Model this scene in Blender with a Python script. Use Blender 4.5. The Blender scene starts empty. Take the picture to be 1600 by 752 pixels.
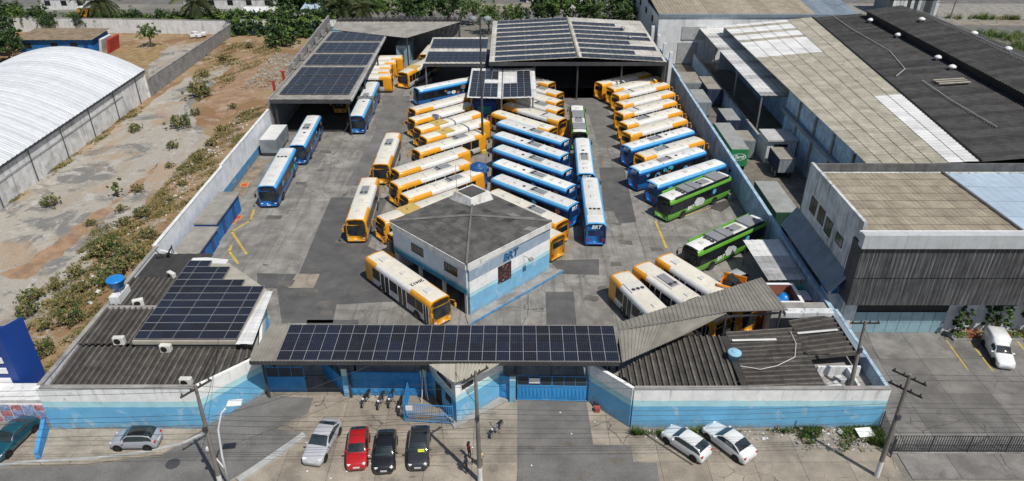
import bpy, bmesh, math, random
from mathutils import Vector, Matrix, Euler
random.seed(7)
SC = bpy.context.scene
COL = SC.collection
PI = math.pi
# ---------------------------------------------------------------- camera, sky, sun, exposure
cam_d = bpy.data.cameras.new('camera'); cam = bpy.data.objects.new('camera', cam_d); COL.objects.link(cam)
cam.location = (0, 0, 43); cam.rotation_euler = (math.radians(60), 0, 0)
cam_d.sensor_width = 36; cam_d.lens = 36*1126/1600; cam_d.clip_end = 3000; cam_d.clip_start = 0.5
SC.camera = cam
SUN_TO = Vector((0.40, -0.47, 1.0)).normalized()          # direction towards the sun
world = bpy.data.worlds.new('World'); SC.world = world; world.use_nodes = True
wn = world.node_tree; wn.nodes.clear()
sky = wn.nodes.new('ShaderNodeTexSky'); sky.sky_type = 'NISHITA'; sky.sun_disc = False
sky.sun_elevation = math.asin(SUN_TO.z); sky.sun_rotation = math.atan2(SUN_TO.x, SUN_TO.y)
sky.air_density = 1.0; sky.dust_density = 1.2; sky.ozone_density = 1.0
bg = wn.nodes.new('ShaderNodeBackground'); bg.inputs[1].default_value = 0.075
wo = wn.nodes.new('ShaderNodeOutputWorld')
wn.links.new(sky.outputs[0], bg.inputs[0]); wn.links.new(bg.outputs[0], wo.inputs[0])
sun_d = bpy.data.lights.new('sun', 'SUN'); sun_d.energy = 4.0; sun_d.angle = math.radians(0.53); sun_d.color = (1.0, 0.955, 0.88)
sun = bpy.data.objects.new('sun', sun_d); COL.objects.link(sun)
sun.rotation_euler = (-SUN_TO).to_track_quat('-Z', 'Y').to_euler(); sun.location = (60, -60, 150)
SC.view_settings.view_transform = 'Standard'; SC.view_settings.look = 'None'
SC.view_settings.exposure = 0.0; SC.view_settings.gamma = 1.0; SC.view_settings.use_curve_mapping = False
SC.cycles.max_bounces = 6; SC.cycles.diffuse_bounces = 3; SC.cycles.glossy_bounces = 3; SC.cycles.transparent_max_bounces = 6

# ---------------------------------------------------------------- geometry helpers
def V(*a): return Vector(a)
def origin_of(o):
    v = Vector((0, 0, 0))
    while o is not None:
        v += o.location; o = o.parent
    return v
class MB:
    """collects shapes in world coordinates and links them as ONE mesh object"""
    def __init__(s): s.v = []; s.f = []; s.m = []
    def add(s, vs, fs, mi=0):
        b = len(s.v); s.v += [tuple(p) for p in vs]
        for k, f in enumerate(fs):
            s.f.append(tuple(b+i for i in f)); s.m.append(mi[k] if isinstance(mi, (list, tuple)) else mi)
        return s
    def box(s, x0, x1, y0, y1, z0, z1, mi=0):
        return s.add([(x0,y0,z0),(x1,y0,z0),(x1,y1,z0),(x0,y1,z0),(x0,y0,z1),(x1,y0,z1),(x1,y1,z1),(x0,y1,z1)],
                     [(3,2,1,0),(4,5,6,7),(0,1,5,4),(1,2,6,5),(2,3,7,6),(3,0,4,7)], mi)
    def obox(s, c, sx, sy, sz, rz=0.0, mi=0, rx=0.0, ry=0.0):
        R = Euler((rx, ry, rz)).to_matrix(); c = Vector(c)
        vs = [c + R @ Vector((a*sx/2, b*sy/2, d*sz/2)) for a, b, d in ((-1,-1,-1),(1,-1,-1),(1,1,-1),(-1,1,-1),(-1,-1,1),(1,-1,1),(1,1,1),(-1,1,1))]
        return s.add(vs, [(3,2,1,0),(4,5,6,7),(0,1,5,4),(1,2,6,5),(2,3,7,6),(3,0,4,7)], mi)
    def prism(s, poly, z0, z1, mi=0, top=None):
        n = len(poly)
        a = sum(poly[i][0]*poly[(i+1) % n][1]-poly[(i+1) % n][0]*poly[i][1] for i in range(n))
        if a < 0: poly = poly[::-1]
        zt = z1 if isinstance(z1, (list, tuple)) else [z1]*n
        if a < 0 and isinstance(z1, (list, tuple)): zt = list(z1)[::-1]
        vs = [(p[0], p[1], z0) for p in poly] + [(p[0], p[1], zt[i]) for i, p in enumerate(poly)]
        fs = [tuple(range(n-1, -1, -1)), tuple(range(n, 2*n))] + [(i, (i+1) % n, n+(i+1) % n, n+i) for i in range(n)]
        return s.add(vs, fs, [mi, mi if top is None else top] + [mi]*n)
    def slab(s, a, b, c, d, t, mi=0):
        """quad a,b,c,d thickened downwards (against its normal) by t"""
        a, b, c, d = map(Vector, (a, b, c, d)); n = (b-a).cross(d-a).normalized()
        if n.z < 0: n = -n
        vs = [p - n*t for p in (a, b, c, d)] + [a, b, c, d]
        fs = [(3,2,1,0),(4,5,6,7),(0,1,5,4),(1,2,6,5),(2,3,7,6),(3,0,4,7)]
        if (b-a).cross(d-a).z < 0: fs = [f[::-1] for f in fs]
        return s.add(vs, fs, mi)
    def wall(s, p, q, t, z0, z1, mi=0):
        p = Vector((p[0], p[1], 0)); q = Vector((q[0], q[1], 0)); d = (q-p).normalized(); n = Vector((-d.y, d.x, 0))*t/2
        za, zb = z1 if isinstance(z1, (list, tuple)) else (z1, z1)
        return s.prism([(p+n)[:2], (p-n)[:2], (q-n)[:2], (q+n)[:2]], z0, [za, za, zb, zb], mi)
    def tube(s, p, q, r0, r1=None, n=8, mi=0):
        p = Vector(p); q = Vector(q); r1 = r0 if r1 is None else r1
        d = (q-p).normalized(); u = d.orthogonal().normalized(); w = d.cross(u)
        vs = []
        for c, r in ((p, r0), (q, r1)):
            vs += [c + (u*math.cos(2*PI*i/n)+w*math.sin(2*PI*i/n))*r for i in range(n)]
        return s.add(vs, [(i, (i+1) % n, n+(i+1) % n, n+i) for i in range(n)] + [tuple(range(n-1, -1, -1)), tuple(range(n, 2*n))], mi)
    def path(s, pts, r, n=5, mi=0):
        pts = [Vector(p) for p in pts]; vs = []; fs = []
        for k, p in enumerate(pts):
            d = (pts[min(k+1, len(pts)-1)]-pts[max(k-1, 0)]).normalized()
            u = d.cross(Vector((0, 0, 1)))
            u = u.normalized() if u.length > 1e-3 else Vector((1, 0, 0)); w = d.cross(u)
            rr = r[k] if isinstance(r, (list, tuple)) else r
            vs += [p + (u*math.cos(2*PI*i/n)+w*math.sin(2*PI*i/n))*rr for i in range(n)]
        for k in range(len(pts)-1):
            fs += [(k*n+i, k*n+(i+1) % n, (k+1)*n+(i+1) % n, (k+1)*n+i) for i in range(n)]
        fs += [tuple(range(n-1, -1, -1)), tuple(range((len(pts)-1)*n, len(pts)*n))]
        return s.add(vs, fs, mi)
    def lathe(s, c, prof, n=16, axis='z', mi=0):
        """prof: list of (radius, height); mi may be a list, one entry for each ring of faces"""
        vs = []; c = Vector(c)
        for r, h in prof:
            for i in range(n):
                a = 2*PI*i/n; x, y = r*math.cos(a), r*math.sin(a)
                vs.append(c + (Vector((x, y, h)) if axis == 'z' else Vector((x, h, y)) if axis == 'y' else Vector((h, x, y))))
        fs = []; ms = []
        for k in range(len(prof)-1):
            for i in range(n):
                fs.append((k*n+i, k*n+(i+1) % n, (k+1)*n+(i+1) % n, (k+1)*n+i)); ms.append(mi[k] if isinstance(mi, (list, tuple)) else mi)
        fs += [tuple(range(n-1, -1, -1)), tuple(range((len(prof)-1)*n, len(prof)*n))]
        ms += [mi[0], mi[-1]] if isinstance(mi, (list, tuple)) else [mi, mi]
        if axis == 'y': fs = [f[::-1] for f in fs]
        return s.add(vs, fs, ms)
    def build(s, name, mats, parent=None, smooth=False, bevel=0.0):
        off = origin_of(parent) if parent else Vector((0, 0, 0))
        me = bpy.data.meshes.new(name)
        me.from_pydata([(x-off.x, y-off.y, z-off.z) for x, y, z in s.v], [], s.f)
        for m in (mats if isinstance(mats, (list, tuple)) else [mats]): me.materials.append(m)
        me.polygons.foreach_set('material_index', s.m)
        if smooth: me.polygons.foreach_set('use_smooth', [True]*len(me.polygons))
        me.update()
        if bevel:
            bm = bmesh.new(); bm.from_mesh(me)
            bmesh.ops.bevel(bm, geom=[e for e in bm.edges if e.calc_face_angle(0) > 0.6], offset=bevel, segments=1, affect='EDGES', clamp_overlap=True)
            bm.to_mesh(me); bm.free()
        o = bpy.data.objects.new(name, me); COL.objects.link(o); o.parent = parent
        return o
def tag(o, label, cat, group=None):
    o['label'] = label; o['category'] = cat
    if group: o['group'] = group
    return o
def struct(o): o['kind'] = 'structure'; return o
def stuff(o): o['kind'] = 'stuff'; return o
def thing(name, label, cat, loc=(0, 0, 0), rz=0.0, group=None):
    o = bpy.data.objects.new(name, None); COL.objects.link(o); o.empty_display_size = 0.3
    o.location = loc; o.rotation_euler = (0, 0, rz)
    return tag(o, label, cat, group)
KIDS = {}
def kids(o):
    return [c for c in bpy.data.objects if c.parent is o]
def tree_list(root):
    """thing, parts and sub-parts, read once so that copying stays cheap"""
    allo = list(bpy.data.objects); by = {}
    for c in allo:
        if c.parent: by.setdefault(c.parent.name, []).append(c)
    return by
def copy_tree(o, by, parent=None):
    c = o.copy(); COL.objects.link(c); c.parent = parent
    for ch in by.get(o.name, []): copy_tree(ch, by, c)
    return c
def dup(root, by, loc, rz, label=None, group=None, scale=None):
    c = copy_tree(root, by)
    c.location = loc; c.rotation_euler = (0, 0, rz)
    if scale: c.scale = (scale,)*3 if not isinstance(scale, (list, tuple)) else scale
    if label: c['label'] = label
    if group: c['group'] = group
    return c
def inst(mesh_obj, parent, loc, rot=(0, 0, 0), scale=None):
    """another piece sharing the mesh of a piece"""
    c = mesh_obj.copy(); COL.objects.link(c); c.parent = parent; c.location = loc; c.rotation_euler = rot
    if scale: c.scale = scale
    return c
def text_mesh(name, body, size, mat, depth=0.01, parent=None, M=None, shear=0.0):
    cu = bpy.data.curves.new(name, 'FONT'); cu.body = body; cu.size = size; cu.extrude = depth; cu.align_x = 'CENTER'; cu.align_y = 'CENTER'; cu.shear = shear; cu.resolution_u = 3
    cu.offset = size*0.02
    t = bpy.data.objects.new(name, cu); COL.objects.link(t)
    bpy.context.view_layer.update()
    me = bpy.data.meshes.new_from_object(t.evaluated_get(bpy.context.evaluated_depsgraph_get()))
    bpy.data.objects.remove(t)
    me.materials.clear(); me.materials.append(mat)
    if M is not None:
        if parent is not None: M = Matrix.Translation(-origin_of(parent)) @ M
        me.transform(M)
    o = bpy.data.objects.new(name, me); COL.objects.link(o); o.parent = parent
    return o
def frame(o, x, z):
    """matrix with local x along x, local y along z-ish, at o: for lettering on walls"""
    x = Vector(x).normalized(); y = Vector(z).normalized(); n = x.cross(y).normalized()
    return Matrix.Translation(Vector(o)) @ Matrix((x, y, n)).transposed().to_4x4()
def lerp(a, b, t): return Vector(a)*(1-t) + Vector(b)*t
def bil(A, B, C, D, u, v): return lerp(lerp(A, B, u), lerp(D, C, u), v)
def roof_sheets(parent, A, B, C, D, n, m, mats, rib=0.05, name='roof_sheet', lift=0.03, waves=1, skip=None, gap=0.0, valley=None):
    """A-B eave, D-C ridge: n sheets along the eave, m rows up the slope, each sheet an object with ribs and an overlap"""
    A, B, C, D = map(Vector, (A, B, C, D)); nrm = (B-A).cross(D-A).normalized()
    if nrm.z < 0: nrm = -nrm
    out = []
    for j in range(m):
        for i in range(n):
            if skip and skip(i, j): continue
            b = MB(); us = []
            for w in range(waves):
                for t, h in ((0, 0), (.22, 0), (.36, 1), (.64, 1), (.78, 0)): us.append(((w+t)/waves, h))
            us.append((1.0, 0))
            v0 = j/m; v1 = min(1.0, (j+1)/m + (0.12/m if j < m-1 else 0))
            row = []
            for u, h in us:
                uu = (i + u*(1-gap))/n
                p0 = bil(A, B, C, D, uu, v0) + nrm*(h*rib + lift); p1 = bil(A, B, C, D, uu, v1) + nrm*h*rib
                row.append((p0, p1))
            vs = [r[0] for r in row] + [r[1] for r in row]; k = len(row)
            flip = (B-A).cross(D-A).z < 0
            fs = [(q, q+1, k+q+1, k+q) if not flip else (k+q, k+q+1, q+1, q) for q in range(k-1)]
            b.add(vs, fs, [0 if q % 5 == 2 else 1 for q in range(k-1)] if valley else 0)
            mt = mats(i, j) if callable(mats) else mats
            out.append(b.build(name, [mt, valley] if valley else mt, parent))
    return out

# ---------------------------------------------------------------- procedural materials
class NT:
    def __init__(s, name):
        s.mat = bpy.data.materials.new(name); s.mat.use_nodes = True; s.t = s.mat.node_tree; s.t.nodes.clear()
        s.out = s.n('OutputMaterial'); s.bsdf = s.n('BsdfPrincipled'); s.l(s.bsdf.outputs[0], s.out.inputs[0])
    def n(s, k, **kw):
        x = s.t.nodes.new('ShaderNode'+k)
        for a, b in kw.items(): setattr(x, a, b)
        return x
    def l(s, a, b): s.t.links.new(a, b)
    def val(s, sock, v):
        if isinstance(v, (int, float)): sock.default_value = v
        elif isinstance(v, (tuple, list)): sock.default_value = (*v, 1) if len(v) == 3 and len(sock.default_value) == 4 else v
        else: s.l(v, sock)
    def math(s, op, a, b=0.0, clamp=False):
        x = s.n('Math', operation=op, use_clamp=clamp); s.val(x.inputs[0], a); s.val(x.inputs[1], b); return x.outputs[0]
    def pos(s): return s.n('NewGeometry').outputs['Position']
    def objc(s): return s.n('TexCoord').outputs['Object']
    def mapv(s, v, scale): 
        x = s.n('Mapping'); s.l(v, x.inputs[0]); x.inputs['Scale'].default_value = scale; return x.outputs[0]
    def noise(s, v, scale, detail=5, rough=.55, dist=0.0):
        x = s.n('TexNoise'); s.l(v, x.inputs['Vector']); x.inputs['Scale'].default_value = scale; x.inputs['Detail'].default_value = detail
        x.inputs['Roughness'].default_value = rough; x.inputs['Distortion'].default_value = dist; return x.outputs[0]
    def ramp(s, f, a, b, va=0.0, vb=1.0):
        x = s.n('MapRange', interpolation_type='SMOOTHSTEP'); s.val(x.inputs[0], f); x.inputs[1].default_value = a; x.inputs[2].default_value = b
        x.inputs[3].default_value = va; x.inputs[4].default_value = vb; return x.outputs[0]
    def mix(s, f, a, b, mode='MIX'):
        x = s.n('MixRGB', blend_type=mode); s.val(x.inputs[0], f); s.val(x.inputs[1], a); s.val(x.inputs[2], b); return x.outputs[0]
    def grey(s, f):
        x = s.n('CombineColor'); [s.val(x.inputs[i], f) for i in range(3)]; return x.outputs[0]
    def sep(s, v):
        x = s.n('SeparateXYZ'); s.l(v, x.inputs[0]); return x.outputs
    def rnd(s): return s.n('ObjectInfo').outputs['Random']
    def bump(s, h, strength=.3, dist=.02):
        x = s.n('Bump'); s.l(h, x.inputs['Height']); x.inputs['Strength'].default_value = strength; x.inputs['Distance'].default_value = dist
        s.l(x.outputs[0], s.bsdf.inputs['Normal'])
    def done(s, col, rough=.7, metal=0.0, spec=.5, coat=0.0):
        s.val(s.bsdf.inputs['Base Color'], col); s.val(s.bsdf.inputs['Roughness'], rough); s.val(s.bsdf.inputs['Metallic'], metal)
        s.bsdf.inputs['Specular IOR Level'].default_value = spec; s.bsdf.inputs['Coat Weight'].default_value = coat; s.bsdf.inputs['Coat Roughness'].default_value = .08
        return s.mat
MATS = {}
def pm(name, col, rough=.75, var=.18, scale=.8, stain=None, stain_amt=.5, stain_scale=.25, stain_lo=.52, stain_hi=.68, streak=0.0, streak_col=None, rnd=0.0,
       bump=.15, bscale=14, metal=0.0, spec=.4, coat=0.0, wave=None, speck=0.0, sfreq=2.2, crack=0.0, tracks=0.0):
    """weathered surface: base colour, fine and coarse variation, stains with a shape of their own, run-down streaks, piece-to-piece variation"""
    if name in MATS: return MATS[name]
    g = NT(name); p = g.pos(); c = col
    if rnd:
        r = g.rnd(); c = g.mix(1.0, c, g.grey(g.ramp(r, 0, 1, 1-rnd, 1+rnd)), 'MULTIPLY')
    c = g.mix(1.0, c, g.grey(g.ramp(g.noise(p, scale, 7, .6), .25, .75, 1-var, 1+var)), 'MULTIPLY')
    if speck: c = g.mix(1.0, c, g.grey(g.ramp(g.noise(p, 9.0, 3, .7), .3, .7, 1-speck, 1+speck)), 'MULTIPLY')
    if stain: c = g.mix(g.math('MULTIPLY', g.ramp(g.noise(p, stain_scale, 8, .65, .4), stain_lo, stain_hi), stain_amt), c, stain)
    if tracks:
        s = g.noise(g.mapv(p, (1.6, .10, 1)), 1.0, 5, .65, .3); c = g.mix(g.math('MULTIPLY', g.ramp(s, .5, .66), tracks), c, (.09, .085, .08))
    if crack:
        v = g.n('TexVoronoi', feature='DISTANCE_TO_EDGE'); x = g.n('VectorMath', operation='ADD'); g.l(p, x.inputs[0]); nn = g.n('TexNoise'); g.l(p, nn.inputs['Vector']); nn.inputs['Scale'].default_value = .9; nn.inputs['Detail'].default_value = 6; g.l(nn.outputs[1], x.inputs[1]); g.l(x.outputs[0], v.inputs['Vector']); v.inputs['Scale'].default_value = .33
        k = g.math('MULTIPLY', g.ramp(v.outputs['Distance'], .006, .014, 1, 0), g.ramp(g.noise(p, .13, 3), .5, .58)); c = g.mix(g.math('MULTIPLY', k, crack), c, (.06, .055, .05))
    if streak:
        s = g.noise(g.mapv(p, (sfreq, sfreq, .16)), 1.0, 6, .7)
        c = g.mix(g.math('MULTIPLY', g.ramp(s, .5, .68), streak), c, streak_col or (.12, .115, .11))
    if wave:
        d, f, st = wave; x = g.n('VectorMath', operation='DOT_PRODUCT'); g.l(p, x.inputs[0]); x.inputs[1].default_value = d
        h = g.math('SINE', g.math('MULTIPLY', x.outputs['Value'], f)); g.bump(h, st, .03)
    elif bump: g.bump(g.noise(p, bscale, 4), bump, .03)
    MATS[name] = g.done(c, rough, metal, spec, coat); return MATS[name]
def banded_wall(name, bands, streak=.5):
    """masonry painted in horizontal bands: list of (upper height, colour); chipped and dirty"""
    g = NT(name); p = g.pos(); z = g.sep(p)[2]
    zz = g.math('ADD', z, g.math('MULTIPLY', g.math('SUBTRACT', g.noise(p, .8, 5), .5), .17)); c = bands[0][1]
    for k in range(1, len(bands)): c = g.mix(g.math('GREATER_THAN', zz, bands[k-1][0]), c, bands[k][1])
    c = g.mix(1.0, c, g.grey(g.ramp(g.noise(p, .9, 7, .65), .25, .75, .88, 1.1)), 'MULTIPLY')
    c = g.mix(g.math('MULTIPLY', g.ramp(g.noise(p, .55, 8, .7, .6), .54, .62), .42), c, (.56, .65, .70))
    c = g.mix(g.math('MULTIPLY', g.ramp(g.noise(p, 1.6, 7, .7, .5), .62, .66), .7), c, (.40, .40, .38))
    s = g.noise(g.mapv(p, (1.6, 1.6, .12)), 1.0, 6, .72)
    c = g.mix(g.math('MULTIPLY', g.math('MULTIPLY', g.ramp(s, .52, .66), g.ramp(z, bands[-1][0]-2.4, bands[-1][0])), streak), c, (.16, .16, .16))
    c = g.mix(g.math('MULTIPLY', g.ramp(g.noise(p, 3.0, 4), .35, .6), g.ramp(z, .8, .0, 0, .8)), c, (.25, .22, .18))
    g.bump(g.noise(p, 10, 4), .2, .02)
    MATS[name] = g.done(c, .8, 0, .3); return MATS[name]
WHITE = (.82, .83, .82); CYAN = (.42, .70, .76); SKYB = (.15, .43, .68)
m_street_wall = banded_wall('painted_street_wall', [(2.35, SKYB), (2.95, CYAN), (4.6, WHITE)])
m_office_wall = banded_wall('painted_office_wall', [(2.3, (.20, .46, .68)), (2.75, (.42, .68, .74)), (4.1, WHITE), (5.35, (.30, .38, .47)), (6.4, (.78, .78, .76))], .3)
m_office_shade = banded_wall('office_upper_in_shade', [(3.1, (.06, .27, .42)), (3.35, (.2, .5, .6)), (6.5, (.60, .66, .72))], .3)  # top band: white paint with blue-grey shade mixed into its colour
m_yard_wall = banded_wall('painted_yard_wall', [(1.25, (.08, .28, .52)), (4.6, (.78, .80, .82))], .45)
m_side_wall = pm('old_blue_grey_wall', (.37, .51, .63), var=.25, stain=(.2, .25, .31), stain_amt=.6, stain_scale=.5, streak=.5, streak_col=(.07, .08, .09))
m_white_wall = pm('white_render', (.70, .71, .71), var=.12, streak=.45, streak_col=(.25, .25, .25))
m_dirty_white = pm('dirty_white_render', (.60, .62, .63), var=.2, streak=.85, streak_col=(.09, .09, .09), stain=(.22, .22, .21), stain_amt=.6)
m_vault_wall = pm('old_white_render', (.68, .68, .67), var=.2, stain=(.36, .34, .31), stain_amt=.7, stain_scale=.35, streak=.5, streak_col=(.2, .19, .18))
m_block = pm('grey_block_wall', (.25, .245, .24), var=.25, stain=(.16, .155, .15), stain_amt=.7, stain_scale=.6, bscale=4, bump=.4)
m_concrete = pm('old_concrete', (.30, .29, .275), var=.25, stain=(.13, .125, .12), stain_amt=.7, speck=.12)
m_slab = pm('yard_concrete', (.235, .226, .207), crack=.8, tracks=.45, var=.3, scale=.5, rnd=.12, stain=(.135, .128, .118), stain_amt=.75, stain_scale=.35, stain_lo=.5, stain_hi=.7, speck=.18, bump=.1)
m_joint = pm('concrete_joint', (.075, .07, .064), var=.2)
m_fore = pm('forecourt_concrete', (.285, .25, .203), crack=.8, var=.28, scale=.45, rnd=.1, stain=(.17, .15, .125), stain_amt=.75, stain_scale=.3, speck=.16, bump=.1)
m_lotslab = pm('parking_concrete', (.18, .173, .163), crack=.8, var=.28, scale=.5, rnd=.2, stain=(.11, .105, .1), stain_amt=.75, stain_scale=.4, speck=.15, bump=.1)
m_asph = pm('asphalt', (.098, .097, .097), var=.24, scale=.5, stain=(.15, .147, .142), stain_amt=.6, stain_scale=.3, speck=.2, rough=.9)
m_asph2 = pm('worn_asphalt', (.155, .15, .143), var=.24, scale=.4, stain=(.1, .1, .1), stain_amt=.6, stain_scale=.25, speck=.2, rough=.9)
m_truckyard = pm('truck_yard_dirt', (.17, .15, .125), var=.3, stain=(.075, .07, .065), stain_amt=.8, stain_scale=.3, speck=.2)
m_ground = pm('city_ground', (.20, .19, .165), var=.3, scale=.1, stain=(.10, .12, .06), stain_amt=.8, stain_scale=.03, speck=.2)
def lot_mat():
    g = NT('vacant_lot_soil'); p = g.pos()
    a = g.noise(p, .11, 9, .62, .5); b = g.noise(p, .35, 8, .65, .8); d = g.noise(p, 1.7, 6, .7)
    c = g.mix(g.ramp(a, .42, .58), (.315, .225, .135), (.25, .155, .085))
    c = g.mix(g.math('MULTIPLY', g.ramp(b, .54, .66), .8), c, (.42, .38, .32))
    c = g.mix(g.math('MULTIPLY', g.ramp(d, .56, .7), .55), c, (.13, .12, .06))
    c = g.mix(1.0, c, g.grey(g.ramp(g.noise(p, 6, 5, .7), .25, .75, .72, 1.25)), 'MULTIPLY')
    g.bump(g.noise(p, 2.5, 8, .7), .6, .12); return g.done(c, .95, 0, .2)
m_lot = lot_mat()
def slabpath_mat():
    g = NT('broken_concrete_pavement'); p = g.pos()
    a = g.noise(p, .16, 9, .68, .9); b = g.noise(p, .7, 7, .7)
    c = g.mix(g.ramp(a, .42, .50), (.20, .195, .185), (.37, .345, .30)); c = g.mix(g.math('MULTIPLY', g.ramp(g.noise(p, .42, 8, .7, 1.2), .55, .62), .8), c, (.46, .44, .41)); c = g.mix(g.math('MULTIPLY', g.ramp(g.noise(g.mapv(p, (.5, .11, 1)), 1.0, 7, .65, .7), .52, .62), .5), c, (.33, .265, .19))
    c = g.mix(g.math('MULTIPLY', g.ramp(g.noise(p, .09, 7, .6, .6), .53, .62), .75), c, (.37, .27, .18))
    c = g.mix(g.math('MULTIPLY', g.ramp(b, .55, .72), .6), c, (.15, .145, .13))
    c = g.mix(1.0, c, g.grey(g.ramp(g.noise(p, 5, 5, .7), .25, .75, .8, 1.18)), 'MULTIPLY')
    g.bump(g.noise(p, 3, 7, .7), .4, .06); return g.done(c, .92, 0, .2)
m_oldslab = slabpath_mat()
m_red_earth = pm('red_earth', (.31, .20, .125), var=.3, scale=.6, stain=(.38, .30, .22), stain_amt=.8, stain_scale=.35, speck=.25, bump=.4, bscale=4)
m_dry = pm('dry_grass_earth', (.29, .20, .095), var=.35, scale=.8, stain=(.36, .30, .22), stain_amt=.7, speck=.25, bump=.4, bscale=5)
# roofs
m_black_valley = pm('dark_sheet_valley', (.056, .052, .047), var=.35, scale=1.2, rnd=.2, stain=(.07, .065, .06), stain_amt=.6, stain_scale=.8, rough=.9)  # darker than the rib tops, for valleys and rib sides
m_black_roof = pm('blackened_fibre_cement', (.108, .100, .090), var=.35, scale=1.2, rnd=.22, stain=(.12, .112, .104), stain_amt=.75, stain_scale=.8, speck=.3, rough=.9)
m_dark_sheet = pm('dark_coated_sheet', (.046, .044, .043), var=.35, rnd=.3, stain=(.065, .063, .062), stain_amt=.7, stain_scale=.4, rough=.8, speck=.2)
m_office_roof = pm('grey_fibre_cement', (.098, .095, .091), var=.3, rnd=.16, stain=(.055, .053, .05), stain_amt=.7, stain_scale=.7, speck=.15, rough=.9)
m_patch_dark = pm('darker_roof_sheet', (.045, .044, .043), var=.2)
m_patch_light = pm('paler_roof_sheet', (.21, .205, .195), var=.2)
m_beige_sheet = pm('beige_metal_sheet', (.365, .345, .285), var=.14, rnd=.07, stain=(.26, .235, .18), stain_amt=.5, wave=None, rough=.6)
m_canopy_sheet = pm('weathered_canopy_sheet', (.235, .222, .192), var=.16, rnd=.08, stain=(.15, .14, .12), stain_amt=.5, rough=.65)
m_tile_beige = pm('old_cream_roof_sheet', (.36, .335, .27), var=.2, rnd=.10, stain=(.24, .215, .165), stain_amt=.7, stain_scale=.5, speck=.15, wave=((0, 1, 0), 26, .25))
m_tan_roof = pm('tan_roof_sheet', (.315, .275, .208), var=.2, rnd=.12, stain=(.25, .20, .135), stain_amt=.6, stain_scale=.35, wave=((1, 0, 0), 26, .3))
m_white_sheet = pm('white_metal_sheet', (.68, .68, .67), var=.1, rnd=.08, stain=(.45, .44, .42), stain_amt=.5, rough=.5)
m_vault = pm('white_vault_sheet', (.60, .625, .65), var=.07, rnd=.08, stain=(.60, .62, .64), stain_amt=.35, stain_scale=.15, rough=.5, wave=((0, 1, 0), 12, .5))
m_grey_sheet = pm('grey_metal_sheet', (.42, .42, .42), var=.15, rnd=.15, stain=(.22, .21, .2), stain_amt=.6, rough=.55)
m_bluegrey_sheet = pm('blue_grey_sheet', (.20, .245, .29), var=.15, rnd=.1, stain=(.12, .14, .16), stain_amt=.6, rough=.6)
m_blue_roof = pm('pale_blue_roof_sheet', (.40, .50, .60), var=.08, rnd=.06, stain=(.55, .6, .66), stain_amt=.4, rough=.5)
m_shed_roof = pm('concrete_roof_slab', (.29, .275, .25), var=.2, stain=(.16, .15, .14), stain_amt=.6)
m_clad = pm('dark_ribbed_cladding', (.062, .063, .066), var=.3, rnd=.08, streak=.6, streak_col=(.36, .355, .35), rough=.7, sfreq=9.0)
m_fascia = pm('pale_metal_fascia', (.50, .52, .53), var=.1, streak=.4, streak_col=(.3, .3, .3), rough=.5)
m_ridge = pm('ridge_cap', (.16, .155, .15), var=.25)
# paint, metal, glass
def paint(name, col, rough=.35, coat=.3, dirt=.12, metal=0.0):
    if name in MATS: return MATS[name]
    g = NT(name); p = g.objc(); q = g.pos()
    c = g.mix(1.0, col, g.grey(g.ramp(g.noise(q, 1.3, 6, .65), .25, .75, 1-dirt, 1+dirt*.5)), 'MULTIPLY')
    c = g.mix(g.math('MULTIPLY', g.ramp(g.noise(q, 3.1, 6, .7), .55, .8), dirt*1.6), c, (.20, .18, .15))
    MATS[name] = g.done(c, rough, metal, .5, coat); return MATS[name]
m_by = paint('bus_yellow', (.76, .34, .018)); m_bw = paint('bus_white', (.74, .74, .72)); m_bs = paint('bus_silver_white', (.60, .61, .62))
m_byroof = paint('bus_roof_ochre', (.55, .40, .12), .6, 0, .2); m_brgrey = paint('bus_roof_grey', (.30, .305, .31), .55, 0, .2)
m_bblue = paint('bus_blue', (.012, .135, .44)); m_bcyan = paint('bus_sky_blue', (.11, .42, .72)); m_bnavy = paint('bus_navy', (.012, .03, .09), .2, .5)
m_bgreen = paint('bus_green', (.125, .37, .04)); m_bblack = paint('bus_black', (.012, .012, .014), .2, .6)
m_unit = paint('roof_unit_grey', (.25, .26, .27), .55, 0); m_unit_dark = paint('roof_unit_grille', (.045, .047, .05), .6, 0); m_hatch = paint('roof_hatch_white', (.62, .61, .57), .5, 0)
def busroof(name, col):
    g = NT(name); q = g.pos(); c = g.mix(g.rnd(), col, tuple(v*.84 for v in col)); c = g.mix(1.0, c, g.grey(g.ramp(g.noise(q, 1.1, 6, .65), .25, .75, .9, 1.06)), 'MULTIPLY')
    c = g.mix(g.math('MULTIPLY', g.ramp(g.noise(q, 2.3, 7, .7, .5), .53, .72), .4), c, (.34, .30, .23)); MATS[name] = g.done(c, .55, 0, .35); return MATS[name]
m_broof = busroof('bus_roof_white', (.78, .78, .76)); m_bcream = busroof('bus_roof_cream', (.76, .72, .62))
def glass(name, col=(.012, .015, .018), rough=.08):
    g = NT(name); return g.done(g.mix(1.0, col, g.grey(g.ramp(g.noise(g.pos(), .8, 4), .3, .7, .6, 1.7)), 'MULTIPLY'), rough, 0, .35)
m_glass = glass('dark_glass', (.012, .015, .018), .18); m_carglass = glass('tinted_car_glass', (.022, .032, .035), .04); m_carglass.node_tree.nodes['Principled BSDF'].inputs['Specular IOR Level'].default_value = .9; m_screen = glass('windscreen_glass', (.022, .028, .032))
m_rubber = pm('tyre_rubber', (.018, .018, .018), var=.2, rough=.9, bump=0); m_rim = pm('wheel_rim', (.36, .36, .36), rough=.4, metal=.5, bump=0)
m_lamp = pm('headlamp_lens', (.72, .72, .70), rough=.15, bump=0); m_tail = pm('tail_lamp_red', (.45, .015, .012), rough=.25, bump=0); m_plate = pm('number_plate_white', (.62, .62, .60), bump=0)
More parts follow.
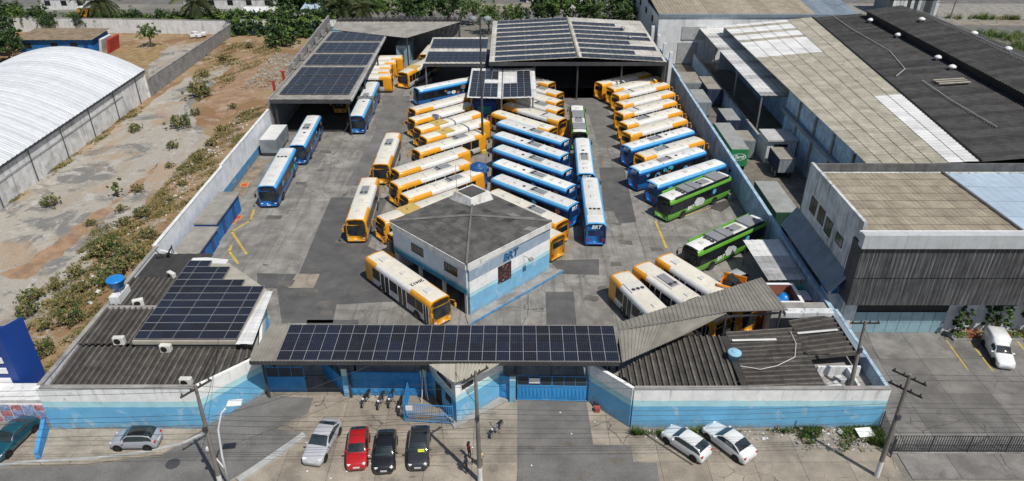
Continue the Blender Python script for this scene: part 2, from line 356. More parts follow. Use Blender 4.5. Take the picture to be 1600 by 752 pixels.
m_black = pm('black_plastic', (.02, .02, .02), rough=.6, bump=0); m_steel = pm('grey_steel', (.28, .28, .28), rough=.5, metal=.4, bump=0, var=.2); m_darksteel = pm('dark_steel', (.055, .056, .06), rough=.6, bump=0, var=.25)
m_whitemetal = pm('white_painted_metal', (.78, .78, .77), rough=.4, bump=0, var=.06); m_cream = pm('cream_plastic', (.66, .65, .60), rough=.5, bump=0)
m_gate = pm('gate_blue_paint', (.035, .25, .56), rough=.5, var=.15, bump=.05, stain=(.10, .36, .66), stain_amt=.5); m_gate_dark = pm('gate_dark_panel', (.030, .045, .06), rough=.5)
m_navy = pm('sign_navy', (.012, .05, .24), rough=.4, var=.06, bump=0); m_signwhite = pm('sign_white', (.82, .82, .82), rough=.4, bump=0, var=.04)
m_yline = pm('yellow_road_paint', (.52, .37, .06), var=.25, stain=(.28, .25, .2), stain_amt=.75, stain_scale=1.4, bump=0); m_rsq = pm('red_floor_paint', (.55, .08, .03), var=.2, bump=0); m_osq = pm('orange_floor_paint', (.62, .27, .08), var=.2, bump=0)
m_kerb = pm('pale_kerb_stone', (.40, .41, .40), var=.2, stain=(.2, .25, .3), stain_amt=.5); m_bluekerb = pm('blue_kerb_paint', (.06, .22, .42), var=.25, stain=(.3, .3, .28), stain_amt=.7, stain_scale=1.0)
m_tank = pm('blue_polythene', (.02, .22, .60), rough=.35, var=.08, bump=0); m_tank2 = pm('faded_blue_polythene', (.28, .52, .66), rough=.45, bump=0)
m_pole = pm('concrete_pole', (.20, .185, .165), var=.25, streak=.4); m_pole_white = pm('lime_washed_pole', (.66, .66, .64), var=.15); m_wood = pm('dark_timber', (.055, .045, .036), var=.3)
m_green_c = pm('green_container_paint', (.018, .22, .075), var=.15, streak=.3, rough=.5, bump=0); m_dgreen_c = pm('dark_green_container_paint', (.02, .075, .045), var=.15, bump=0); m_navy_c = pm('navy_container_paint', (.022, .035, .075), var=.2, bump=0)
m_grey_c = pm('grey_container_paint', (.22, .25, .27), var=.2, streak=.4, bump=0); m_rust = pm('rusty_brown_sheet', (.24, .185, .125), var=.3, stain=(.16, .09, .05), stain_amt=.6, bump=.1); m_ctop = pm('grey_container_roof', (.30, .31, .30), var=.15, stain=(.2, .2, .18), stain_amt=.5, wave=((0, 1, 0), 22, .4))
m_dark_in = pm('dark_interior', (.03, .03, .03), bump=0); m_red = pm('red_paint', (.42, .035, .03), rough=.5, bump=0); m_orange = pm('orange_paint', (.72, .26, .02), rough=.45, bump=0); m_brick = pm('brick_red_render', (.33, .12, .07), var=.25)
m_teal = pm('teal_sheet', (.06, .42, .36), bump=0); m_lightglass = pm('pale_blue_glazing', (.26, .40, .46), rough=.2, var=.12, bump=0, spec=.6); m_blueflat = pm('building_blue', (.02, .15, .42), var=.2, streak=.3)
m_leafs = {}
def leaf(name, col, col2):
    g = NT(name); r = g.noise(g.pos(), .55, 5, .6); r2 = g.noise(g.pos(), 4.0, 3, .6)
    c = g.mix(g.ramp(r, .35, .65), col, col2); c = g.mix(1.0, c, g.grey(g.ramp(r2, .25, .75, .6, 1.4)), 'MULTIPLY')
    g.bsdf.inputs['Subsurface Weight'].default_value = 0
    m = g.done(c, .6, 0, .3); m_leafs[name] = m; return m
L_green = leaf('leaf_green', (.035, .085, .018), (.075, .125, .028)); L_dark = leaf('leaf_dark', (.022, .05, .015), (.045, .08, .022)); L_bright = leaf('leaf_bright', (.085, .16, .025), (.13, .19, .04))
L_palm = leaf('palm_leaf', (.055, .085, .03), (.12, .13, .055)); L_dry = leaf('dry_grass_blade', (.30, .235, .095), (.19, .165, .06)); L_olive = leaf('olive_shrub_leaf', (.13, .135, .045), (.085, .10, .03)); L_red = leaf('red_bedding_leaf', (.30, .035, .015), (.34, .12, .02))
m_bark = pm('bark', (.11, .085, .06), var=.3, scale=3)
def solar_mat():
    g = NT('solar_cells'); o = g.sep(g.objc())
    def line(c, n, w):
        f = g.math('FRACT', g.math('MULTIPLY', c, n)); a = g.math('ABSOLUTE', g.math('SUBTRACT', f, .5)); return g.math('GREATER_THAN', a, .5-w)
    ln = g.math('MAXIMUM', line(o[0], 5.5, .05), line(o[1], 5.5, .05))
    mid = g.math('LESS_THAN', g.math('ABSOLUTE', o[1]), .018)
    c = g.mix(g.rnd(), (.012, .012, .017), (.013, .018, .036))
    c = g.mix(g.math('MULTIPLY', g.ramp(g.noise(g.pos(), 2.2, 5), .5, .75), .25), c, (.05, .05, .055))
    c = g.mix(g.math('MULTIPLY', ln, .18), c, (.30, .32, .36)); c = g.mix(g.math('MULTIPLY', mid, .7), c, (.45, .46, .48))
    return g.done(c, .26, 0, .2)
m_cells = solar_mat()
m_alu = pm('panel_frame', (.31, .32, .33), rough=.45, metal=.2, bump=0)

# ---------------------------------------------------------------- ground, yard, street
def sheet(name, poly, z, mat, t=0.012, parent=None):
    b = MB(); b.prism([(p[0], p[1]) for p in poly], z-t, z, 0); return b.build(name, mat, parent)
def ragged(poly, step=1.2, amp=.5, seed=1):
    r = random.Random(seed); out = []
    for i in range(len(poly)):
        a = Vector(poly[i][:2]); b = Vector(poly[(i+1) % len(poly)][:2]); n = max(1, int((b-a).length/step)); d = (b-a).normalized(); q = Vector((-d.y, d.x))
        for k in range(n): out.append(tuple(a + (b-a)*k/n + q*r.uniform(-amp, amp) + d*r.uniform(-.3, .3)*min(1, step)))
    return out
def flat(name, poly, z, mat, parent=None):
    """ragged outlines: one triangulated face with a thin rim"""
    bm = bmesh.new(); vs = [bm.verts.new((p[0], p[1], z)) for p in poly]; f = bm.faces.new(vs)
    if f.normal.z < 0: f.normal_flip()
    bm.normal_update()
    if f.normal.z < 0: bmesh.ops.reverse_faces(bm, faces=[f])
    bmesh.ops.triangulate(bm, faces=bm.faces[:])
    me = bpy.data.meshes.new(name); bm.to_mesh(me); bm.free(); me.materials.append(mat)
    off = origin_of(parent) if parent else Vector((0, 0, 0)); me.transform(Matrix.Translation(-off))
    o = bpy.data.objects.new(name, me); COL.objects.link(o); o.parent = parent; return o
struct(sheet('ground', [(-1500, -400), (1500, -400), (1500, 2500), (-1500, 2500)], -0.06, m_ground, .5))
def slab_field(name, mat, x0, x1, y0, y1, nx, ny, keep=lambda x, y: True, jit=0.0, z=0.0, seed=3, base=m_joint, gap=.03):
    b = MB(); b.box(x0, x1, y0, y1, z-.045, z-.016); root = struct(b.build(name, base))
    dx = (x1-x0)/nx; dy = (y1-y0)/ny
    b = MB(); b.box(-dx/2+gap/2, dx/2-gap/2, -dy/2+gap/2, dy/2-gap/2, -.016, 0)
    first = None; r = random.Random(seed)
    for j in range(ny):
        for i in range(nx):
            cx = x0+(i+.5)*dx; cy = y0+(j+.5)*dy
            if not keep(cx, cy): continue
            loc = (cx, cy, z + r.uniform(-.003, .003))
            if first is None:
                first = b.build('slab', mat, root); first.location = loc
            else: inst(first, root, loc)
    return root
yard = slab_field('yard', m_slab, -37.8, 29.8, 50.2, 156.2, 14, 21)
fore = slab_field('forecourt', m_fore, -21.4, 29.8, 36.6, 50.15, 14, 4, base=m_joint)
lot = slab_field('parking_lot', m_lotslab, 30.4, 72, 38.3, 62, 11, 5)
struct(sheet('driveway', [(-25.6, 43.0), (-21.4, 47.6), (-17.2, 47.2), (-17.2, 45.3), (-19.6, 43.6), (-16.7, 43.0), (-22.3, 37.2), (-30, 36.7), (-44, 36.7), (-44, 39.0), (-33, 39.6), (-27.5, 40.6)], .006, m_asph2, .04))
struct(sheet('driveway', [(.45, 46.9), (6.4, 46.75), (6.51, 41.79, 0.00), (9.52, 41.72, 0.00), (9.47, 39.98, 0.00), (11.24, 39.85, 0.00), (11.13, 38.09, 0.00), (11.3, 36.6), (.2, 36.6), (0.39, 38.83, 0.00)], .006, m_asph2, .012))
struct(sheet('street', [(-300, 0), (300, 0), (300, 36.6), (-300, 36.6)], .0, m_asph2, .05))
struct(sheet('sidewalk', [(-60, 39.2), (-33, 39.75), (-27.6, 40.75), (-25.7, 43.0), (-25.3, 43.5), (-60, 43.5)], .06, m_fore, .1))
struct(sheet('verge', [(-300, 36.7), (-44.05, 36.7), (-44.05, 39.1), (-60.05, 39.1), (-60.05, 60), (-300, 60)], -.005, m_fore, .05))
struct(sheet('truck_yard', [(30.4, 62.1), (41.3, 62.1), (41.3, 147), (30.4, 147)], -.005, m_truckyard, .05))
struct(sheet('vacant_lot', [(-66, 44.6), (-38.3, 44.6), (-38.3, 176), (-66, 176)], -.012, m_lot, .04))
struct(sheet('neighbour_lot', [(-125, 127.5), (-66.2, 127.5), (-66.2, 174.6), (-125, 174.6)], -.012, m_lot, .04))
# broken pavement, red earth and dry grass lie on the vacant lot
struct(flat('old_pavement', ragged([(-58.32, 151.51, 0.00), (-56.54, 122.20, 0.00), (-46.29, 103.24, 0.00), (-48.08, 82.04, 0.00), (-48.21, 73.12, 0.00), (-46.38, 61.93, 0.00), (-47.62, 52.57, 0.00), (-51.19, 52.57, 0.00), (-70.69, 82.04, 0.00), (-66.64, 83.47, 0.00), (-66.00, 99.54, 0.00), (-64.62, 123.89, 0.00), (-63.32, 139.82, 0.00)], 1.6, .8, 5), -.004, m_oldslab))
struct(flat('red_earth', ragged([(-56.09, 157.49, 0.00), (-48.48, 143.25, 0.00), (-46.83, 127.40, 0.00), (-48.68, 114.28, 0.00), (-54.28, 122.20, 0.00), (-56.61, 136.93, 0.00)], 1.5, .9, 8), -.002, m_red_earth))
struct(flat('red_earth', ragged([(-51.04, 88.61, 0.00), (-51.63, 98.35, 0.00), (-51.89, 87.62, 0.00), (-51.49, 75.09, 0.00), (-52.84, 65.58, 0.00), (-56.42, 66.86, 0.00), (-54.51, 70.94, 0.00), (-53.43, 82.04, 0.00)], 1.3, .6, 18), .000, m_red_earth))
struct(flat('dry_earth', ragged([(-89.66, 161.70, 0.00), (-78.09, 163.88, 0.00), (-73.39, 148.67, 0.00), (-75.35, 139.82, 0.00), (-80.96, 147.74, 0.00)], 1.6, .8, 9), -.004, m_dry))
struct(flat('old_pavement', ragged([(-77.18, 161.70, 0.00), (-67.22, 167.25, 0.00), (-66.46, 151.51, 0.00), (-69.40, 135.73, 0.00), (-73.95, 142.38, 0.00)], 1.6, .6, 11), -.002, m_oldslab))
# dark asphalt repairs in the concrete yard
for k, poly in enumerate([
    [(-24.10, 85.89, 0.00), (-16.52, 85.89, 0.00), (-16.95, 73.12, 0.00), (-14.22, 70.94, 0.00), (-10.68, 61.93, 0.00), (-18.14, 61.24, 0.00), (-17.84, 58.04, 0.00), (-22.94, 58.04, 0.00), (-25.10, 64.08, 0.00), (-24.96, 67.12, 0.00), (-23.55, 67.12, 0.00)],
    [(-28.19, 67.25, 0.00), (-25.00, 67.12, 0.00), (-25.13, 64.21, 0.00), (-27.25, 64.21, 0.00)],
    [(4.23, 69.96, 0.00), (9.94, 70.24, 0.00), (9.59, 66.86, 0.00), (5.37, 67.12, 0.00)],
    [(3.54, 63.60, 0.00), (6.53, 63.60, 0.00), (6.41, 57.72, 0.00), (3.43, 57.72, 0.00)],
    [(12.60, 95.60, 0.00), (16.21, 95.60, 0.00), (15.51, 79.11, 0.00), (13.37, 78.62, 0.00), (12.99, 82.04, 0.00), (11.84, 82.04, 0.00)],
    [(4.82, 131.83, 0.00), (16.27, 131.83, 0.00), (16.97, 111.34, 0.00), (15.96, 103.24, 0.00), (13.24, 102.73, 0.00), (13.12, 117.34, 0.00), (9.15, 123.89, 0.00)],
    [(-23.42, 127.40, 0.00), (-18.73, 127.40, 0.00), (-16.76, 111.34, 0.00), (-18.95, 98.35, 0.00), (-21.12, 89.62, 0.00), (-22.89, 89.62, 0.00), (-22.05, 108.53, 0.00)],
    [(-20.53, 58.57, 0.00), (-15.39, 58.57, 0.00), (-15.16, 57.30, 0.00), (-20.34, 57.30, 0.00)]]):
    sheet('asphalt_repair', poly, .007, m_asph if k not in (5, 6) else m_asph2, .009, yard)
for poly in ([(-45.26, 67.12, 0.00), (-35.01, 67.12, 0.00), (-34.46, 64.08, 0.00), (-44.45, 64.08, 0.00)],):
    pass
sheet('concrete_repair', [(-23.83, 67.12, 0.00), (-21.22, 67.12, 0.00), (-21.26, 64.33, 0.00), (-24.00, 64.33, 0.00)], .011, m_fore, .008, yard)
def stripe(pts, w, mat, z, parent, name='painted_line'):
    for a, b in zip(pts[:-1], pts[1:]):
        a = Vector(a[:2]); b = Vector(b[:2]); d = (b-a).normalized(); q = Vector((-d.y, d.x))*w/2; e = d*w*.3
        sheet(name, [tuple(a-q-e), tuple(b-q+e), tuple(b+q+e), tuple(a+q-e)], z, mat, .002, parent)
stripe([(-33.23, 82.39, 0.00), (-32.80, 79.45, 0.00), (-34.19, 76.66, 0.00), (-30.70, 71.37, 0.00)], .28, m_yline, .012, yard)
stripe([(-33.05, 73.27, 0.00), (-32.90, 71.95, 0.00), (-30.97, 69.27, 0.00)], .28, m_yline, .012, yard)
stripe([(17.94, 79.28, 0.00), (18.10, 72.83, 0.00)], .28, m_yline, .012, yard)
stripe([(19.27, 79.11, 0.00), (27.67, 84.21, 0.00)], .12, m_yline, .012, yard)
for q in ((-35.01, 79.11, 0.00), (-34.69, 80.30, 0.00), (-36.86, 89.82, 0.00)):
    sheet('painted_square', [(q[0]-.55, q[1]-.6), (q[0]+.55, q[1]-.6), (q[0]+.55, q[1]+.6), (q[0]-.55, q[1]+.6)], .010, m_osq, .008, yard)
    sheet('painted_square', [(q[0]-.38, q[1]-.42), (q[0]+.38, q[1]-.42), (q[0]+.38, q[1]+.42), (q[0]-.38, q[1]+.42)], .014, m_rsq, .003, yard)
for a, b in (((41.82, 55.26, 0.00), (41.49, 50.94, 0.00)), ((43.98, 55.26, 0.00), (43.71, 50.85, 0.00)), ((48.54, 55.26, 0.00), (48.34, 52.57, 0.00))):
    stripe([a, b], .14, m_yline, .008, lot)
sheet('asphalt_repair', [(39.71, 45.41, 0.00), (40.90, 45.41, 0.00), (40.59, 42.84, 0.00), (39.34, 42.84, 0.00)], .008, m_asph2, .009, lot)
# kerbs
def kerb(pts, w, z1, mat):
    b = MB()
    for p, q in zip(pts[:-1], pts[1:]): b.wall(p, q, w, -.05, z1)
    return struct(b.build('kerb', mat))
kerb([(-20.71, 38.09, 0.00), (-18.81, 40.38, 0.00), (-16.86, 42.84, 0.00)], .55, .16, m_kerb)
kerb([(-40.13, 39.60, 0.00), (-36.89, 39.98, 0.00), (-32.56, 40.31, 0.00), (-28.85, 40.98, 0.00), (-26.41, 41.86, 0.00), (-24.98, 43.12, 0.00)], .22, .12, m_kerb)
kerb([(10.12, 43.70, 0.00), (12.23, 41.45, 0.00), (13.99, 39.66, 0.00)], .12, .05, m_joint)
b = MB(); b.lathe(tuple((-26.34, 39.79, 0.00)), [(.55, -.02), (.55, .016), (.40, .018), (.38, .014)], 20); mh = b.build('manhole_cover', m_darksteel); tag(mh, 'round dark iron manhole cover in the driveway asphalt', 'manhole cover')
b = MB(); b.lathe(tuple((-1.43, 39.40, 0.00)), [(.42, -.02), (.42, .008), (.34, .009), (.33, .006)], 20); tag(b.build('manhole_cover', m_fore), 'round concrete manhole cover in the forecourt beside the parked motorcycle', 'manhole cover')
# roads and lots behind the garage
struct(sheet('back_road', [(-130, 176.6), (30, 183), (30, 196), (-130, 196)], -.005, m_asph2, .05))
struct(sheet('far_road', [(-300, 206), (300, 206), (300, 222), (-300, 222)], -.005, m_asph2, .05))
struct(sheet('far_pavement', [(-40, 196.2), (30, 196.2), (30, 205.8), (-40, 205.8)], .01, m_fore, .06))
struct(sheet('side_road', [(80, 174.2), (300, 170), (300, 177), (80, 181.2)], -.005, m_asph2, .05))
struct(sheet('far_pavement', [(80, 181.4), (300, 177.2), (300, 183), (80, 187)], .02, m_fore, .06))
struct(sheet('cleared_lot', [(72, 187.3), (300, 183.2), (300, 205.9), (72, 205.9)], -.01, pm('pale_gravel_lot', (.27, .255, .23), var=.25, stain=(.17, .165, .15), stain_amt=.6), .04))
m_floor = pm('shaded_shed_floor', (.055, .053, .05), var=.35, stain=(.03, .028, .026), stain_amt=.7)  # near-black sheets paint the sheds' inner shade onto the floor
sheet('shed_floor_shade', [(-3.8, 126.2), (26.9, 126.2), (26.9, 155.2), (-3.8, 155.2)], .007, m_floor, .009, yard)
sheet('shed_floor_shade', [(-37.4, 109.5), (-25.4, 109.5), (-25.6, 155.8), (-37.4, 155.8)], .007, m_floor, .009, yard)
sheet('shed_floor_shade', [(-15.6, 128.6), (-4.2, 128.6), (-4.2, 155.2), (-15.6, 155.2)], .007, m_floor, .009, yard)
m_strip = pm('tan_dirt', (.25, .20, .145), var=.35, scale=.8, stain=(.14, .13, .10), stain_amt=.7, stain_scale=.6, speck=.25)
flat('dirt_strip', ragged([(-37.7, 82.6), (-36.2, 83), (-35.9, 90), (-36.4, 98.4), (-37.7, 98.4)], .9, .22, 14), .006, m_strip, yard)

# ---------------------------------------------------------------- solar panels (shared mesh)
b = MB(); b.box(-.565, .565, -1.135, 1.135, 0, .04, 0)
b.add([(-.53, -1.1, .043), (.53, -1.1, .043), (.53, 1.1, .043), (-.53, 1.1, .043)], [(0, 1, 2, 3)], 1)
PANEL = b.build('solar_panel', [m_alu, m_cells]); PANEL_USED = [False]
def panels(parent, A, B, D, spots, landscape=False, pitch=(1.15, 2.30), lift=.10):
    """A corner, AB along the row, AD up the slope; spots in panel steps"""
    A, B, D = Vector(A), Vector(B), Vector(D); u = (B-A).normalized(); n = u.cross(D-A).normalized()
    if n.z < 0: n = -n
    w = n.cross(u); off = origin_of(parent)
    for i, j in spots:
        px, py = pitch if not landscape else (pitch[1], pitch[0])
        c = A + u*(i+.5)*px + w*(j+.5)*py + n*lift - off
        R = Matrix((u, w, n)).transposed() if not landscape else Matrix((w, -u, n)).transposed()
        if PANEL_USED[0]: o = PANEL.copy(); COL.objects.link(o)
        else: o = PANEL; PANEL_USED[0] = True
        o.parent = parent; o.location = c; o.rotation_euler = R.to_euler()
def rails(parent, A, B, D, ts, mat=m_alu):
    A, B, D = Vector(A), Vector(B), Vector(D); b = MB()
    for t in ts:
        p = A+(D-A)*t; b.tube(p+Vector((0, 0, .05)), p+(B-A)+Vector((0, 0, .05)), .03, n=4)
    b.build('mounting_rail', mat, parent)
def framed_window(parent, c, x, w, h, panes=3, depth=.12, glassm=m_glass, framem=m_darksteel, proud=.03):
    """window on a vertical wall: c centre on the wall face, x along the wall, outward normal = x cross z"""
    x = Vector(x).normalized(); z = Vector((0, 0, 1)); n = x.cross(z); c = Vector(c)
    def bar(cc, sx, sz, d):
        b = MB(); vs = [cc + x*a*sx/2 + z*e*sz/2 + n*f for f in (-.05, d) for a, e in ((-1, -1), (1, -1), (1, 1), (-1, 1))]
        b.add(vs, [(3, 2, 1, 0), (4, 5, 6, 7), (0, 1, 5, 4), (1, 2, 6, 5), (2, 3, 7, 6), (3, 0, 4, 7)]); return b
    f = MB()
    for a in (-1, 1): f.__class__; bb = bar(c + x*a*(w/2), .07, h+.07, proud); f.add(bb.v, bb.f)
    for e in (-1, 1): bb = bar(c + z*e*(h/2), w-.07, .07, proud); f.add(bb.v, bb.f)
    for k in range(1, panes): bb = bar(c + x*(-w/2+w*k/panes), .05, h-.07, proud*.8); f.add(bb.v, bb.f)
    win = f.build('window', framem, parent)
    for k in range(panes):
        bar(c + x*(-w/2+w*(k+.5)/panes), w/panes-.05, h-.06, .008).build('pane', glassm, win)
    return win
# ---------------------------------------------------------------- garage office in the yard (square turned 45 degrees, hipped roof)
oc = Vector((-4.4, 67.7, 0)); R_ = 8.55; OF = oc+V(0, -R_, 0); OR = oc+V(R_, 0, 0); OB = oc+V(0, R_, 0); OL = oc+V(-R_, 0, 0)
off = thing('garage_office', 'square two storey office with hipped grey roof and blue striped walls among the buses', 'office', (oc.x, oc.y, 0))
b = MB(); b.wall(OF+V(.13, .13, 0), OR+V(-.13, .13, 0), .25, 0, 6.05); b.build('wall', m_office_wall, off)
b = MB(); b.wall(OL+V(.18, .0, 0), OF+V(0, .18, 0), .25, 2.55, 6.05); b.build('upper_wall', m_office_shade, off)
b = MB(); b.wall(OR+V(-.2, .0, 0), OB+V(0, -.2, 0), .25, 0, 6.05); b.wall(OB+V(0, -.2, 0), OL+V(.2, 0, 0), .25, 0, 6.05); b.build('wall', m_white_wall, off)
b = MB(); b.prism([(OL+V(.4, 0, 0))[:2], (OF+V(0, .4, 0))[:2], (OR+V(-.4, 0, 0))[:2], (OB+V(0, -.4, 0))[:2]], 2.55, 2.8); b.build('floor_slab', m_concrete, off)
b = MB(); b.wall(lerp(OL, OB, .28), lerp(OF, OR, .28)+V(-.3, .3, 0), .2, 0, 2.55); b.build('inner_wall', m_blueflat, off)
for t in (.03, .36, .69, .985):
    p = lerp(OL+V(.25, .05, 0), OF+V(0, .3, 0), t); b = MB(); b.obox((p.x, p.y, 1.27), .3, .3, 2.54, PI/4); b.build('column', m_white_wall, off)
b = MB()
for p, q in ((OL, OF), (OF, OR), (OR, OB), (OB, OL)):
    d = (Vector(q)-Vector(p)).normalized(); n = V(d.y, -d.x, 0); b.wall(p+n*.08+d*.03, q+n*.08-d*.03, .16, 5.55, 6.22)
b.build('fascia', pm('white_fascia_chipped', (.66, .66, .64), var=.15, stain=(.3, .29, .27), stain_amt=.8, stain_scale=1.2), off)
ap = oc+V(0, .2, 6.85); zr = 6.26; k_ = 1.012
cor = [oc + (c-oc)*k_ + V(0, 0, zr) for c in (OL, OF, OR, OB)]
rs = random.Random(4)
for a_, c_ in ((0, 1), (1, 2), (2, 3), (3, 0)):
    A, B = cor[a_], cor[c_]; rows = 7
    for j in range(rows):
        v0, v1 = j/rows, min(.96, (j+1)/rows+.02); n = max(1, int(12*(1-v0)))
        for i in range(n):
            p = [bil(A, B, ap, ap, (i)/n, v0), bil(A, B, ap, ap, (i+1)/n, v0), bil(A, B, ap, ap, (i+1)/n, v1), bil(A, B, ap, ap, i/n, v1)]
            up = V(0, 0, .035); b = MB(); b.add([p[0]+up, p[1]+up, p[2], p[3], p[0]-V(0, 0, .02), p[1]-V(0, 0, .02)], [(0, 1, 2, 3), (4, 5, 1, 0)])
            x = rs.random(); b.build('roof_sheet', m_patch_dark if x < .035 else m_patch_light if x > .975 else m_office_roof, off)
for c in cor:
    b = MB(); b.path([c+V(0, 0, .07), lerp(c, ap, .5)+V(0, 0, .09), ap+V(0, 0, .08)], .14, 6); b.build('ridge_cap', m_ridge, off)
d = (OR-OF).normalized(); zz = V(0, 0, 1); nrm = d.cross(zz)
text_mesh('lettering', 'BRT', 1.2, pm('lettering_blue', (.02, .12, .30), bump=0), .05, off, frame(lerp(OF, OR, .49)+nrm*.07+V(0, 0, 4.75), d, zz), .15)
b = MB(); c0 = lerp(OF, OR, .42)+V(0, 0, 3.0)+nrm*.04
b.add([c0+d*a+zz*e+nrm*f for f in (0, .05) for a, e in ((-.95, -1.05), (.95, -1.05), (.95, 1.05), (-.95, 1.05))], [(3, 2, 1, 0), (4, 5, 6, 7), (0, 1, 5, 4), (1, 2, 6, 5), (2, 3, 7, 6), (3, 0, 4, 7)])
def poster_mat():
    g = NT('dark_poster_print'); p = g.pos(); v = g.n('TexVoronoi'); g.l(p, v.inputs['Vector']); v.inputs['Scale'].default_value = 2.6
    c = g.mix(g.ramp(v.outputs[0], .2, .5), (.16, .03, .03), (.03, .02, .025)); c = g.mix(g.ramp(g.noise(g.mapv(p, (3, 3, 6)), 1, 3), .58, .66), c, (.32, .27, .26)); return g.done(c, .4)
b.build('poster', poster_mat(), off)
c1 = lerp(OF, OR, .66)+V(0, 0, 3.75)+nrm*.02; b = MB(); b.tube(c1, c1+nrm*.9, .035); b.obox(c1+nrm*1.0, .55, .35, .16, PI/4, 0, .5); b.build('wall_lamp', m_steel, off)
dl = (OF-OL).normalized()
for t in (.36, .80): framed_window(off, lerp(OL, OF, t)+V(0, 0, 4.55)+dl.cross(zz)*.02, dl, 1.9, .95, 4)
b = MB()
for p, q in ((OF+V(0, -1.1, 0), OR+V(1.3, 0.2, 0)),):
    b.prism([(OF+V(-.3, .1, 0))[:2], (OF+V(.1, -1.5, 0))[:2], (OR+V(1.5, 0, 0))[:2], (OR+V(.1, .5, 0))[:2]], 0, .15, 0)
b.build('plinth', m_concrete, off)
b = MB(); b.wall(OF+V(.1, -1.62, 0), OR+V(1.58, -.1, 0), .16, 0, .16); b.build('plinth_kerb', m_bluekerb, off)
# roof tank house
b = MB(); tc = oc+V(-.1, 5.0, 0); r0, r1 = 2.45, 1.95
lo = [tc+V(0, -r0, 6.4), tc+V(r0, 0, 6.3), tc+V(0, r0, 6.2), tc+V(-r0, 0, 6.3)]; hi = [tc+V(0, -r1, 7.4), tc+V(r1, 0, 7.4), tc+V(0, r1, 7.4), tc+V(-r1, 0, 7.4)]
b.add(lo+hi, [(0, 1, 5, 4), (1, 2, 6, 5), (2, 3, 7, 6), (3, 0, 4, 7), (4, 5, 6, 7), (3, 2, 1, 0)]); b.build('tank_house', pm('rust_stained_white', (.66, .66, .64), var=.15, stain=(.34, .22, .10), stain_amt=.7, stain_scale=.45, streak=.4), off)
b = MB(); b.prism([(tc+V(0, -1.6, 0))[:2], (tc+V(1.6, 0, 0))[:2], (tc+V(0, 1.5, 0))[:2], (tc+V(-1.6, 0, 0))[:2]], 7.4, 7.43); b.build('tank_house_top', m_office_roof, off)
for dx, dy in ((-1.7, 0), (0, -1.6), (1.5, .3)):
    b = MB(); b.tube(tc+V(dx, dy, 7.3), tc+V(dx, dy, 10.6), .025, n=5); b.build('antenna', m_steel, off)
# water tower behind it, and the flood-light mast
wt = thing('water_tower', 'blue stacked water tanks beside the mast behind the garage office', 'water tank', (-4.5, 88.4, 0))
b = MB(); b.lathe((-4.5, 88.4, 0), [(1.05, 0), (1.1, .2), (1.1, .9), (1.14, .95), (1.1, 1.0), (1.1, 1.7), (.95, 1.9), (1.15, 2.05), (1.15, 2.7), (1.19, 2.75), (1.15, 2.8), (1.15, 3.5), (1.05, 3.6), (.5, 3.75), (.45, 3.9)], 20); b.build('tank', pm('deep_blue_tank', (.02, .09, .26), rough=.4, bump=0), wt, True)
b = MB(); b.lathe((-4.5, 88.4, 0), [(1.0, 1.86), (1.22, 1.9), (1.22, 2.02), (1.1, 2.05)], 20); b.build('rim', m_navy, wt)
mast = thing('floodlight_mast', 'tall thin steel mast with two floodlights rising between the bus rows', 'mast', (-4.4, 101, 0))
b = MB(); b.tube((-4.4, 101, 0), (-4.4, 101, 9), .20, .16, 8); b.tube((-4.4, 101, 9), (-4.4, 101, 20.2), .16, .09, 8); b.build('pole', m_darksteel, mast)
b = MB(); b.lathe((-4.4, 101, 0), [(.55, 0), (.55, .5), (.3, .6)], 12); b.build('footing', m_yline, mast)
b = MB(); b.tube((-5.5, 101, 20.0), (-3.3, 101, 20.0), .05); b.build('crossarm', m_steel, mast)
for x in (-5.4, -3.4):
    b = MB(); b.lathe((x, 100.9, 19.95), [(.12, .35), (.5, .2), (.62, -.15), (.55, -.2)], 14); b.build('floodlight', m_grey_c, mast, True)
# ---------------------------------------------------------------- street front: left wing
lw = thing('street_office', 'single storey office wing with black corrugated roof and rooftop solar array by the navy totem', 'building', (-31, 52, 0))
b = MB(); b.wall((-37.75, 43.7), (-25.3, 43.7), .3, 0, 4.35); b.build('street_wall', m_street_wall, lw)
b = MB(); b.wall((-25.32, 43.75), (-21.45, 48.2), .3, 0, [4.35, 3.95]); b.build('street_wall', m_street_wall, lw)
b = MB(); b.wall((-37.6, 43.86), (-37.6, 66), .3, 0, 4.35); b.build('side_wall', m_yard_wall, lw)
b = MB(); b.wall((-21.5, 48.4), (-23.9, 57), .25, 0, 3.9); b.wall((-23.9, 57.1), (-28.6, 62.3), .25, 0, 3.9); b.build('yard_side_wall', m_street_wall, lw)
b = MB(); b.wall((-28.7, 62.4), (-37.4, 65.9), .25, 0, 3.8); b.build('rear_wall', m_white_wall, lw)
for p, q in (((-37.6, 43.9), (-37.6, 65.8)), ((-37.45, 43.7), (-25.25, 43.7))):
    b = MB(); b.wall(p, q, .42, 4.352, 4.42); b.build('coping', m_concrete, lw)
b = MB(); b.prism([(-37.4, 43.9), (-25.4, 43.9), (-21.8, 48.2), (-24.2, 57), (-28.7, 62), (-37.4, 65.6)], 3.2, 3.35); b.build('ceiling', m_concrete, lw)
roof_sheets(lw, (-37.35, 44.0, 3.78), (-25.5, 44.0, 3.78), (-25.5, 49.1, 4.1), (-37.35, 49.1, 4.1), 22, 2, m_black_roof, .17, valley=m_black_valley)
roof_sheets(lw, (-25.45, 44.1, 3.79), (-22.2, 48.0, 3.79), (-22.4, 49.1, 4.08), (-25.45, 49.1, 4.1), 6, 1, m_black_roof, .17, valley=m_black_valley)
roof_sheets(lw, (-37.35, 49.15, 4.25), (-32.2, 49.15, 4.25), (-32.2, 54.2, 4.5), (-37.35, 54.2, 4.5), 10, 1, m_black_roof, .17, valley=m_black_valley)
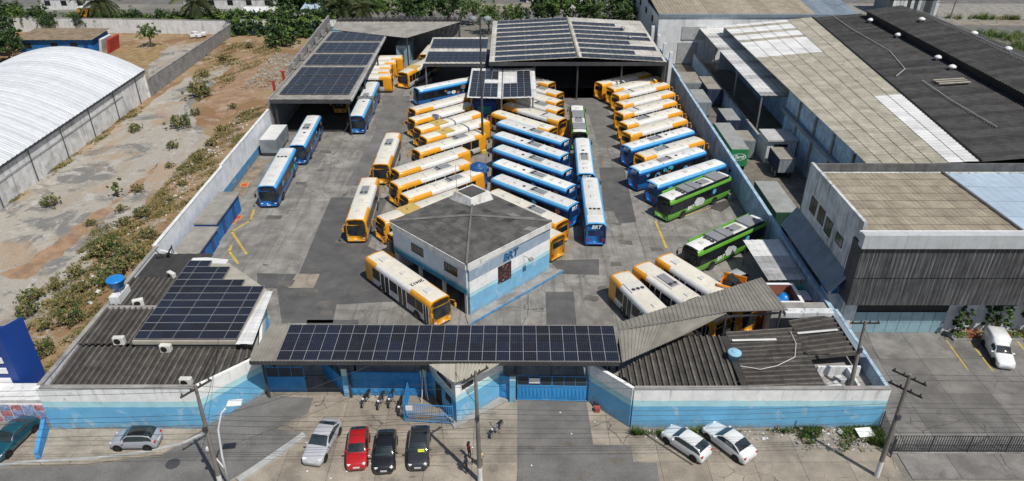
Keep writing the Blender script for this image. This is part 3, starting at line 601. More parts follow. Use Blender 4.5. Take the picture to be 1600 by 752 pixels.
roof_sheets(lw, (-37.35, 54.4, 4.2), (-32.2, 54.4, 4.2), (-32.2, 59.4, 4.4), (-37.35, 59.4, 4.4), 10, 1, m_black_roof, .17, valley=m_black_valley)
roof_sheets(lw, (-37.35, 59.6, 4.0), (-31.2, 59.6, 4.0), (-31.2, 64.6, 4.1), (-37.35, 64.6, 4.1), 6, 1, m_patch_dark, .04)
b = MB(); b.obox((-34.8, 54.3, 4.45), 5.0, .5, .3); b.build('gutter', m_concrete, lw)
b = MB(); b.obox((-36.9, 56.2, 4.6), .9, 2.2, 1.0); b.build('tank_plinth', m_white_wall, lw)
# raised solar roof
zA = 5.0
A, B, C, D = V(-32.2, 48.9, zA), V(-23.4, 48.9, zA), V(-23.0, 56.6, zA+.1), V(-32.3, 62.4, zA+.15)
b = MB(); b.prism([(-32.3, 48.75), (-23.5, 48.75), (-22.9, 56.4), (-28.9, 61.9), (-32.4, 62.3)], 4.62, 4.95); b.build('solar_deck', m_beige_sheet, lw)
b = MB(); b.prism([(-32.2, 48.85), (-23.6, 48.85), (-23.2, 56.2), (-29.1, 61.7), (-32.3, 62.1)], 3.35, 4.6); b.build('deck_wall', m_darksteel, lw)
roof_sheets(lw, (-23.35, 48.3, 4.97), (-21.9, 48.3, 4.97), (-22.5, 56.3, 4.97), (-23.2, 56.3, 4.97), 1, 16, m_white_sheet, .04)
b = MB(); b.prism([(-30.9, 62.4), (-28.6, 62.0), (-28.6, 61.2), (-32.2, 61.4), (-32.3, 62.3)], 4.96, 5.0); b.build('flashing', m_white_sheet, lw)
spots = [(i, j) for i in range(4) for j in range((11, 10, 8, 7)[i])]
panels(lw, A, B, D, spots, True, (1.14, 2.19), .06)
# blue polythene tank, air conditioners (things that stand on the roof)
def tank(loc, r, h, mat, label, legs=0.0):
    t = thing('water_tank', label, 'water tank', loc)
    x, y, z = loc; b = MB(); b.lathe((x, y, z+legs), [(r*.78, 0), (r, h*.82), (r*1.05, h*.84), (r*1.05, h*.9)], 22); b.build('tank', mat, t, True)
    b = MB(); b.lathe((x, y, z+legs), [(r*1.04, h*.9), (r*.98, h*.97), (r*.4, h*1.04), (r*.38, h*1.1), (.05, h*1.11)], 22); b.build('lid', mat, t)
    if legs:
        for k in range(4):
            a = PI/4+k*PI/2; b = MB(); b.tube((x+r*.7*math.cos(a), y+r*.7*math.sin(a), z-.02), (x+r*.7*math.cos(a), y+r*.7*math.sin(a), z+legs+.02), .035); b.build('leg', m_steel, t)
    return t
tank((-36.9, 56.2, 5.1), .78, .85, m_tank, 'open blue plastic water tank on a plinth above the black roof', 0.55)
def acunit(loc, rz, label):
    t = thing('air_conditioner', label, 'air conditioner', loc, 0); x, y, z = loc
    b = MB(); b.obox((x, y, z+.42), .95, .42, .75, rz); b.build('casing', m_cream, t, bevel=.03)
    n = V(math.sin(rz), -math.cos(rz), 0); c = V(x, y, z+.42)+n*.215+V(math.cos(rz), math.sin(rz), 0)*-.1
    b = MB(); R3 = Euler((PI/2, 0, rz)).to_matrix(); vs = [c + R3 @ V(.29*math.cos(a*PI/8), .29*math.sin(a*PI/8), 0) for a in range(16)] + [c+n*.02 + R3 @ V(.27*math.cos(a*PI/8), .27*math.sin(a*PI/8), 0) for a in range(16)]
    b.add(vs, [tuple(range(16, 32))] + [(i, (i+1) % 16, 16+(i+1) % 16, 16+i) for i in range(16)]); b.build('fan_grille', m_black, t)
    for s in (-.35, .35):
        b = MB(); p = V(x, y, z)+V(math.cos(rz), math.sin(rz), 0)*s; b.obox((p.x, p.y, z+.015), .08, .5, .09, rz); b.build('foot', m_steel, t)
    return t
acunit((-33.7, 49.25, 4.27), .05, 'boxy cream air conditioner by itself at the seam of the black roof')
acunit((-29.4, 48.45, 4.06), -.05, 'cream air conditioner against the front edge of the solar deck')
acunit((-26.2, 44.5, 3.8), .0, 'low cream air conditioner right behind the street parapet')
acunit((-34.6, 54.9, 4.25), .4, 'cream air conditioner beside the blue tank plinth')
acunit((-33.6, 59.9, 4.02), -.6, 'weathered air conditioner near the tangle of pipes at the wing\'s rear')
b = MB(); rr = random.Random(5)
for k in range(9):
    p = V(-36.2+rr.uniform(-.9, .9), 64.2+rr.uniform(-.5, .5), 4.16); q = p+V(rr.uniform(-.9, .9), rr.uniform(-.5, .5), rr.uniform(.1, 1.1)); b.tube(p, q, .05, n=5)
tag(b.build('cable_tangle', m_black), 'tangle of black pipes on the roof corner by the boundary wall', 'pipes')
# small blue rooms against the boundary wall
for (x0, x1, y0, y1, h, lab) in ((-37.2, -34.6, 67.6, 73.7, 2.3, 'lower blue lean-to room with grey slab roof next to the office wing'), (-37.2, -34.8, 73.9, 82.2, 2.65, 'higher blue lean-to room with overhanging grey slab roof by the boundary wall')):
    t = thing('lean_to_room', lab, 'shed', ((x0+x1)/2, (y0+y1)/2, 0))
    b = MB(); b.box(x0, x1, y0, y1, 0, h-.15); b.build('wall', m_blueflat, t)
    b = MB(); b.box(x0-.02, x1+.28, y0-.1, y1+.08, h-.148, h); b.build('roof_slab', m_shed_roof, t)
    for k in range(2):
        yy = y0+(y1-y0)*(.3+.42*k); b = MB(); b.box(x1+.003, x1+.04, yy-.42, yy+.42, 0.02, 2.05); dd = b.build('door', m_navy, t); b = MB(); b.box(x1+.04, x1+.09, yy+.25, yy+.3, 1.0, 1.12); b.build('handle', m_steel, dd)
# boundary walls of the yard
def bwall(label, pts, hs, t, mat, name='boundary_wall', coping=True, copm=m_concrete):
    p0 = pts[0]; o = thing(name, label, 'wall', (p0[0], p0[1], 0))
    b = MB()
    for k in range(len(pts)-1): b.wall(pts[k], pts[k+1], t, 0, hs[k])
    b.build('wall', mat, o)
    if coping:
        b = MB()
        for k in range(len(pts)-1):
            h0, h1 = hs[k] if isinstance(hs[k], (list, tuple)) else (hs[k], hs[k]); p, q = V(*pts[k], h0+.002), V(*pts[k+1], h1+.002); d = (q-p).normalized(); n = V(-d.y, d.x, 0)*(t/2+.05)
            b.slab(p+n+V(0, 0, .07), p-n+V(0, 0, .07), q-n+V(0, 0, .07), q+n+V(0, 0, .07), .07)
        b.build('coping', copm, o)
    return o
bwall('long stained white and blue wall between the yard and the vacant lot', [(-38.1, 66.1), (-38.1, 86.5), (-38.15, 107.9)], [4.15, 4.4], .3, m_yard_wall, copm=m_white_wall)
bwall('long stained blue-grey wall between the bus row and the trailer alley', [(30.05, 54.8), (30.05, 126), (30.05, 147)], [3.6, 3.8], .3, m_side_wall, copm=m_side_wall)
# ---------------------------------------------------------------- street front: gates and guard house
cp = thing('entrance_canopy', 'long entrance canopy carrying two rows of solar panels above the blue gates', 'canopy', (-6, 48, 0))
ze0, ze1 = 5.35, 5.6
roof_sheets(cp, (-21.3, 45.6, ze0), (8.75, 45.45, ze0), (8.75, 50.2, ze1), (-20.9, 50.2, ze1), 33, 1, m_canopy_sheet, .05, waves=3)
A = V(-19.1, 45.65, ze0+.06); panels(cp, A, V(8.7, 45.5, ze0+.06), V(-19.1, 50.2, ze1+.06), [(i, j) for i in range(25) for j in range(2)], False, (1.112, 2.2), .05)
b = MB(); b.wall((-21.3, 45.7), (8.7, 45.55), .15, 5.0, 5.3); b.build('fascia_beam', m_darksteel, cp)
b = MB(); b.wall((-21, 50.0), (8.7, 50.0), .15, 5.2, 5.5); b.build('rear_beam', m_darksteel, cp)
for x in (-21.0, -13.9, -7.6, .3, 8.2):
    for y in (47.3, 49.6):
        b = MB(); b.tube((x, y, 0), (x, y, 5.2), .11, n=8); b.build('post', m_darksteel, cp)
for x in (-21.0, -13.9, -7.6, .3, 8.2):
    b = MB(); b.obox((x, 47.8, 5.24), .12, 4.3, .16); b.build('rafter', m_darksteel, cp)
def pillar(x, y, h, label):
    b = MB(); b.box(x-.26, x+.26, y-.26, y+.26, 0, h); b.box(x-.31, x+.31, y-.31, y+.31, h, h+.1, 1); tag(b.build('gate_pillar', [m_street_wall, m_concrete]), label, 'pillar', 'gate pillars')
pillar(-14.25, 47.6, 3.1, 'pale blue gate pillar beside the folded open gate leaf')
pillar(-7.55, 47.5, 3.0, 'blue gate pillar at the turnstile corner of the guard house')
pillar(.05, 46.9, 2.9, 'pale blue gate pillar between the guard house and the closed double gate')
def gate(label, x0, x1, y0, y1, h, leaves, solid=.62, sign=False):
    g = thing('entrance_gate', label, 'gate', ((x0+x1)/2, (y0+y1)/2, 0)); a, c = V(x0, y0, 0), V(x1, y1, 0)
    for k in range(leaves):
        p, q = lerp(a, c, k/leaves), lerp(a, c, (k+1)/leaves); d = (q-p).normalized(); p, q = p+d*.03, q-d*.03; n = V(d.y, -d.x, 0)
        if n.y > 0: n = -n
        fr = MB()
        for z in (.1, h*solid, h): fr.tube(p+V(0, 0, z), q+V(0, 0, z), .035, n=6)
        for s in range(4): r_ = lerp(p, q, s/3); fr.tube(r_+V(0, 0, .08), r_+V(0, 0, h), .03, n=6)
        f = fr.build('gate_leaf', m_gate, g)
        N = 9
        for s in range(N):
            r0_, r1_ = lerp(p, q, s/N), lerp(p, q, (s+1)/N); m_ = (r0_+r1_)/2 + n*.07; b = MB()
            b.add([r0_+V(0, 0, .12), r1_+V(0, 0, .12), r1_+V(0, 0, h*solid-.03), r0_+V(0, 0, h*solid-.03), m_+V(0, 0, h*solid*.5)], [(0, 1, 4), (1, 2, 4), (2, 3, 4), (3, 0, 4)])
            b.build('pressed_panel', m_gate, f)
        b = MB(); b.add([p+V(0, 0, h*solid+.03), q+V(0, 0, h*solid+.03), q+V(0, 0, h-.03), p+V(0, 0, h-.03)], [(0, 1, 2, 3)]); b.build('mesh_infill', m_gate_dark, f)
        if sign and k == 0:
            c_ = lerp(p, q, .5)+n*.05; b = MB(); b.obox((c_.x, c_.y, h*.82), .9, .03, .55, math.atan2(d.y, d.x)); b.build('notice', m_signwhite, f)
    return g
gate('closed blue double gate with dark upper mesh by the driveway', .42, 6.35, 46.95, 46.75, 2.75, 2, sign=True)
gate('closed blue gate leaf with dark upper mesh next to the street office wing', -21.2, -17.9, 48.0, 48.0, 2.75, 1)
gate('blue gate leaf swung open into the dark entrance', -17.0, -14.6, 50.3, 47.8, 2.75, 1)
def panelwall(label, x0, x1, y0, y1, h):
    g = thing('blue_screen_wall', label, 'screen wall', ((x0+x1)/2, (y0+y1)/2, 0)); L = x1-x0; n = max(1, round(L/.62)); a = V(x0, y0, 0); c = V(x1, y1, 0)
    b = MB(); b.wall((x0, y0+.06), (x1, y1+.06), .08, 0, h); b.build('backing', m_gate, g)
    for j in range(3):
        for s in range(n):
            r0_, r1_ = lerp(a, c, s/n), lerp(a, c, (s+1)/n); m_ = (r0_+r1_)/2+V(0, -.06, (j+.5)*h/3); b = MB()
            b.add([r0_+V(0, 0, j*h/3+.015), r1_+V(0, 0, j*h/3+.015), r1_+V(0, 0, (j+1)*h/3-.015), r0_+V(0, 0, (j+1)*h/3-.015), m_], [(0, 1, 4), (1, 2, 4), (2, 3, 4), (3, 0, 4)]); b.build('pressed_panel', m_gate, g)
panelwall('long bright blue pressed metal screen behind the parked motorcycles', -13.95, -7.85, 47.55, 47.5, 2.6)
panelwall('short blue pressed metal screen beside the guard house door', -7.25, -5.6, 47.5, 47.5, 2.6)
panelwall('narrow blue pressed metal screen between guard house and gate pillar', -1.15, -.25, 47.2, 46.95, 2.6)
gh = thing('guard_house', 'wedge shaped white and blue guard house under a beige corrugated roof', 'guard house', (-4.0, 47, 0))
g0, g1, g2, g3 = V(-7.0, 47.7, 0), V(-4.55, 44.1, 0), V(-.75, 47.5, 0), V(-3, 49.4, 0)
b = MB(); b.prism([g0[:2], g1[:2], g2[:2], g3[:2]], 0, 4.2); b.build('wall', m_street_wall, gh)
b = MB(); b.prism([(g1+V(-.75, .62, 0))[:2], (g1+V(-.2, -.6, 0))[:2], (g2+V(.6, -.6, 0))[:2], (g2+V(.1, .0, 0))[:2]], 0, .15); b.build('plinth', m_concrete, gh)
cx = [V(-7.6, 46.4, 5.28), V(-4.55, 43.75, 4.65), V(-2.0, 46.2, 5.28)]
roof_sheets(gh, cx[0]+V(.5, -.6, -.12), cx[1]+V(-.02, 0, 0), V(-4.57, 45.75, 5.25), V(-7.1, 45.78, 5.26), 6, 1, m_beige_sheet, .04, waves=2)
roof_sheets(gh, cx[1]+V(.02, 0, 0), V(-1.9, 44.9, 4.98), V(-.7, 45.75, 5.26), V(-4.53, 45.75, 5.25), 6, 1, m_beige_sheet, .04, waves=2)
for p, q in ((g0, g1), (g1, g2)):
    d = (q-p).normalized(); n = V(d.y, -d.x, 0); b = MB(); b.wall(lerp(p, q, .03)+n*-.2, lerp(p, q, .97)+n*-.2, .2, 4.2, 4.62); b.build('parapet', m_dirty_white, gh)
    for t in ((.45, .72) if p is g0 else (.24,)):
        framed_window(gh, lerp(p, q, t)+V(0, 0, 3.55)+n*.02, d, 1.1, .38, 1)
d0 = (g1-g0).normalized(); n0 = V(d0.y, -d0.x, 0)
b = MB(); c = lerp(g0, g1, .33); b.obox((c+n0*.03+V(0, 0, 1.1))[:], .9, .08, 2.1, math.atan2(d0.y, d0.x)); b.build('door', m_dark_in, gh)
b = MB(); c = lerp(g0, g1, .72); b.obox((c+n0*.03+V(0, 0, 1.9))[:], .9, .06, .6, math.atan2(d0.y, d0.x)); b.build('hatch', m_dark_in, gh)
d1 = (g2-g1).normalized(); n1 = V(d1.y, -d1.x, 0)
b = MB(); c = lerp(g1, g2, .3)+n1*.03; b.obox((c.x, c.y, 2.85), .8, .04, .55, math.atan2(d1.y, d1.x)); b.build('notice', m_lightglass, gh)
# blue railing pen
rl = thing('railing_pen', 'blue steel railing enclosing the pedestrian entrance of the guard house', 'railing', (-6.5, 45, 0))
rp = [V(-8.9, 47.2, 0), V(-8.9, 44.4, 0), V(-4.85, 44.05, 0)]
for p, q in zip(rp[:-1], rp[1:]):
    b = MB()
    for z in (.12, 1.0, 1.95): b.tube(p+V(0, 0, z), q+V(0, 0, z), .03, n=6)
    b.build('rail', m_gate, rl); n = int((q-p).length/.17)
    b = MB()
    for k in range(n+1): r = lerp(p, q, k/n); b.tube(r+V(0, 0, .1), r+V(0, 0, 1.95), .026, n=4)
    stuff(b.build('bars', m_gate, rl))
for p in rp:
    b = MB(); b.tube(p, p+V(0, 0, 2.05), .05, n=8); b.build('post', m_gate, rl)
b = MB(); b.obox((-8.45, 44.3, 1.55), .55, .04, .5); b.build('notice', m_signwhite, rl)
b = MB(); b.tube((-7.75, 46.6, 0), (-7.5, 47.2, 3.2), .035); b.tube((-7.2, 46.9, 0), (-7.5, 47.2, 3.2), .035); tag(b.build('stay_pipe', m_whitemetal), 'two thin white stay pipes leaning on the gate pillar by the railing pen', 'pipes')
# ---------------------------------------------------------------- street front: right wing
rw = thing('street_workshop', 'low workshop wing with several black corrugated roofs behind the blue street wall by the pole', 'building', (19, 48, 0))
b = MB(); b.wall((9.75, 43.8), (30.15, 43.8), .3, 0, 4.15); b.build('street_wall', m_street_wall, rw)
b = MB(); b.wall((6.62, 46.9), (9.7, 43.82), .3, 0, 4.15); b.build('street_wall', m_street_wall, rw)
b = MB(); b.box(6.45, 6.75, 46.95, 49.2, 0, 4.1); b.build('gate_return_wall', m_street_wall, rw)
b = MB(); b.wall((30.0, 44.0), (30.0, 54.6), .3, 0, 4.15); b.build('side_wall', m_side_wall, rw)
b = MB(); b.wall((9.8, 43.8), (30.1, 43.8), .4, 4.152, 4.22); b.build('coping', m_concrete, rw)
b = MB(); b.prism([(9.9, 44.0), (25.2, 44.0), (25.2, 47.8), (29.7, 47.8), (29.7, 54.4), (15, 50.2), (8.0, 47.2)], 2.6, 2.75); b.build('ceiling', m_concrete, rw)
for k in range(18):
    xa, xb = 8.9+k*.525, 8.9+(k+1)*.525; xm = (xa+xb)/2; yl = 44.0 if xm > 10.2 else 44.0+(10.2-xm)*1.35; yh = 50.5 if xm > 14.6 else 46.1+(xm-8.7)*.735
    if yh-yl > .5: roof_sheets(rw, (xa, yl, 3.6+(yl-44)*.084), (xb, yl, 3.6+(yl-44)*.084), (xb, yh, 3.6+(yh-44)*.084), (xa, yh, 3.6+(yh-44)*.084), 1, 2 if yh-yl > 4 else 1, m_black_roof, .17, valley=m_black_valley)
roof_sheets(rw, (19.0, 44.05, 3.75), (19.0, 51.6, 3.75), (24.9, 51.9, 4.05), (25.0, 44.05, 4.05), 14, 2, m_black_roof, .17, valley=m_black_valley)
roof_sheets(rw, (25.2, 47.8, 3.7), (25.2, 53.4, 3.7), (29.4, 54.2, 4.0), (29.4, 48.1, 4.0), 9, 1, m_black_roof, .17, valley=m_black_valley)
b = MB(); b.obox((18.65, 47.4, 3.85), .5, 6.6, .35); b.build('box_gutter', m_patch_dark, rw)
b = MB(); b.obox((25.1, 47.6, 3.7), .22, 7.0, .5); b.build('box_gutter', m_patch_dark, rw)
for a, c in (((19.2, 50.1, 3.93), (23.0, 50.0, 4.12)), ((25.3, 51.2, 3.87), (28.9, 51.4, 4.12))):
    b = MB(); b.slab(V(*a)+V(0, -.13, .1), V(*a)+V(0, .13, .1), V(*c)+V(0, .13, .1), V(*c)+V(0, -.13, .1), .02); b.build('light_sheet', m_white_sheet, rw)
b = MB(); b.obox((27.2, 54.0, 4.15), 4.4, .8, .5); b.build('white_parapet', m_dirty_white, rw)
b = MB(); b.slab((29.3, 47.6, 4.22), (29.75, 47.6, 4.22), (29.75, 54.3, 4.22), (29.3, 54.3, 4.22), .05); b.build('flashing', m_bluegrey_sheet, rw)
b = MB(); b.box(25.6, 29.2, 46.9, 47.1, 2.75, 3.7); b.box(28.0, 28.2, 44.1, 46.85, 2.75, 3.7); b.build('patio_wall', m_white_wall, rw)
b = MB(); b.box(25.5, 29.8, 44.0, 47.7, 2.5, 2.75); b.build('patio_floor', m_concrete, rw)
for (x, y, s) in ((26.4, 45.2, 1.3), (27.3, 46.2, .9), (26.9, 44.7, .8)):
    b = MB(); b.obox((x, y, 2.96), s, s*.7, .4, .3*s); b.build('rubble_slab', m_dirty_white, rw)
tank((18.65, 47.6, 4.02), .55, .75, m_tank2, 'small faded pale blue tank in the gutter between black roofs')
b = MB(); rr = [V(21.8, 44.6, 4.15), V(21.2, 46.5, 4.12), V(22.6, 48.2, 4.15), V(24.4, 49.2, 4.25), V(24.6, 50.8, 4.3)]
b.path([V(19.0, 46.7, 4.0), V(20.5, 46.2, 4.05), V(22, 46.6, 4.1), V(23.8, 47.6, 4.2), V(24.5, 49.4, 4.25), V(24.55, 51, 4.3)], .025, 5); tag(b.build('roof_hose', m_signwhite), 'white hose curving over the black workshop roof', 'hose')
rc = thing('curved_canopy', 'grey beige corrugated double pitch canopy sheltering the ends of parked buses', 'canopy', (16, 51, 0))
roof_sheets(rc, (9.0, 49.3, 5.72), (19.0, 51.95, 5.75), (19.4, 55.9, 5.35), (8.95, 50.4, 5.6), 13, 1, m_canopy_sheet, .05, waves=2)
roof_sheets(rc, (19.02, 51.95, 5.75), (24.4, 52.3, 5.75), (24.0, 58.2, 5.3), (19.42, 55.9, 5.35), 7, 1, m_canopy_sheet, .05, waves=2)
roof_sheets(rc, (8.9, 45.45, 5.35), (15.0, 49.3, 5.35), (19.0, 51.85, 5.7), (9.0, 49.2, 5.68), 13, 1, m_canopy_sheet, .05, waves=2)
b = MB(); b.path([V(9.0, 49.25, 5.8), V(13.5, 50.35, 5.82), V(19.0, 51.9, 5.84), V(24.4, 52.15, 5.82)], .07, 6); b.build('ridge_cap', m_ridge, rc)
for p in ((9.2, 49.2), (13.5, 50.8), (19, 52), (24, 52.6), (23.7, 57.6), (14, 52.6)):
    b = MB(); b.tube((*p, 0), (*p, 5.22 if p[0] == 23.7 else 5.42), .1); b.build('post', m_darksteel, rc)
for p, q in (((9.2, 49.2), (19, 52)), ((19, 52), (24, 52.6)), ((9.2, 50.2), (23.7, 57.6))):
    b = MB(); b.wall(p, q, .1, 5.08, 5.26); b.build('beam', m_darksteel, rc)
# junk corner: sheet shelter, skip, tank
sh = thing('sheet_shelter', 'small shelter with white and grey sheet roof against the alley wall', 'shelter', (27.8, 64.8, 0))
roof_sheets(sh, (25.9, 61.0, 3.1), (29.6, 61.0, 3.2), (29.6, 69.2, 3.2), (25.6, 69.2, 3.1), 2, 7, lambda i, j: m_white_sheet if j > 3 else m_grey_sheet, .03, waves=3)
for p in ((26.1, 61.3), (29.4, 61.3), (26, 69), (29.4, 69)):
    b = MB(); b.tube((*p, 0), (*p, 3.12), .07); b.build('post', m_steel, sh)
sk = thing('open_bin_bay', 'open topped brick red bay holding blue sacks', 'bay', (26.0, 59.0, 0))
b = MB(); b.box(23.6, 28.2, 57.2, 57.4, 0, 3.0); b.box(23.6, 28.2, 60.4, 60.6, 0, 3.0); b.box(23.6, 23.8, 57.42, 60.38, 0, 3.0); b.box(28.0, 28.2, 57.42, 60.38, 0, 3.0); b.build('wall', m_brick, sk)
b = MB(); b.box(23.55, 28.25, 57.15, 57.45, 3.0, 3.08); b.box(23.55, 28.25, 60.35, 60.65, 3.0, 3.08); b.box(27.95, 28.25, 57.46, 60.34, 3.0, 3.08); b.build('coping', m_signwhite, sk)
b = MB(); rr = random.Random(2)
for k in range(7): b.lathe((26.0+rr.uniform(-.9, 1.2), 58.8+rr.uniform(-.8, .8), 0), [(.55, 0), (.7, .8), (.68, 1.9), (.4, 2.3+rr.uniform(0, .3)), (.1, 2.5)], 9)
tag(b.build('sack_pile', m_tank, None, True), 'pile of bright blue sacks inside the brick red bay', 'sacks')
b = MB(); b.box(28.35, 29.7, 59.0, 60.5, 0, 2.1); b.box(28.28, 29.78, 58.9, 60.6, 2.1, 2.2, 1); tag(b.build('storage_cabinet', [m_grey_c, m_white_sheet]), 'white topped storage cabinet squeezed between red bay and alley wall', 'cabinet')
b = MB(); b.box(27.5, 29.6, 60.9, 61.0, 0, 2.6); tag(b.build('teal_board', m_teal), 'teal board standing under the sheet shelter edge', 'board')
b = MB(); b.box(30.3, 31.5, 57.5, 59.0, 0, 3.9); tag(b.build('tank_stand', m_dirty_white), 'square white block carrying the open blue tank beside the grey hall', 'plinth')
tank((30.9, 58.25, 3.9), .85, .95, m_tank, 'open blue water tank on the white block between shelter and hall')
# parapet strip behind the workshop
b = MB(); b.obox((27.1, 55.9, 1.7), 5.4, 1.4, 3.4); b.obox((27.1, 55.9, 3.44), 5.5, 1.5, .08, 0, 1); tag(b.build('store_room', [m_dirty_white, m_concrete]), 'narrow store room with stained flat roof behind the black workshop roofs', 'store room')

# ---------------------------------------------------------------- neighbouring hall with dark cladding
hd = thing('clad_hall', 'tall hall with dark streaked ribbed cladding and tan roof over the parking lot', 'building', (45, 62, 0))
b = MB(); b.box(32.0, 68, 69.3, 69.6, 0, 11.2); b.box(31.4, 31.7, 56.4, 69.6, 0, 12.3); b.box(68, 68.3, 56.4, 69.6, 0, 11.2); b.build('wall', m_dirty_white, hd)
b = MB(); b.box(41.9, 68, 56.7, 57.0, 0, 4.2); b.box(31.75, 33.0, 56.7, 57.0, 0, 4.2); b.build('ground_floor_wall', m_white_wall, hd)
b = MB(); b.box(33.0, 41.9, 56.62, 56.8, 2.45, 4.2); b.build('opening_dark_fill', m_dark_in, hd)  # dark fill painted in for the unlit opening above the glazing
for i in range(8):
    x0 = 33.05+i*1.1
    for j in range(2):
        b = MB(); b.box(x0+.02, x0+1.08, 56.5, 56.56, .02+j*1.22, 1.2+j*1.22); b.build('glazed_panel', m_lightglass, hd)
b = MB(); b.box(31.3, 68, 55.3, 57.3, 4.15, 4.4); b.build('soffit', m_darksteel, hd)
def cladding(parent, x0, x1, y, z0, z1, n, mat):
    for i in range(n):
        a, c = x0+(x1-x0)*i/n, x0+(x1-x0)*(i+1)/n; w = c-a; b = MB(); prof = [(0, 0), (.1, 0), (.18, -.035), (.32, -.035), (.4, 0), (.6, 0), (.68, -.035), (.82, -.035), (.9, 0), (1, 0)]
        vs = [(a+w*t, y+h, z0) for t, h in prof]+[(a+w*t, y+h, z1) for t, h in prof]; k = len(prof)
        b.add(vs, [(q, q+1, k+q+1, k+q) for q in range(k-1)]); b.build('cladding_sheet', mat, parent)
cladding(hd, 31.2, 68, 55.25, 7.15, 10.3, 46, m_clad); cladding(hd, 31.2, 68, 55.22, 4.15, 7.08, 46, m_clad)
b = MB(); b.box(31.2, 31.4, 55.3, 57.2, 4.2, 10.4); b.box(31.25, 68, 55.29, 55.5, 4.2, 10.4); b.build('cladding_core', m_darksteel, hd)
b = MB(); b.box(31.0, 68, 54.95, 55.75, 10.4, 11.75); b.build('fascia', m_fascia, hd)
b = MB(); b.box(31.1, 68, 55.76, 56.3, 11.3, 11.55); b.build('gutter', m_white_wall, hd)
roof_sheets(hd, (31.75, 56.3, 11.2), (45.9, 56.3, 11.2), (45.2, 69.3, 11.2), (32.0, 69.3, 11.2), 13, 8, m_tan_roof, .03, waves=2, lift=.045)
roof_sheets(hd, (46.2, 56.3, 11.15), (68, 56.3, 10.9), (68, 69.3, 10.9), (45.5, 69.3, 11.15), 12, 4, m_blue_roof, .03, waves=2)
b = MB(); b.path([V(46.0, 56.3, 11.3), V(45.3, 69.3, 11.3)], .16, 6); b.build('ridge_cap', m_ridge, hd)
b = MB(); b.wall((31.5, 69.9), (68, 69.9), .3, 0, 12.0); b.build('rear_parapet', pm('grimy_parapet', (.13, .13, .13), var=.3, streak=.6, streak_col=(.05, .05, .05)), hd)
for y, dz in ((66.8, 0), (64.6, 0), (62.6, -.2), (59.9, -.1)):
    framed_window(hd, (31.38, y, 8.6+dz), (0, -1, 0), 1.5, 1.6 if y > 62 else 1.0, 2)
b = MB(); b.slab((29.95, 56.5, 4.6), (29.95, 70.5, 4.4), (31.38, 70.5, 6.6), (31.38, 56.5, 6.6), .06); o = b.build('lean_to_sheet', m_bluegrey_sheet, hd)
roof_sheets(hd, (30.1, 70.5, 4.5), (30.1, 57.0, 4.5), (31.36, 57.0, 6.6), (31.36, 70.5, 6.6), 14, 1, m_bluegrey_sheet, .03, waves=2, name='lean_to_roof_sheet')
b = MB(); b.box(31.75, 33, 56.45, 56.69, 0, 3.3); b.build('pier', m_dirty_white, hd)
# flower bed with shrubs in front
b = MB(); b.prism([(42.4, 55.1), (68, 55.1), (68, 56.6), (42.2, 56.6)], 0, .25); bed = tag(b.build('planter_kerb', m_concrete), 'low concrete planter bed in front of the clad hall', 'planter')
# ---------------------------------------------------------------- large warehouse with cream and black roofs
we = thing('long_warehouse', 'very long warehouse with cream sheet roof slope and black roof slopes beyond the trailer alley', 'warehouse', (60, 110, 0))
def sb(name, mat, *box):
    b = MB(); b.box(*box); return b.build(name, mat, we)
sb('wall', m_side_wall, 41.3, 41.6, 76, 104, 0, 8.8); sb('wall', m_dirty_white, 41.65, 85.5, 75.7, 76, 0, 8.9)
sb('inner_wall', m_side_wall, 44.5, 44.8, 104.2, 143, 0, 8.6); sb('wall', m_white_wall, 41.65, 58, 143.4, 143.7, 0, 8.8)
sb('floor_block', m_dark_in, 45, 79, 76.2, 140, 0, 7.6)
roof_sheets(we, (41.1, 143, 8.9), (41.1, 76, 8.9), (53.6, 76, 9.6), (60.0, 147.1, 9.6), 42, 7, lambda i, j: m_white_sheet if (i < 14 and j < 5 and (i % 3 != 1 or i > 9)) or (i > 27 and j > 4) else m_tile_beige, .035, waves=2, lift=.07)
roof_sheets(we, (60.1, 147, 9.5), (53.8, 76, 9.5), (68.3, 76, 10.8), (68.6, 145, 10.8), 62, 1, m_dark_sheet, .07, waves=2)
b = MB(); b.path([V(60.05, 147, 9.66), V(53.7, 76, 9.66)], .18, 5); b.build('valley_gutter', m_black, we)
# raised monitor roof
roof_sheets(we, (67.9, 142.5, 12.0), (67.9, 76, 12.0), (74.5, 76, 13.0), (74.5, 142, 13.0), 48, 1, m_dark_sheet, .07, waves=2)
roof_sheets(we, (80.3, 141, 11.2), (86, 76, 11.2), (74.6, 76, 13.0), (74.6, 142, 13.0), 40, 1, m_dark_sheet, .07, waves=2)
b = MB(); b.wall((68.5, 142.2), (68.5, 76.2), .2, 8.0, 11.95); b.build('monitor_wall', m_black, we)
b = MB(); b.wall((85.6, 76.2), (80, 140.8), .2, 0, 11.0); b.wall((60.5, 146.8), (68.5, 144.6), .2, 0, 9.4); b.wall((68.6, 141.9), (80, 140.7), .2, 0, 11.0); b.build('wall', m_dirty_white, we)
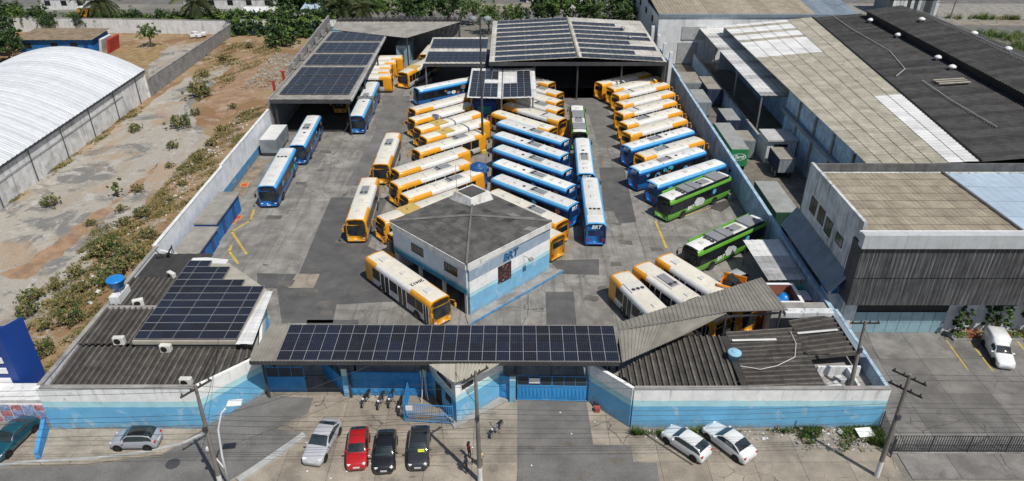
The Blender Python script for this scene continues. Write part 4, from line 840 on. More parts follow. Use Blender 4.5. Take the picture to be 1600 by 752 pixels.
# ropes/cables, vents on the roof
for k, (pts) in enumerate(([V(63.5, 146, 10.2), V(62.8, 135, 10.3), V(63.0, 120, 10.3), V(60.9, 110, 10.2), V(58.2, 107, 10.0)], [V(60.6, 104, 10.3), V(60.2, 95, 10.3), V(60.5, 85, 10.35)], [V(76.5, 140, 12.75), V(77.2, 130, 12.65), V(76.7, 115, 12.75), V(77, 95, 12.7)])):
    b = MB(); b.path(pts, .06, 5); b.build('roof_cable', m_fascia, we)
for x, y, z in ((67.4, 138, 10.75), (67.5, 127, 10.75), (67.3, 113, 10.75), (66.9, 108, 10.7), (72.5, 130, 12.75), (77.5, 122, 12.3), (77.2, 112, 12.4), (72.6, 97, 12.75)):
    b = MB(); b.lathe((x, y, z-.1), [(.3, 0), (.3, .35), (.6, .4), (.55, .65), (.2, .85)], 12); b.build('roof_vent', m_whitemetal, we, True)
for i in range(3):
    b = MB(); b.slab((66.0-.0, 101.0+i*.85, 10.95), (66.0, 101.5+i*.85, 10.95), (61.8, 101.9+i*.85, 10.55), (61.8, 101.4+i*.85, 10.55), .03); b.build('light_sheet', m_tile_beige, we)
ca = thing('loading_canopy', 'white ribbed loading canopy along the warehouse above the trailer alley', 'canopy', (41, 129, 0))
roof_sheets(ca, (37.9, 106, 7.2), (44.3, 106, 7.2), (44.2, 150.5, 7.2), (38.0, 150.5, 7.2), 2, 26, lambda i, j: m_white_sheet if j % 5 else m_grey_sheet, .05, waves=4)
for y in (106.3, 120, 135, 149):
    b = MB(); b.tube((38.2, y, 0), (38.2, y, 7.15), .14); b.build('post', m_steel, ca)
    b = MB(); b.tube((38.2, y, 7.08), (44.4, y, 7.08), .12); b.build('rafter', m_steel, ca)
bwall('low stained blue-grey wall in front of the loading bays', [(37.1, 97.5), (37.1, 146)], [2.6], .3, m_side_wall)
bo = thing('gatehouse_booth', 'white tiled booth with grilled window beside the loading bays', 'booth', (38.9, 98.5, 0))
b = MB(); b.box(36.9, 41.1, 97.0, 101.0, 0, 3.6); b.build('wall', m_white_wall, bo); b = MB(); b.box(36.7, 41.2, 96.6, 101.1, 3.6, 3.8); b.build('roof_slab', m_grey_sheet, bo)
framed_window(bo, (38.8, 96.98, 2.5), (1, 0, 0), 1.9, 1.0, 4); 
b = MB(); b.obox((38.8, 96.6, 1.75), 2.2, .5, .1); b.build('ledge', m_white_wall, bo)
for i in range(4):
    b = MB(); b.box(41.0, 41.28, 80+i*6.2, 80.3+i*6.2, 0, 8.7); b.build('pilaster', m_concrete, we)
b = MB(); b.box(40.6, 41.25, 76.2, 103.8, 5.6, 6.1); b.build('wall_ledge', m_bluegrey_sheet, we)
b = MB(); b.slab((56.2, 78, 9.85), (59.2, 78, 9.95), (63.3, 100, 9.95), (60.5, 100, 9.85), .02)
# ---------------------------------------------------------------- white block at the back
bf = thing('white_back_building', 'white two storey building with tan metal roof behind the solar shed', 'building', (50, 160, 0))
b = MB(); b.box(29.6, 70, 147.9, 148.2, 0, 9.4); b.box(29.6, 29.9, 148.25, 178, 0, 9.4); b.box(70, 70.3, 148, 178, 0, 9.4); b.box(29.6, 70, 178, 178.3, 0, 9.4); b.build('wall', m_white_wall, bf)
b = MB(); b.box(29.5, 70.4, 147.7, 148.4, 9.4, 10.0); b.build('fascia', m_bluegrey_sheet, bf)
roof_sheets(bf, (29.7, 148.5, 9.7), (70.2, 148.5, 9.7), (70.2, 163, 10.8), (29.7, 163, 10.8), 28, 1, lambda i, j: m_tan_roof if i < 22 else m_bluegrey_sheet, .05, waves=2)
roof_sheets(bf, (29.7, 178, 9.7), (70.2, 178, 9.7), (70.2, 163.1, 10.8), (29.7, 163.1, 10.8), 28, 1, m_tan_roof, .05, waves=2)
b = MB(); b.box(34.5, 39.3, 147.75, 147.88, 5.0, 7.6); b.build('shutter', m_grey_sheet, bf)
b = MB(); b.box(34.0, 38.0, 147.75, 147.88, 0.1, 4.4); b.build('shutter', m_grey_sheet, bf)
for y in (155, 163, 171): framed_window(bf, (29.58, y, 7.6), (0, -1, 0), 2.0, 1.2, 2)
# ---------------------------------------------------------------- solar bus shed (big)
sg = thing('solar_bus_shed', 'wide open bus shed whose low gable roof is striped with solar panels', 'shed', (11.5, 140, 0))
def slope(x0, x1, z0, z1, m, mat): return roof_sheets(sg, (x0, 125.0, z0), (x1, 125.0, z1), (x1, 155.5, z1), (x0, 155.5, z0), 8, m, mat, .03, waves=2)
m_gs = pm('dirty_pale_sheet', (.52, .50, .455), var=.2, rnd=.12, stain=(.33, .31, .27), stain_amt=.6, rough=.6)
slope(-4.0, 11.6, 6.9, 7.7, 8, m_gs); slope(11.6, 27.2, 7.7, 6.9, 8, m_gs)
for s in range(9):
    y0 = 125.3+s*3.4
    wl = [(i, 0) for i in range(13)]; wr = [(i, 0) for i in range(13 if s not in (1, 3, 6, 7) else 9 if s < 7 else 8)]
    if s == 8: wr = []
    panels(sg, (-3.0, y0, 6.98), (11.3, y0, 7.72), (-3.0, y0+2.2, 6.98), wl, False, (1.1, 2.2), .08)
    if wr: panels(sg, (12.3, y0, 7.70), (27.0, y0, 6.95), (12.3, y0+2.2, 7.70), wr, False, (1.1, 2.2), .08)
b = MB(); b.path([V(11.6, 125, 7.85), V(11.6, 155.5, 7.85)], .22, 6); b.build('ridge_cap', m_tile_beige, sg)
b = MB(); b.box(-4.05, 27.25, 124.85, 124.98, 6.3, 6.95); b.build('fascia', m_darksteel, sg)
b = MB(); b.box(-4, 27.2, 155.4, 155.7, 0, 6.8); b.box(27.1, 27.35, 126, 155.3, 0, 6.8); b.build('rear_wall', pm('shaded_block_wall', (.09, .088, .085), var=.3), sg)  # wall colour darkened to put in the shade inside the shed
for x in (-3.6, 4, 11.6, 19.4, 26.7):
    for y in (125.4, 140): b = MB(); b.tube((x, y, 0), (x, y, 6.75), .16); b.build('post', m_darksteel, sg)
for x, y in ((22.2, 146.5), (22.6, 139.5)):
    b = MB(); b.lathe((x, y, 7.1), [(.3, 0), (.3, .3), (.5, .4), (.35, .75), (.05, .8)], 12); b.build('roof_vent', m_steel, sg, True)
for k, y in enumerate((128, 134, 140, 147)):
    b = MB(); b.box(28.1, 28.7, y-.3, y+.3, 0, 7.9); b.build('wall_pier', m_white_wall, sg)
# mid canopies
def flat_canopy(label, x0, x1, y0, y1, z, sets, sheet, posts, name='solar_canopy', tilt=0.0):
    t = thing(name, label, 'canopy', ((x0+x1)/2, (y0+y1)/2, 0))
    roof_sheets(t, (x0, y0, z), (x1, y0, z+tilt), (x1, y1, z+tilt), (x0, y1, z), 6, 3, sheet, .03, waves=2)
    b = MB(); b.box(x0, x1, y0-.12, y0-.02, z-.5, z-.02+min(0, tilt)); b.build('fascia', m_darksteel, t)
    for (ax, ay, n, m, land) in sets:
        zz = z+tilt*(ax-x0)/(x1-x0); panels(t, (ax, ay, zz+.02), (ax+5, ay, zz+.02+tilt*5/(x1-x0)), (ax, ay+5, zz+.02), [(i, j) for i in range(n) for j in range(m)], land, (1.08, 2.2), .1)
    for p in posts: b = MB(); b.tube((*p, 0), (*p, z-.05), .13); b.build('post', m_steel, t)
    return t
flat_canopy('solar canopy with two panel bands next to the big solar shed', -15.9, -4.8, 127.2, 145.6, 6.0, [(-15.6, 128.0, 10, 3, False), (-15.5, 137.2, 10, 3, False)], m_gs, [(-15.5, 127.6), (-5.2, 127.6), (-15.5, 145), (-5.2, 145)])
fc = thing('fuel_canopy', 'small double pitched solar canopy over the fuel island between bus rows', 'canopy', (-1.5, 119, 0))
for (x0, x1, za, zb) in ((-7.2, -1.75, 5.2, 5.05), (-1.55, 4.0, 5.05, 5.25)):
    roof_sheets(fc, (x0, 111, za), (x1, 111, zb), (x1, 127.2, zb), (x0, 127.2, za), 3, 4, m_white_sheet, .03, waves=2)
panels(fc, (-6.9, 111.5, 5.22), (-1.9, 111.5, 5.09), (-6.9, 113, 5.22), [(i, j) for i in range(4) for j in range(6) if not (i > 1 and j == 3)], False, (1.14, 2.3), .08)
panels(fc, (-1.4, 111.5, 5.09), (3.8, 111.5, 5.27), (-1.4, 113, 5.09), [(i, j) for i in range(4) for j in range(6) if not (i < 2 and j > 2)], False, (1.14, 2.3), .08)
b = MB(); b.box(-1.74, -1.56, 111, 127.2, 4.9, 5.0); b.build('box_gutter', m_steel, fc)
for p in ((-6.6, 113), (-1.7, 112), (3.4, 113), (-6.6, 126), (3.4, 126)):
    b = MB(); b.tube((*p, 0), (*p, 5.0), .14); b.build('post', m_steel, fc)
kb = thing('fuel_kiosk', 'navy kiosk with pale blue base under the fuel canopy', 'kiosk', (-4.5, 113.8, 0))
b = MB(); b.box(-6.2, -2.6, 113.3, 117, 0, 1.1); b.build('base', m_bcyan, kb); b = MB(); b.box(-6.2, -2.6, 113.3, 117, 1.1, 3.6); b.build('wall', m_navy, kb)
b = MB(); b.box(-5.6, -3.4, 113.22, 113.29, 1.7, 3.0); b.build('sign', pm('teal_sign', (.02, .22, .25), bump=0, stain=(.05, .5, .4), stain_amt=.8, stain_scale=.9), kb)
# left solar shed
ls = thing('long_solar_shed', 'long open shed along the boundary wall with six bands of solar panels', 'shed', (-31, 129, 0))
roof_sheets(ls, (-37.6, 107.8, 6.0), (-25.0, 107.8, 6.0), (-25.6, 150.5, 6.0), (-37.6, 150.5, 6.0), 8, 8, m_shed_roof, .03, waves=1)
for y0, n in ((109.9, 4), (114.9, 4), (119.9, 4), (126.0, 6), (134.2, 6), (142.4, 6)):
    panels(ls, (-36.7, y0, 6.05), (-25.6, y0, 6.05), (-36.7, y0+3, 6.05), [(i, j) for i in range(5) for j in range(n)], True, (1.12, 2.2), .12)
b = MB(); b.box(-37.6, -25.1, 107.6, 107.75, 5.45, 6.02); b.build('fascia', m_darksteel, ls)
b = MB(); b.slab((-25.05, 107.8, 6.1), (-24.8, 107.8, 6.1), (-25.4, 150.5, 6.1), (-25.65, 150.5, 6.1), .35); b.build('gutter', m_grey_sheet, ls)
for y in (108.2, 122, 136, 150):
    for x in (-37.0, -25.6): b = MB(); b.tube((x, y, 0), (x, y, 5.85), .15); b.build('post', m_darksteel, ls)
b = MB(); b.wall((-38.0, 108.2), (-38.2, 150), .3, 0, 5.9); b.build('side_wall', m_block, ls)
# stub pillars with brackets on the boundary
for k, y in enumerate((113.5, 119.0)):
    b = MB(); b.box(-38.7, -38.4, y-.2, y+.2, 5.0, 7.0); b.obox((-38.55, y, 7.1), .9, .12, .12); tag(b.build('rusty_bracket', m_red), 'rusty red bracket standing on the wall edge of the long solar shed', 'bracket', 'rusty brackets on the shed wall')
pw = thing('parapet_screen', 'dark block parapet raised on stub piers along the long solar shed', 'parapet', (-38.4, 138, 0))
b = MB(); b.wall((-38.5, 122.5), (-38.9, 156), .3, 0, [7.0, 8.0]); b.build('screen_wall', m_block, pw)
for k in range(6):
    y = 124+k*5.6; b = MB(); b.box(-38.3, -37.7, y-.2, y+.2, 6.05, 7.2); b.build('pier', m_concrete, pw)
bs = thing('rear_tiled_shed', 'rear shed with dark tiled ridge and weathered sheet roof behind the long solar shed', 'shed', (-25, 150, 0))
roof_sheets(bs, (-37.2, 151.0, 6.2), (-21.0, 144.2, 6.2), (-10.8, 155, 6.9), (-37.2, 155, 6.9), 14, 1, m_shed_roof, .05, waves=2)
for k in range(26):
    x = -37.2+k*1.02; b = MB(); b.lathe((x+.5, 155.1, 6.9), [(.5, 0), (.46, 1.3), (.42, 2.6)], 8, 'y'); b.build('ridge_tile', m_dark_sheet, bs)
b = MB(); b.box(-37, -11, 156.3, 156.6, 0, 6.6); b.build('rear_wall', m_block, bs)
for p in ((-21.0, 144.6), (-11.2, 154.6), (-30, 148.4)):
    b = MB(); b.tube((*p, 0), (*p, 6.3), .15); b.build('post', m_darksteel, bs)
b = MB(); b.box(-23.5, -20.8, 146.0, 153.6, 0, 4.2); b.build('workshop_room', m_lightglass, bs)
# ---------------------------------------------------------------- neighbours on the vacant side
vw = thing('vaulted_warehouse', 'white barrel vaulted warehouse with pale ribbed roof beside the vacant lot', 'warehouse', (-79, 100, 0))
X0, X1, Y0, Y1 = -92.4, -66.0, 62.0, 126.8
b = MB(); b.box(X1-.3, X1, Y0, Y1, 0, 5.0); b.box(X0, X0+.3, Y0, Y1, 0, 5.0); b.build('wall', m_vault_wall, vw)
arc = []; NA = 12; W = X1-X0; RISE = 4.2
for k in range(NA+1):
    t = k/NA; arc.append((X0-.25+(W+.5)*t, 5.0+RISE*(1-(2*t-1)**2)))
for y in (Y0, Y1-.3):
    b = MB(); vs = [(x, y, 0) for x, z in arc]+[(x, y, z-.05) for x, z in arc]; vs += [(x, y+.3, zz) for x, yy, zz in vs]; n = NA+1
    fs = [(i, i+1, n+i+1, n+i) for i in range(NA)]+[(2*n+i+1, 2*n+i, 3*n+i, 3*n+i+1) for i in range(NA)]+[(n+i, n+i+1, 3*n+i+1, 3*n+i) for i in range(NA)]; b.add(vs, fs); b.build('gable_wall', m_vault_wall, vw)
NS = 64
for s in range(NS):
    y0 = Y0-.2+(Y1+.4-Y0)*s/NS; y1 = Y0-.2+(Y1+.4-Y0)*(s+1)/NS; b = MB(); vs = []
    for x, z in arc:
        for yy, dz in ((y0, .0), (y0+.2, .10), (y0+.42, 0), (y1-.02, 0.004)): vs.append((x, yy, z+dz))
    b.add(vs, [(4*i+q+1, 4*i+q, 4*(i+1)+q, 4*(i+1)+q+1)[::-1] for i in range(NA) for q in range(3)]); b.build('vault_sheet', m_vault, vw)
b = MB(); b.box(X1+.02, X1+.35, Y0, Y1, 4.72, 4.95); b.build('gutter', m_darksteel, vw)
for k in range(7):
    y = 75+k*8; b = MB(); b.tube((X1+.15, y, 0), (X1+.15, y, 4.75), .07, n=6); b.build('downpipe', m_darksteel, vw)
b = MB(); b.box(X1+.02, X1+.1, 82, 118, 3.1, 3.35); b.build('wall_band', m_grey_sheet, vw)
bwall('plain grey block wall dividing the vacant lot from the neighbour', [(-65.8, 127.2), (-65.8, 171)], [[3.2, 2.6]], .25, m_block, 'block_wall')
bwall('long pale rendered wall at the end of the neighbouring lot', [(-122, 174.8), (-66, 172)], [[3.4, 3.2]], .3, m_white_wall, 'rendered_wall')
bwall('ivy topped blue and white wall behind the vacant lot', [(-65.6, 172), (-52, 172), (-39.5, 172)], [3.4, 3.4], .3, banded_wall('back_wall_paint', [(1.9, (.06, .25, .42)), (3.4, WHITE)], .5), 'rear_boundary_wall')
hb = thing('blue_cottage', 'low blue cottage with weathered flat roof beyond the barrel vault', 'house', (-98, 158, 0))
b = MB(); b.box(-106, -90.5, 155.5, 163, 0, 3.0); b.build('wall', m_blueflat, hb)
roof_sheets(hb, (-106.6, 154.9, 3.05), (-89.9, 154.9, 3.05), (-89.9, 163.5, 3.5), (-106.6, 163.5, 3.5), 14, 2, m_rust, .03, waves=1)
for x in (-104.4, -98.6, -94.4): framed_window(hb, (x, 155.48, 1.7), (1, 0, 0), 1.5, 1.1, 2)
b = MB(); b.box(-92.3, -91.4, 155.43, 155.52, 0, 2.1); b.build('door', m_navy, hb)
for x, m, lab in ((-88.9, m_white_sheet, 'pale leaning board stack at the end of the blue cottage'), (-87.2, m_red, 'faded red leaning panel beside the blue cottage')):
    b = MB(); b.obox((x, 158, 1.5), .5, 4.5, 3.0, 0, 0, 0, .22); tag(b.build('leaning_panel', m), lab, 'panel')
b = MB(); rr = random.Random(3)
for k in range(6): b.obox((-73+rr.uniform(-1.2, 1.2), 169.5+rr.uniform(-.8, .8), .25+.3*(k % 3)), rr.uniform(.8, 1.8), rr.uniform(.7, 1.2), .5, rr.uniform(0, 3))
tag(b.build('white_rubble_pile', m_white_wall), 'small heap of white rubble blocks by the pale rendered wall', 'rubble')
# far buildings and containers
def hut(name, label, x0, x1, y0, y1, h, wall, roof, over=.4, win=0):
    t = thing(name, label, 'building', ((x0+x1)/2, (y0+y1)/2, 0)); b = MB(); b.box(x0, x1, y0, y1, 0, h); b.build('wall', wall, t)
    roof_sheets(t, (x0-over, y0-over, h+.05), (x1+over, y0-over, h+.05), (x1+over, y1+over, h+.6), (x0-over, y1+over, h+.6), 6, 1, roof, .05, waves=2)
    for k in range(win): framed_window(t, (x0+(x1-x0)*(k+.5)/win, y0-.02, h*.55), (1, 0, 0), 1.4, 1.2, 2)
    return t
hut('white_roof_house', 'small house with bright white sheet roof among the far trees', -126, -113, 198, 205, 3.2, m_white_wall, m_white_sheet, win=3)
hut('long_pale_house', 'long low pale house across the back road behind the palms', -88, -48, 199, 205.5, 3.0, m_vault_wall, m_shed_roof, win=8)
hut('wall_annex', 'white annex peeping over the ivy wall', -64.5, -57, 176, 179, 4.2, m_white_wall, m_white_sheet)
hut('tilted_white_annex', 'pale blue-white annex roof under the dark tree by the parapet screen', -50, -41, 176.5, 180.5, 4.8, m_white_wall, m_blue_roof)
hut('far_kiosk', 'small white kiosk with dark window beyond the tree hedge', 15.4, 19.5, 200, 204, 3.0, m_white_wall, m_white_sheet, win=1)
hut('far_store', 'cream store with brown doorway across the far pavement', 4, 14, 207, 213, 3.4, m_vault_wall, m_rust, win=2)
oc2 = thing('orange_container', 'bright orange cargo container parked on the back road', 'container', (-105.8, 185.3, 0)); b = MB(); b.box(-108.3, -103.3, 184.0, 186.6, 0.25, 3.4); b.build('body', m_orange, oc2)
b = MB(); b.box(-108.35, -103.25, 183.95, 186.65, 3.4, 3.5); b.build('roof', m_signwhite, oc2)
for k in range(5): b = MB(); b.box(-108.0+k*1.0, -107.7+k*1.0, 183.93, 183.99, .4, 3.3); b.build('rib', m_orange, oc2)
for x in (-107.5, -104.2): b = MB(); b.box(x-.3, x+.3, 184.2, 186.4, 0, .27); b.build('skid', m_darksteel, oc2)
sk2 = thing('patched_shack', 'tall shack patched with grey and white boards behind the black roofs', 'shack', (104, 192, 0))
b = MB(); b.box(97, 110, 191, 199, 0, 6.0); b.build('wall', m_grey_c, sk2)
rr = random.Random(8)
for k in range(14): b = MB(); b.box(97.1+k*.92, 97.95+k*.92, 190.9, 190.98, 0.02, 5.2+rr.uniform(-.5, .5)); b.build('board', rr.choice([m_white_wall, m_dirty_white, m_grey_c, m_darksteel]), sk2)
roof_sheets(sk2, (96, 189.8, 6.1), (111, 189.8, 6.1), (111, 200, 6.6), (96, 200, 6.6), 8, 1, m_bluegrey_sheet, .05, waves=2)
# ---------------------------------------------------------------- trailers and containers in the alley
def trailer(x0, x1, y0, y1, h, body, roof, label, wheels=True, doors=None, name='box_trailer'):
    t = thing(name, label, 'trailer', ((x0+x1)/2, (y0+y1)/2, 0)); zb = .95 if wheels else .12
    b = MB(); b.box(x0, x1, y0, y1, zb, h); b.build('box_body', body, t, bevel=.03)
    b = MB(); b.box(x0+.03, x1-.03, y0+.03, y1-.03, h, h+.035); b.build('roof', roof, t)
    b = MB(); b.box((x0+x1)/2-.45, (x0+x1)/2+.45, y0+.15, y1-.2, zb-.22, zb); b.build('chassis', m_darksteel, t)
    xm = (x0+x1)/2
    for a, c in ((x0+.06, xm-.02), (xm+.02, x1-.06)):
        b = MB(); b.box(a, c, y0-.035, y0-.004, zb+.1, h-.12); d = b.build('door', doors or body, t)
        b = MB(); b.tube(((a+c)/2, y0-.05, zb+.15), ((a+c)/2, y0-.05, h-.2), .02, n=5); b.build('locking_bar', m_steel, d)
    n = int((y1-y0)/1.2)
    for k in range(n):
        yy = y0+.5+k*1.2
        if yy < y1-.2: b = MB(); b.box(x0-.03, x0, yy, yy+.08, zb+.08, h-.08); b.build('rib', body, t)
    if wheels:
        for y in (y0+1.0, y0+2.2):
            for x in (x0+.22, x1-.22):
                b = MB(); b.lathe((x, y, .48), [(.2, -.15), (.46, -.15), (.48, -.05), (.48, .05), (.46, .15), (.2, .15)], 16, 'x', [1, 0, 0, 0, 1]); b.build('wheel', [m_rubber, m_rim], t)
        for x in (x0+.4, x1-.4): b = MB(); b.tube((x, y1-1.5, 0), (x, y1-1.5, zb-.02), .07); b.build('landing_leg', m_darksteel, t)
    else:
        b = MB(); b.box(x0+.1, x1-.1, y0+.2, y0+.5, 0, .13); b.box(x0+.1, x1-.1, y1-.5, y1-.2, 0, .13); b.build('skid', m_darksteel, t)
    return t
m_ctan = pm('tan_container_roof', (.285, .265, .225), var=.2, stain=(.2, .17, .13), stain_amt=.5, wave=((0, 1, 0), 22, .4))
gt = trailer(30.75, 33.25, 93.8, 104.1, 3.6, m_green_c, m_ctop, 'green box trailer with white oval lettering on its rear doors')
b = MB(); cc = V(32.0, 93.74, 2.45); N = 22; vs = []
for r in (1.0, .88): vs += [cc+V(.95*r*math.cos(2*PI*k/N), 0, .52*r*math.sin(2*PI*k/N)) for k in range(N)]
b.add(vs, [(k, (k+1) % N, N+(k+1) % N, N+k)[::-1] for k in range(N)]); b.build('oval_outline', m_signwhite, gt)
text_mesh('lettering', 'Sard', .72, m_signwhite, .012, gt, frame((31.98, 93.74, 2.45), (1, 0, 0), (0, 0, 1)), .2)
trailer(31.0, 33.9, 75.0, 83.6, 3.5, m_dgreen_c, m_ctop, 'dark green trailer with pale ribbed roof close to the clad hall')
trailer(30.6, 34.2, 125.6, 132.2, 3.0, m_grey_c, m_ctan, 'grey container at the far head of the alley by the wall pier', False)
trailer(34.0, 36.6, 121.5, 128.8, 3.2, m_navy_c, m_ctan, 'navy container with rusty top against the loading wall', False)
trailer(30.6, 33.0, 114.4, 121.0, 3.3, m_grey_c, m_ctop, 'grey box trailer standing alone midway along the alley wall')
trailer(33.2, 35.5, 106.0, 111.4, 3.3, m_navy_c, m_ctop, 'short navy container between grey box trailer and green trailer', False)
trailer(33.5, 35.7, 98.6, 102.8, 2.9, m_grey_c, m_ctan, 'small rusty topped container tucked beside the green trailer', False)
trailer(36.9, 39.2, 91.6, 96.0, 3.0, m_navy_c, m_ctan, 'low rusty roofed truck box parked by the tiled booth', True, m_grey_c)
b = MB(); b.box(-37.4, -34.9, 99.6, 105.9, .55, 2.6)
wb = thing('white_box_truck', 'white roofed box body standing at the mouth of the long solar shed', 'truck', (-36.1, 102, 0)); b.build('box_body', m_grey_c, wb)
b = MB(); b.box(-37.35, -34.95, 99.7, 105.8, 2.602, 2.67); b.build('roof', m_broof, wb)
b = MB(); b.box(-37.2, -35.1, 99.7, 105.7, .12, .55); b.build('chassis', m_darksteel, wb)
for y in (100.8, 104.6):
    for x in (-37.1, -35.2): b = MB(); b.lathe((x, y, .42), [(.18, -.13), (.42, -.13), (.42, .13), (.18, .13)], 14, 'x', [1, 0, 1]); b.build('wheel', [m_rubber, m_rim], wb)
# ---------------------------------------------------------------- totem, poster wall, blue stub wall
tt = thing('navy_totem', 'tall navy blue totem sign with white bars by the street office', 'sign', (-44, 49.5, 0))
b = MB(); b.prism([(-47.2, 47.6), (-42.3, 47.6), (-41.3, 49.4), (-47.2, 49.4)], 0, 6.1); b.build('body', m_navy, tt)
b = MB(); b.prism([(-42.5, 47.57), (-42.3, 47.57), (-41.3, 49.42), (-41.5, 49.42)], 6.1, 7.0); b.build('fin', m_navy, tt)
for z in (1.35, 2.45, 3.55):
    b = MB(); b.box(-47.0, -42.95, 47.5, 47.6, z, z+.6); b.build('white_bar', m_signwhite, tt, bevel=.02)
b = MB(); b.box(-48.5, -37.95, 45.3, 47.4, 0, 1.5); tag(b.build('sign_plinth', m_white_wall), 'low white plinth wall in front of the navy totem', 'plinth')
pf = thing('poster_fence', 'low fence panel covered with rows of blue and red posters beside the street wall', 'fence', (-43, 44.6, 0))
b = MB(); b.wall((-49, 44.4), (-38.0, 44.3), .12, 0, 2.0); b.build('panel', m_white_wall, pf)
rr = random.Random(12); pmats = [pm('poster_print_a', (.22, .30, .52), bump=0, var=.5, scale=3, stain=(.6, .6, .62), stain_amt=.9, stain_scale=2.5), pm('poster_print_b', (.45, .18, .2), bump=0, var=.5, scale=3, stain=(.6, .62, .7), stain_amt=.9, stain_scale=2.2)]
for j in range(3):
    for i in range(11):
        x = -48.9+i*.98; yy = 44.4-.1*(i/11)
        b = MB(); b.box(x, x+.9, yy-.09, yy-.065, .12+j*.62, .68+j*.62); b.build('poster', pmats[rr.random() < .3], pf)
bwall('short sky blue stub wall jutting to the street beside the teal car', [(-38.05, 43.4), (-36.95, 40.2)], [[1.25, .8]], .28, pm('stub_wall_blue', (.07, .30, .60), var=.2, stain=(.3, .45, .6), stain_amt=.6), 'stub_wall', False)
# ---------------------------------------------------------------- black bar fence of the parking lot
fe = thing('parking_fence', 'black steel bar fence along the street edge of the parking lot', 'fence', (45, 40.4, 0))
fa, fb = V(29.9, 40.95, 0), V(60, 40.8, 0)
b = MB()
n = int((fb-fa).length/.2)
for k in range(n+1):
    p = lerp(fa, fb, k/n); b.tube(p+V(0, 0, .06), p+V(0, 0, 1.85), .032, n=4)
stuff(b.build('bars', m_darksteel, fe))
for z in (.15, .55, 1.8): b = MB(); b.tube(fa+V(0, 0, z), fb+V(0, 0, z), .03, n=6); b.build('rail', m_darksteel, fe)
for k in range(11): p = lerp(fa, fb, k/10); b = MB(); b.obox((p.x, p.y, .9), .09, .09, 1.8); b.build('post', m_darksteel, fe)
b = MB(); b.wall(fa+V(0, 0, 0), fb, .2, 0, .09); b.build('base_strip', m_concrete, fe)
f2 = thing('chain_fence', 'short dark mesh fence joining the bar fence to the workshop corner', 'fence', (29.6, 42, 0)); fa, fb = V(29.7, 40.5, 0), V(30.2, 43.55, 0); b = MB()
for k in range(21): p = lerp(fa, fb, k/20); b.tube(p+V(0, 0, .05), p+V(0, 0, 1.8), .015, n=4)
for k in range(12): b.tube(fa+V(0, 0, .1+k*.15), fb+V(0, 0, .1+k*.15), .012, n=4)
stuff(b.build('mesh', m_darksteel, f2))
for p in (fa, fb): b = MB(); b.tube(p, p+V(0, 0, 1.9), .05); b.build('post', m_darksteel, f2)

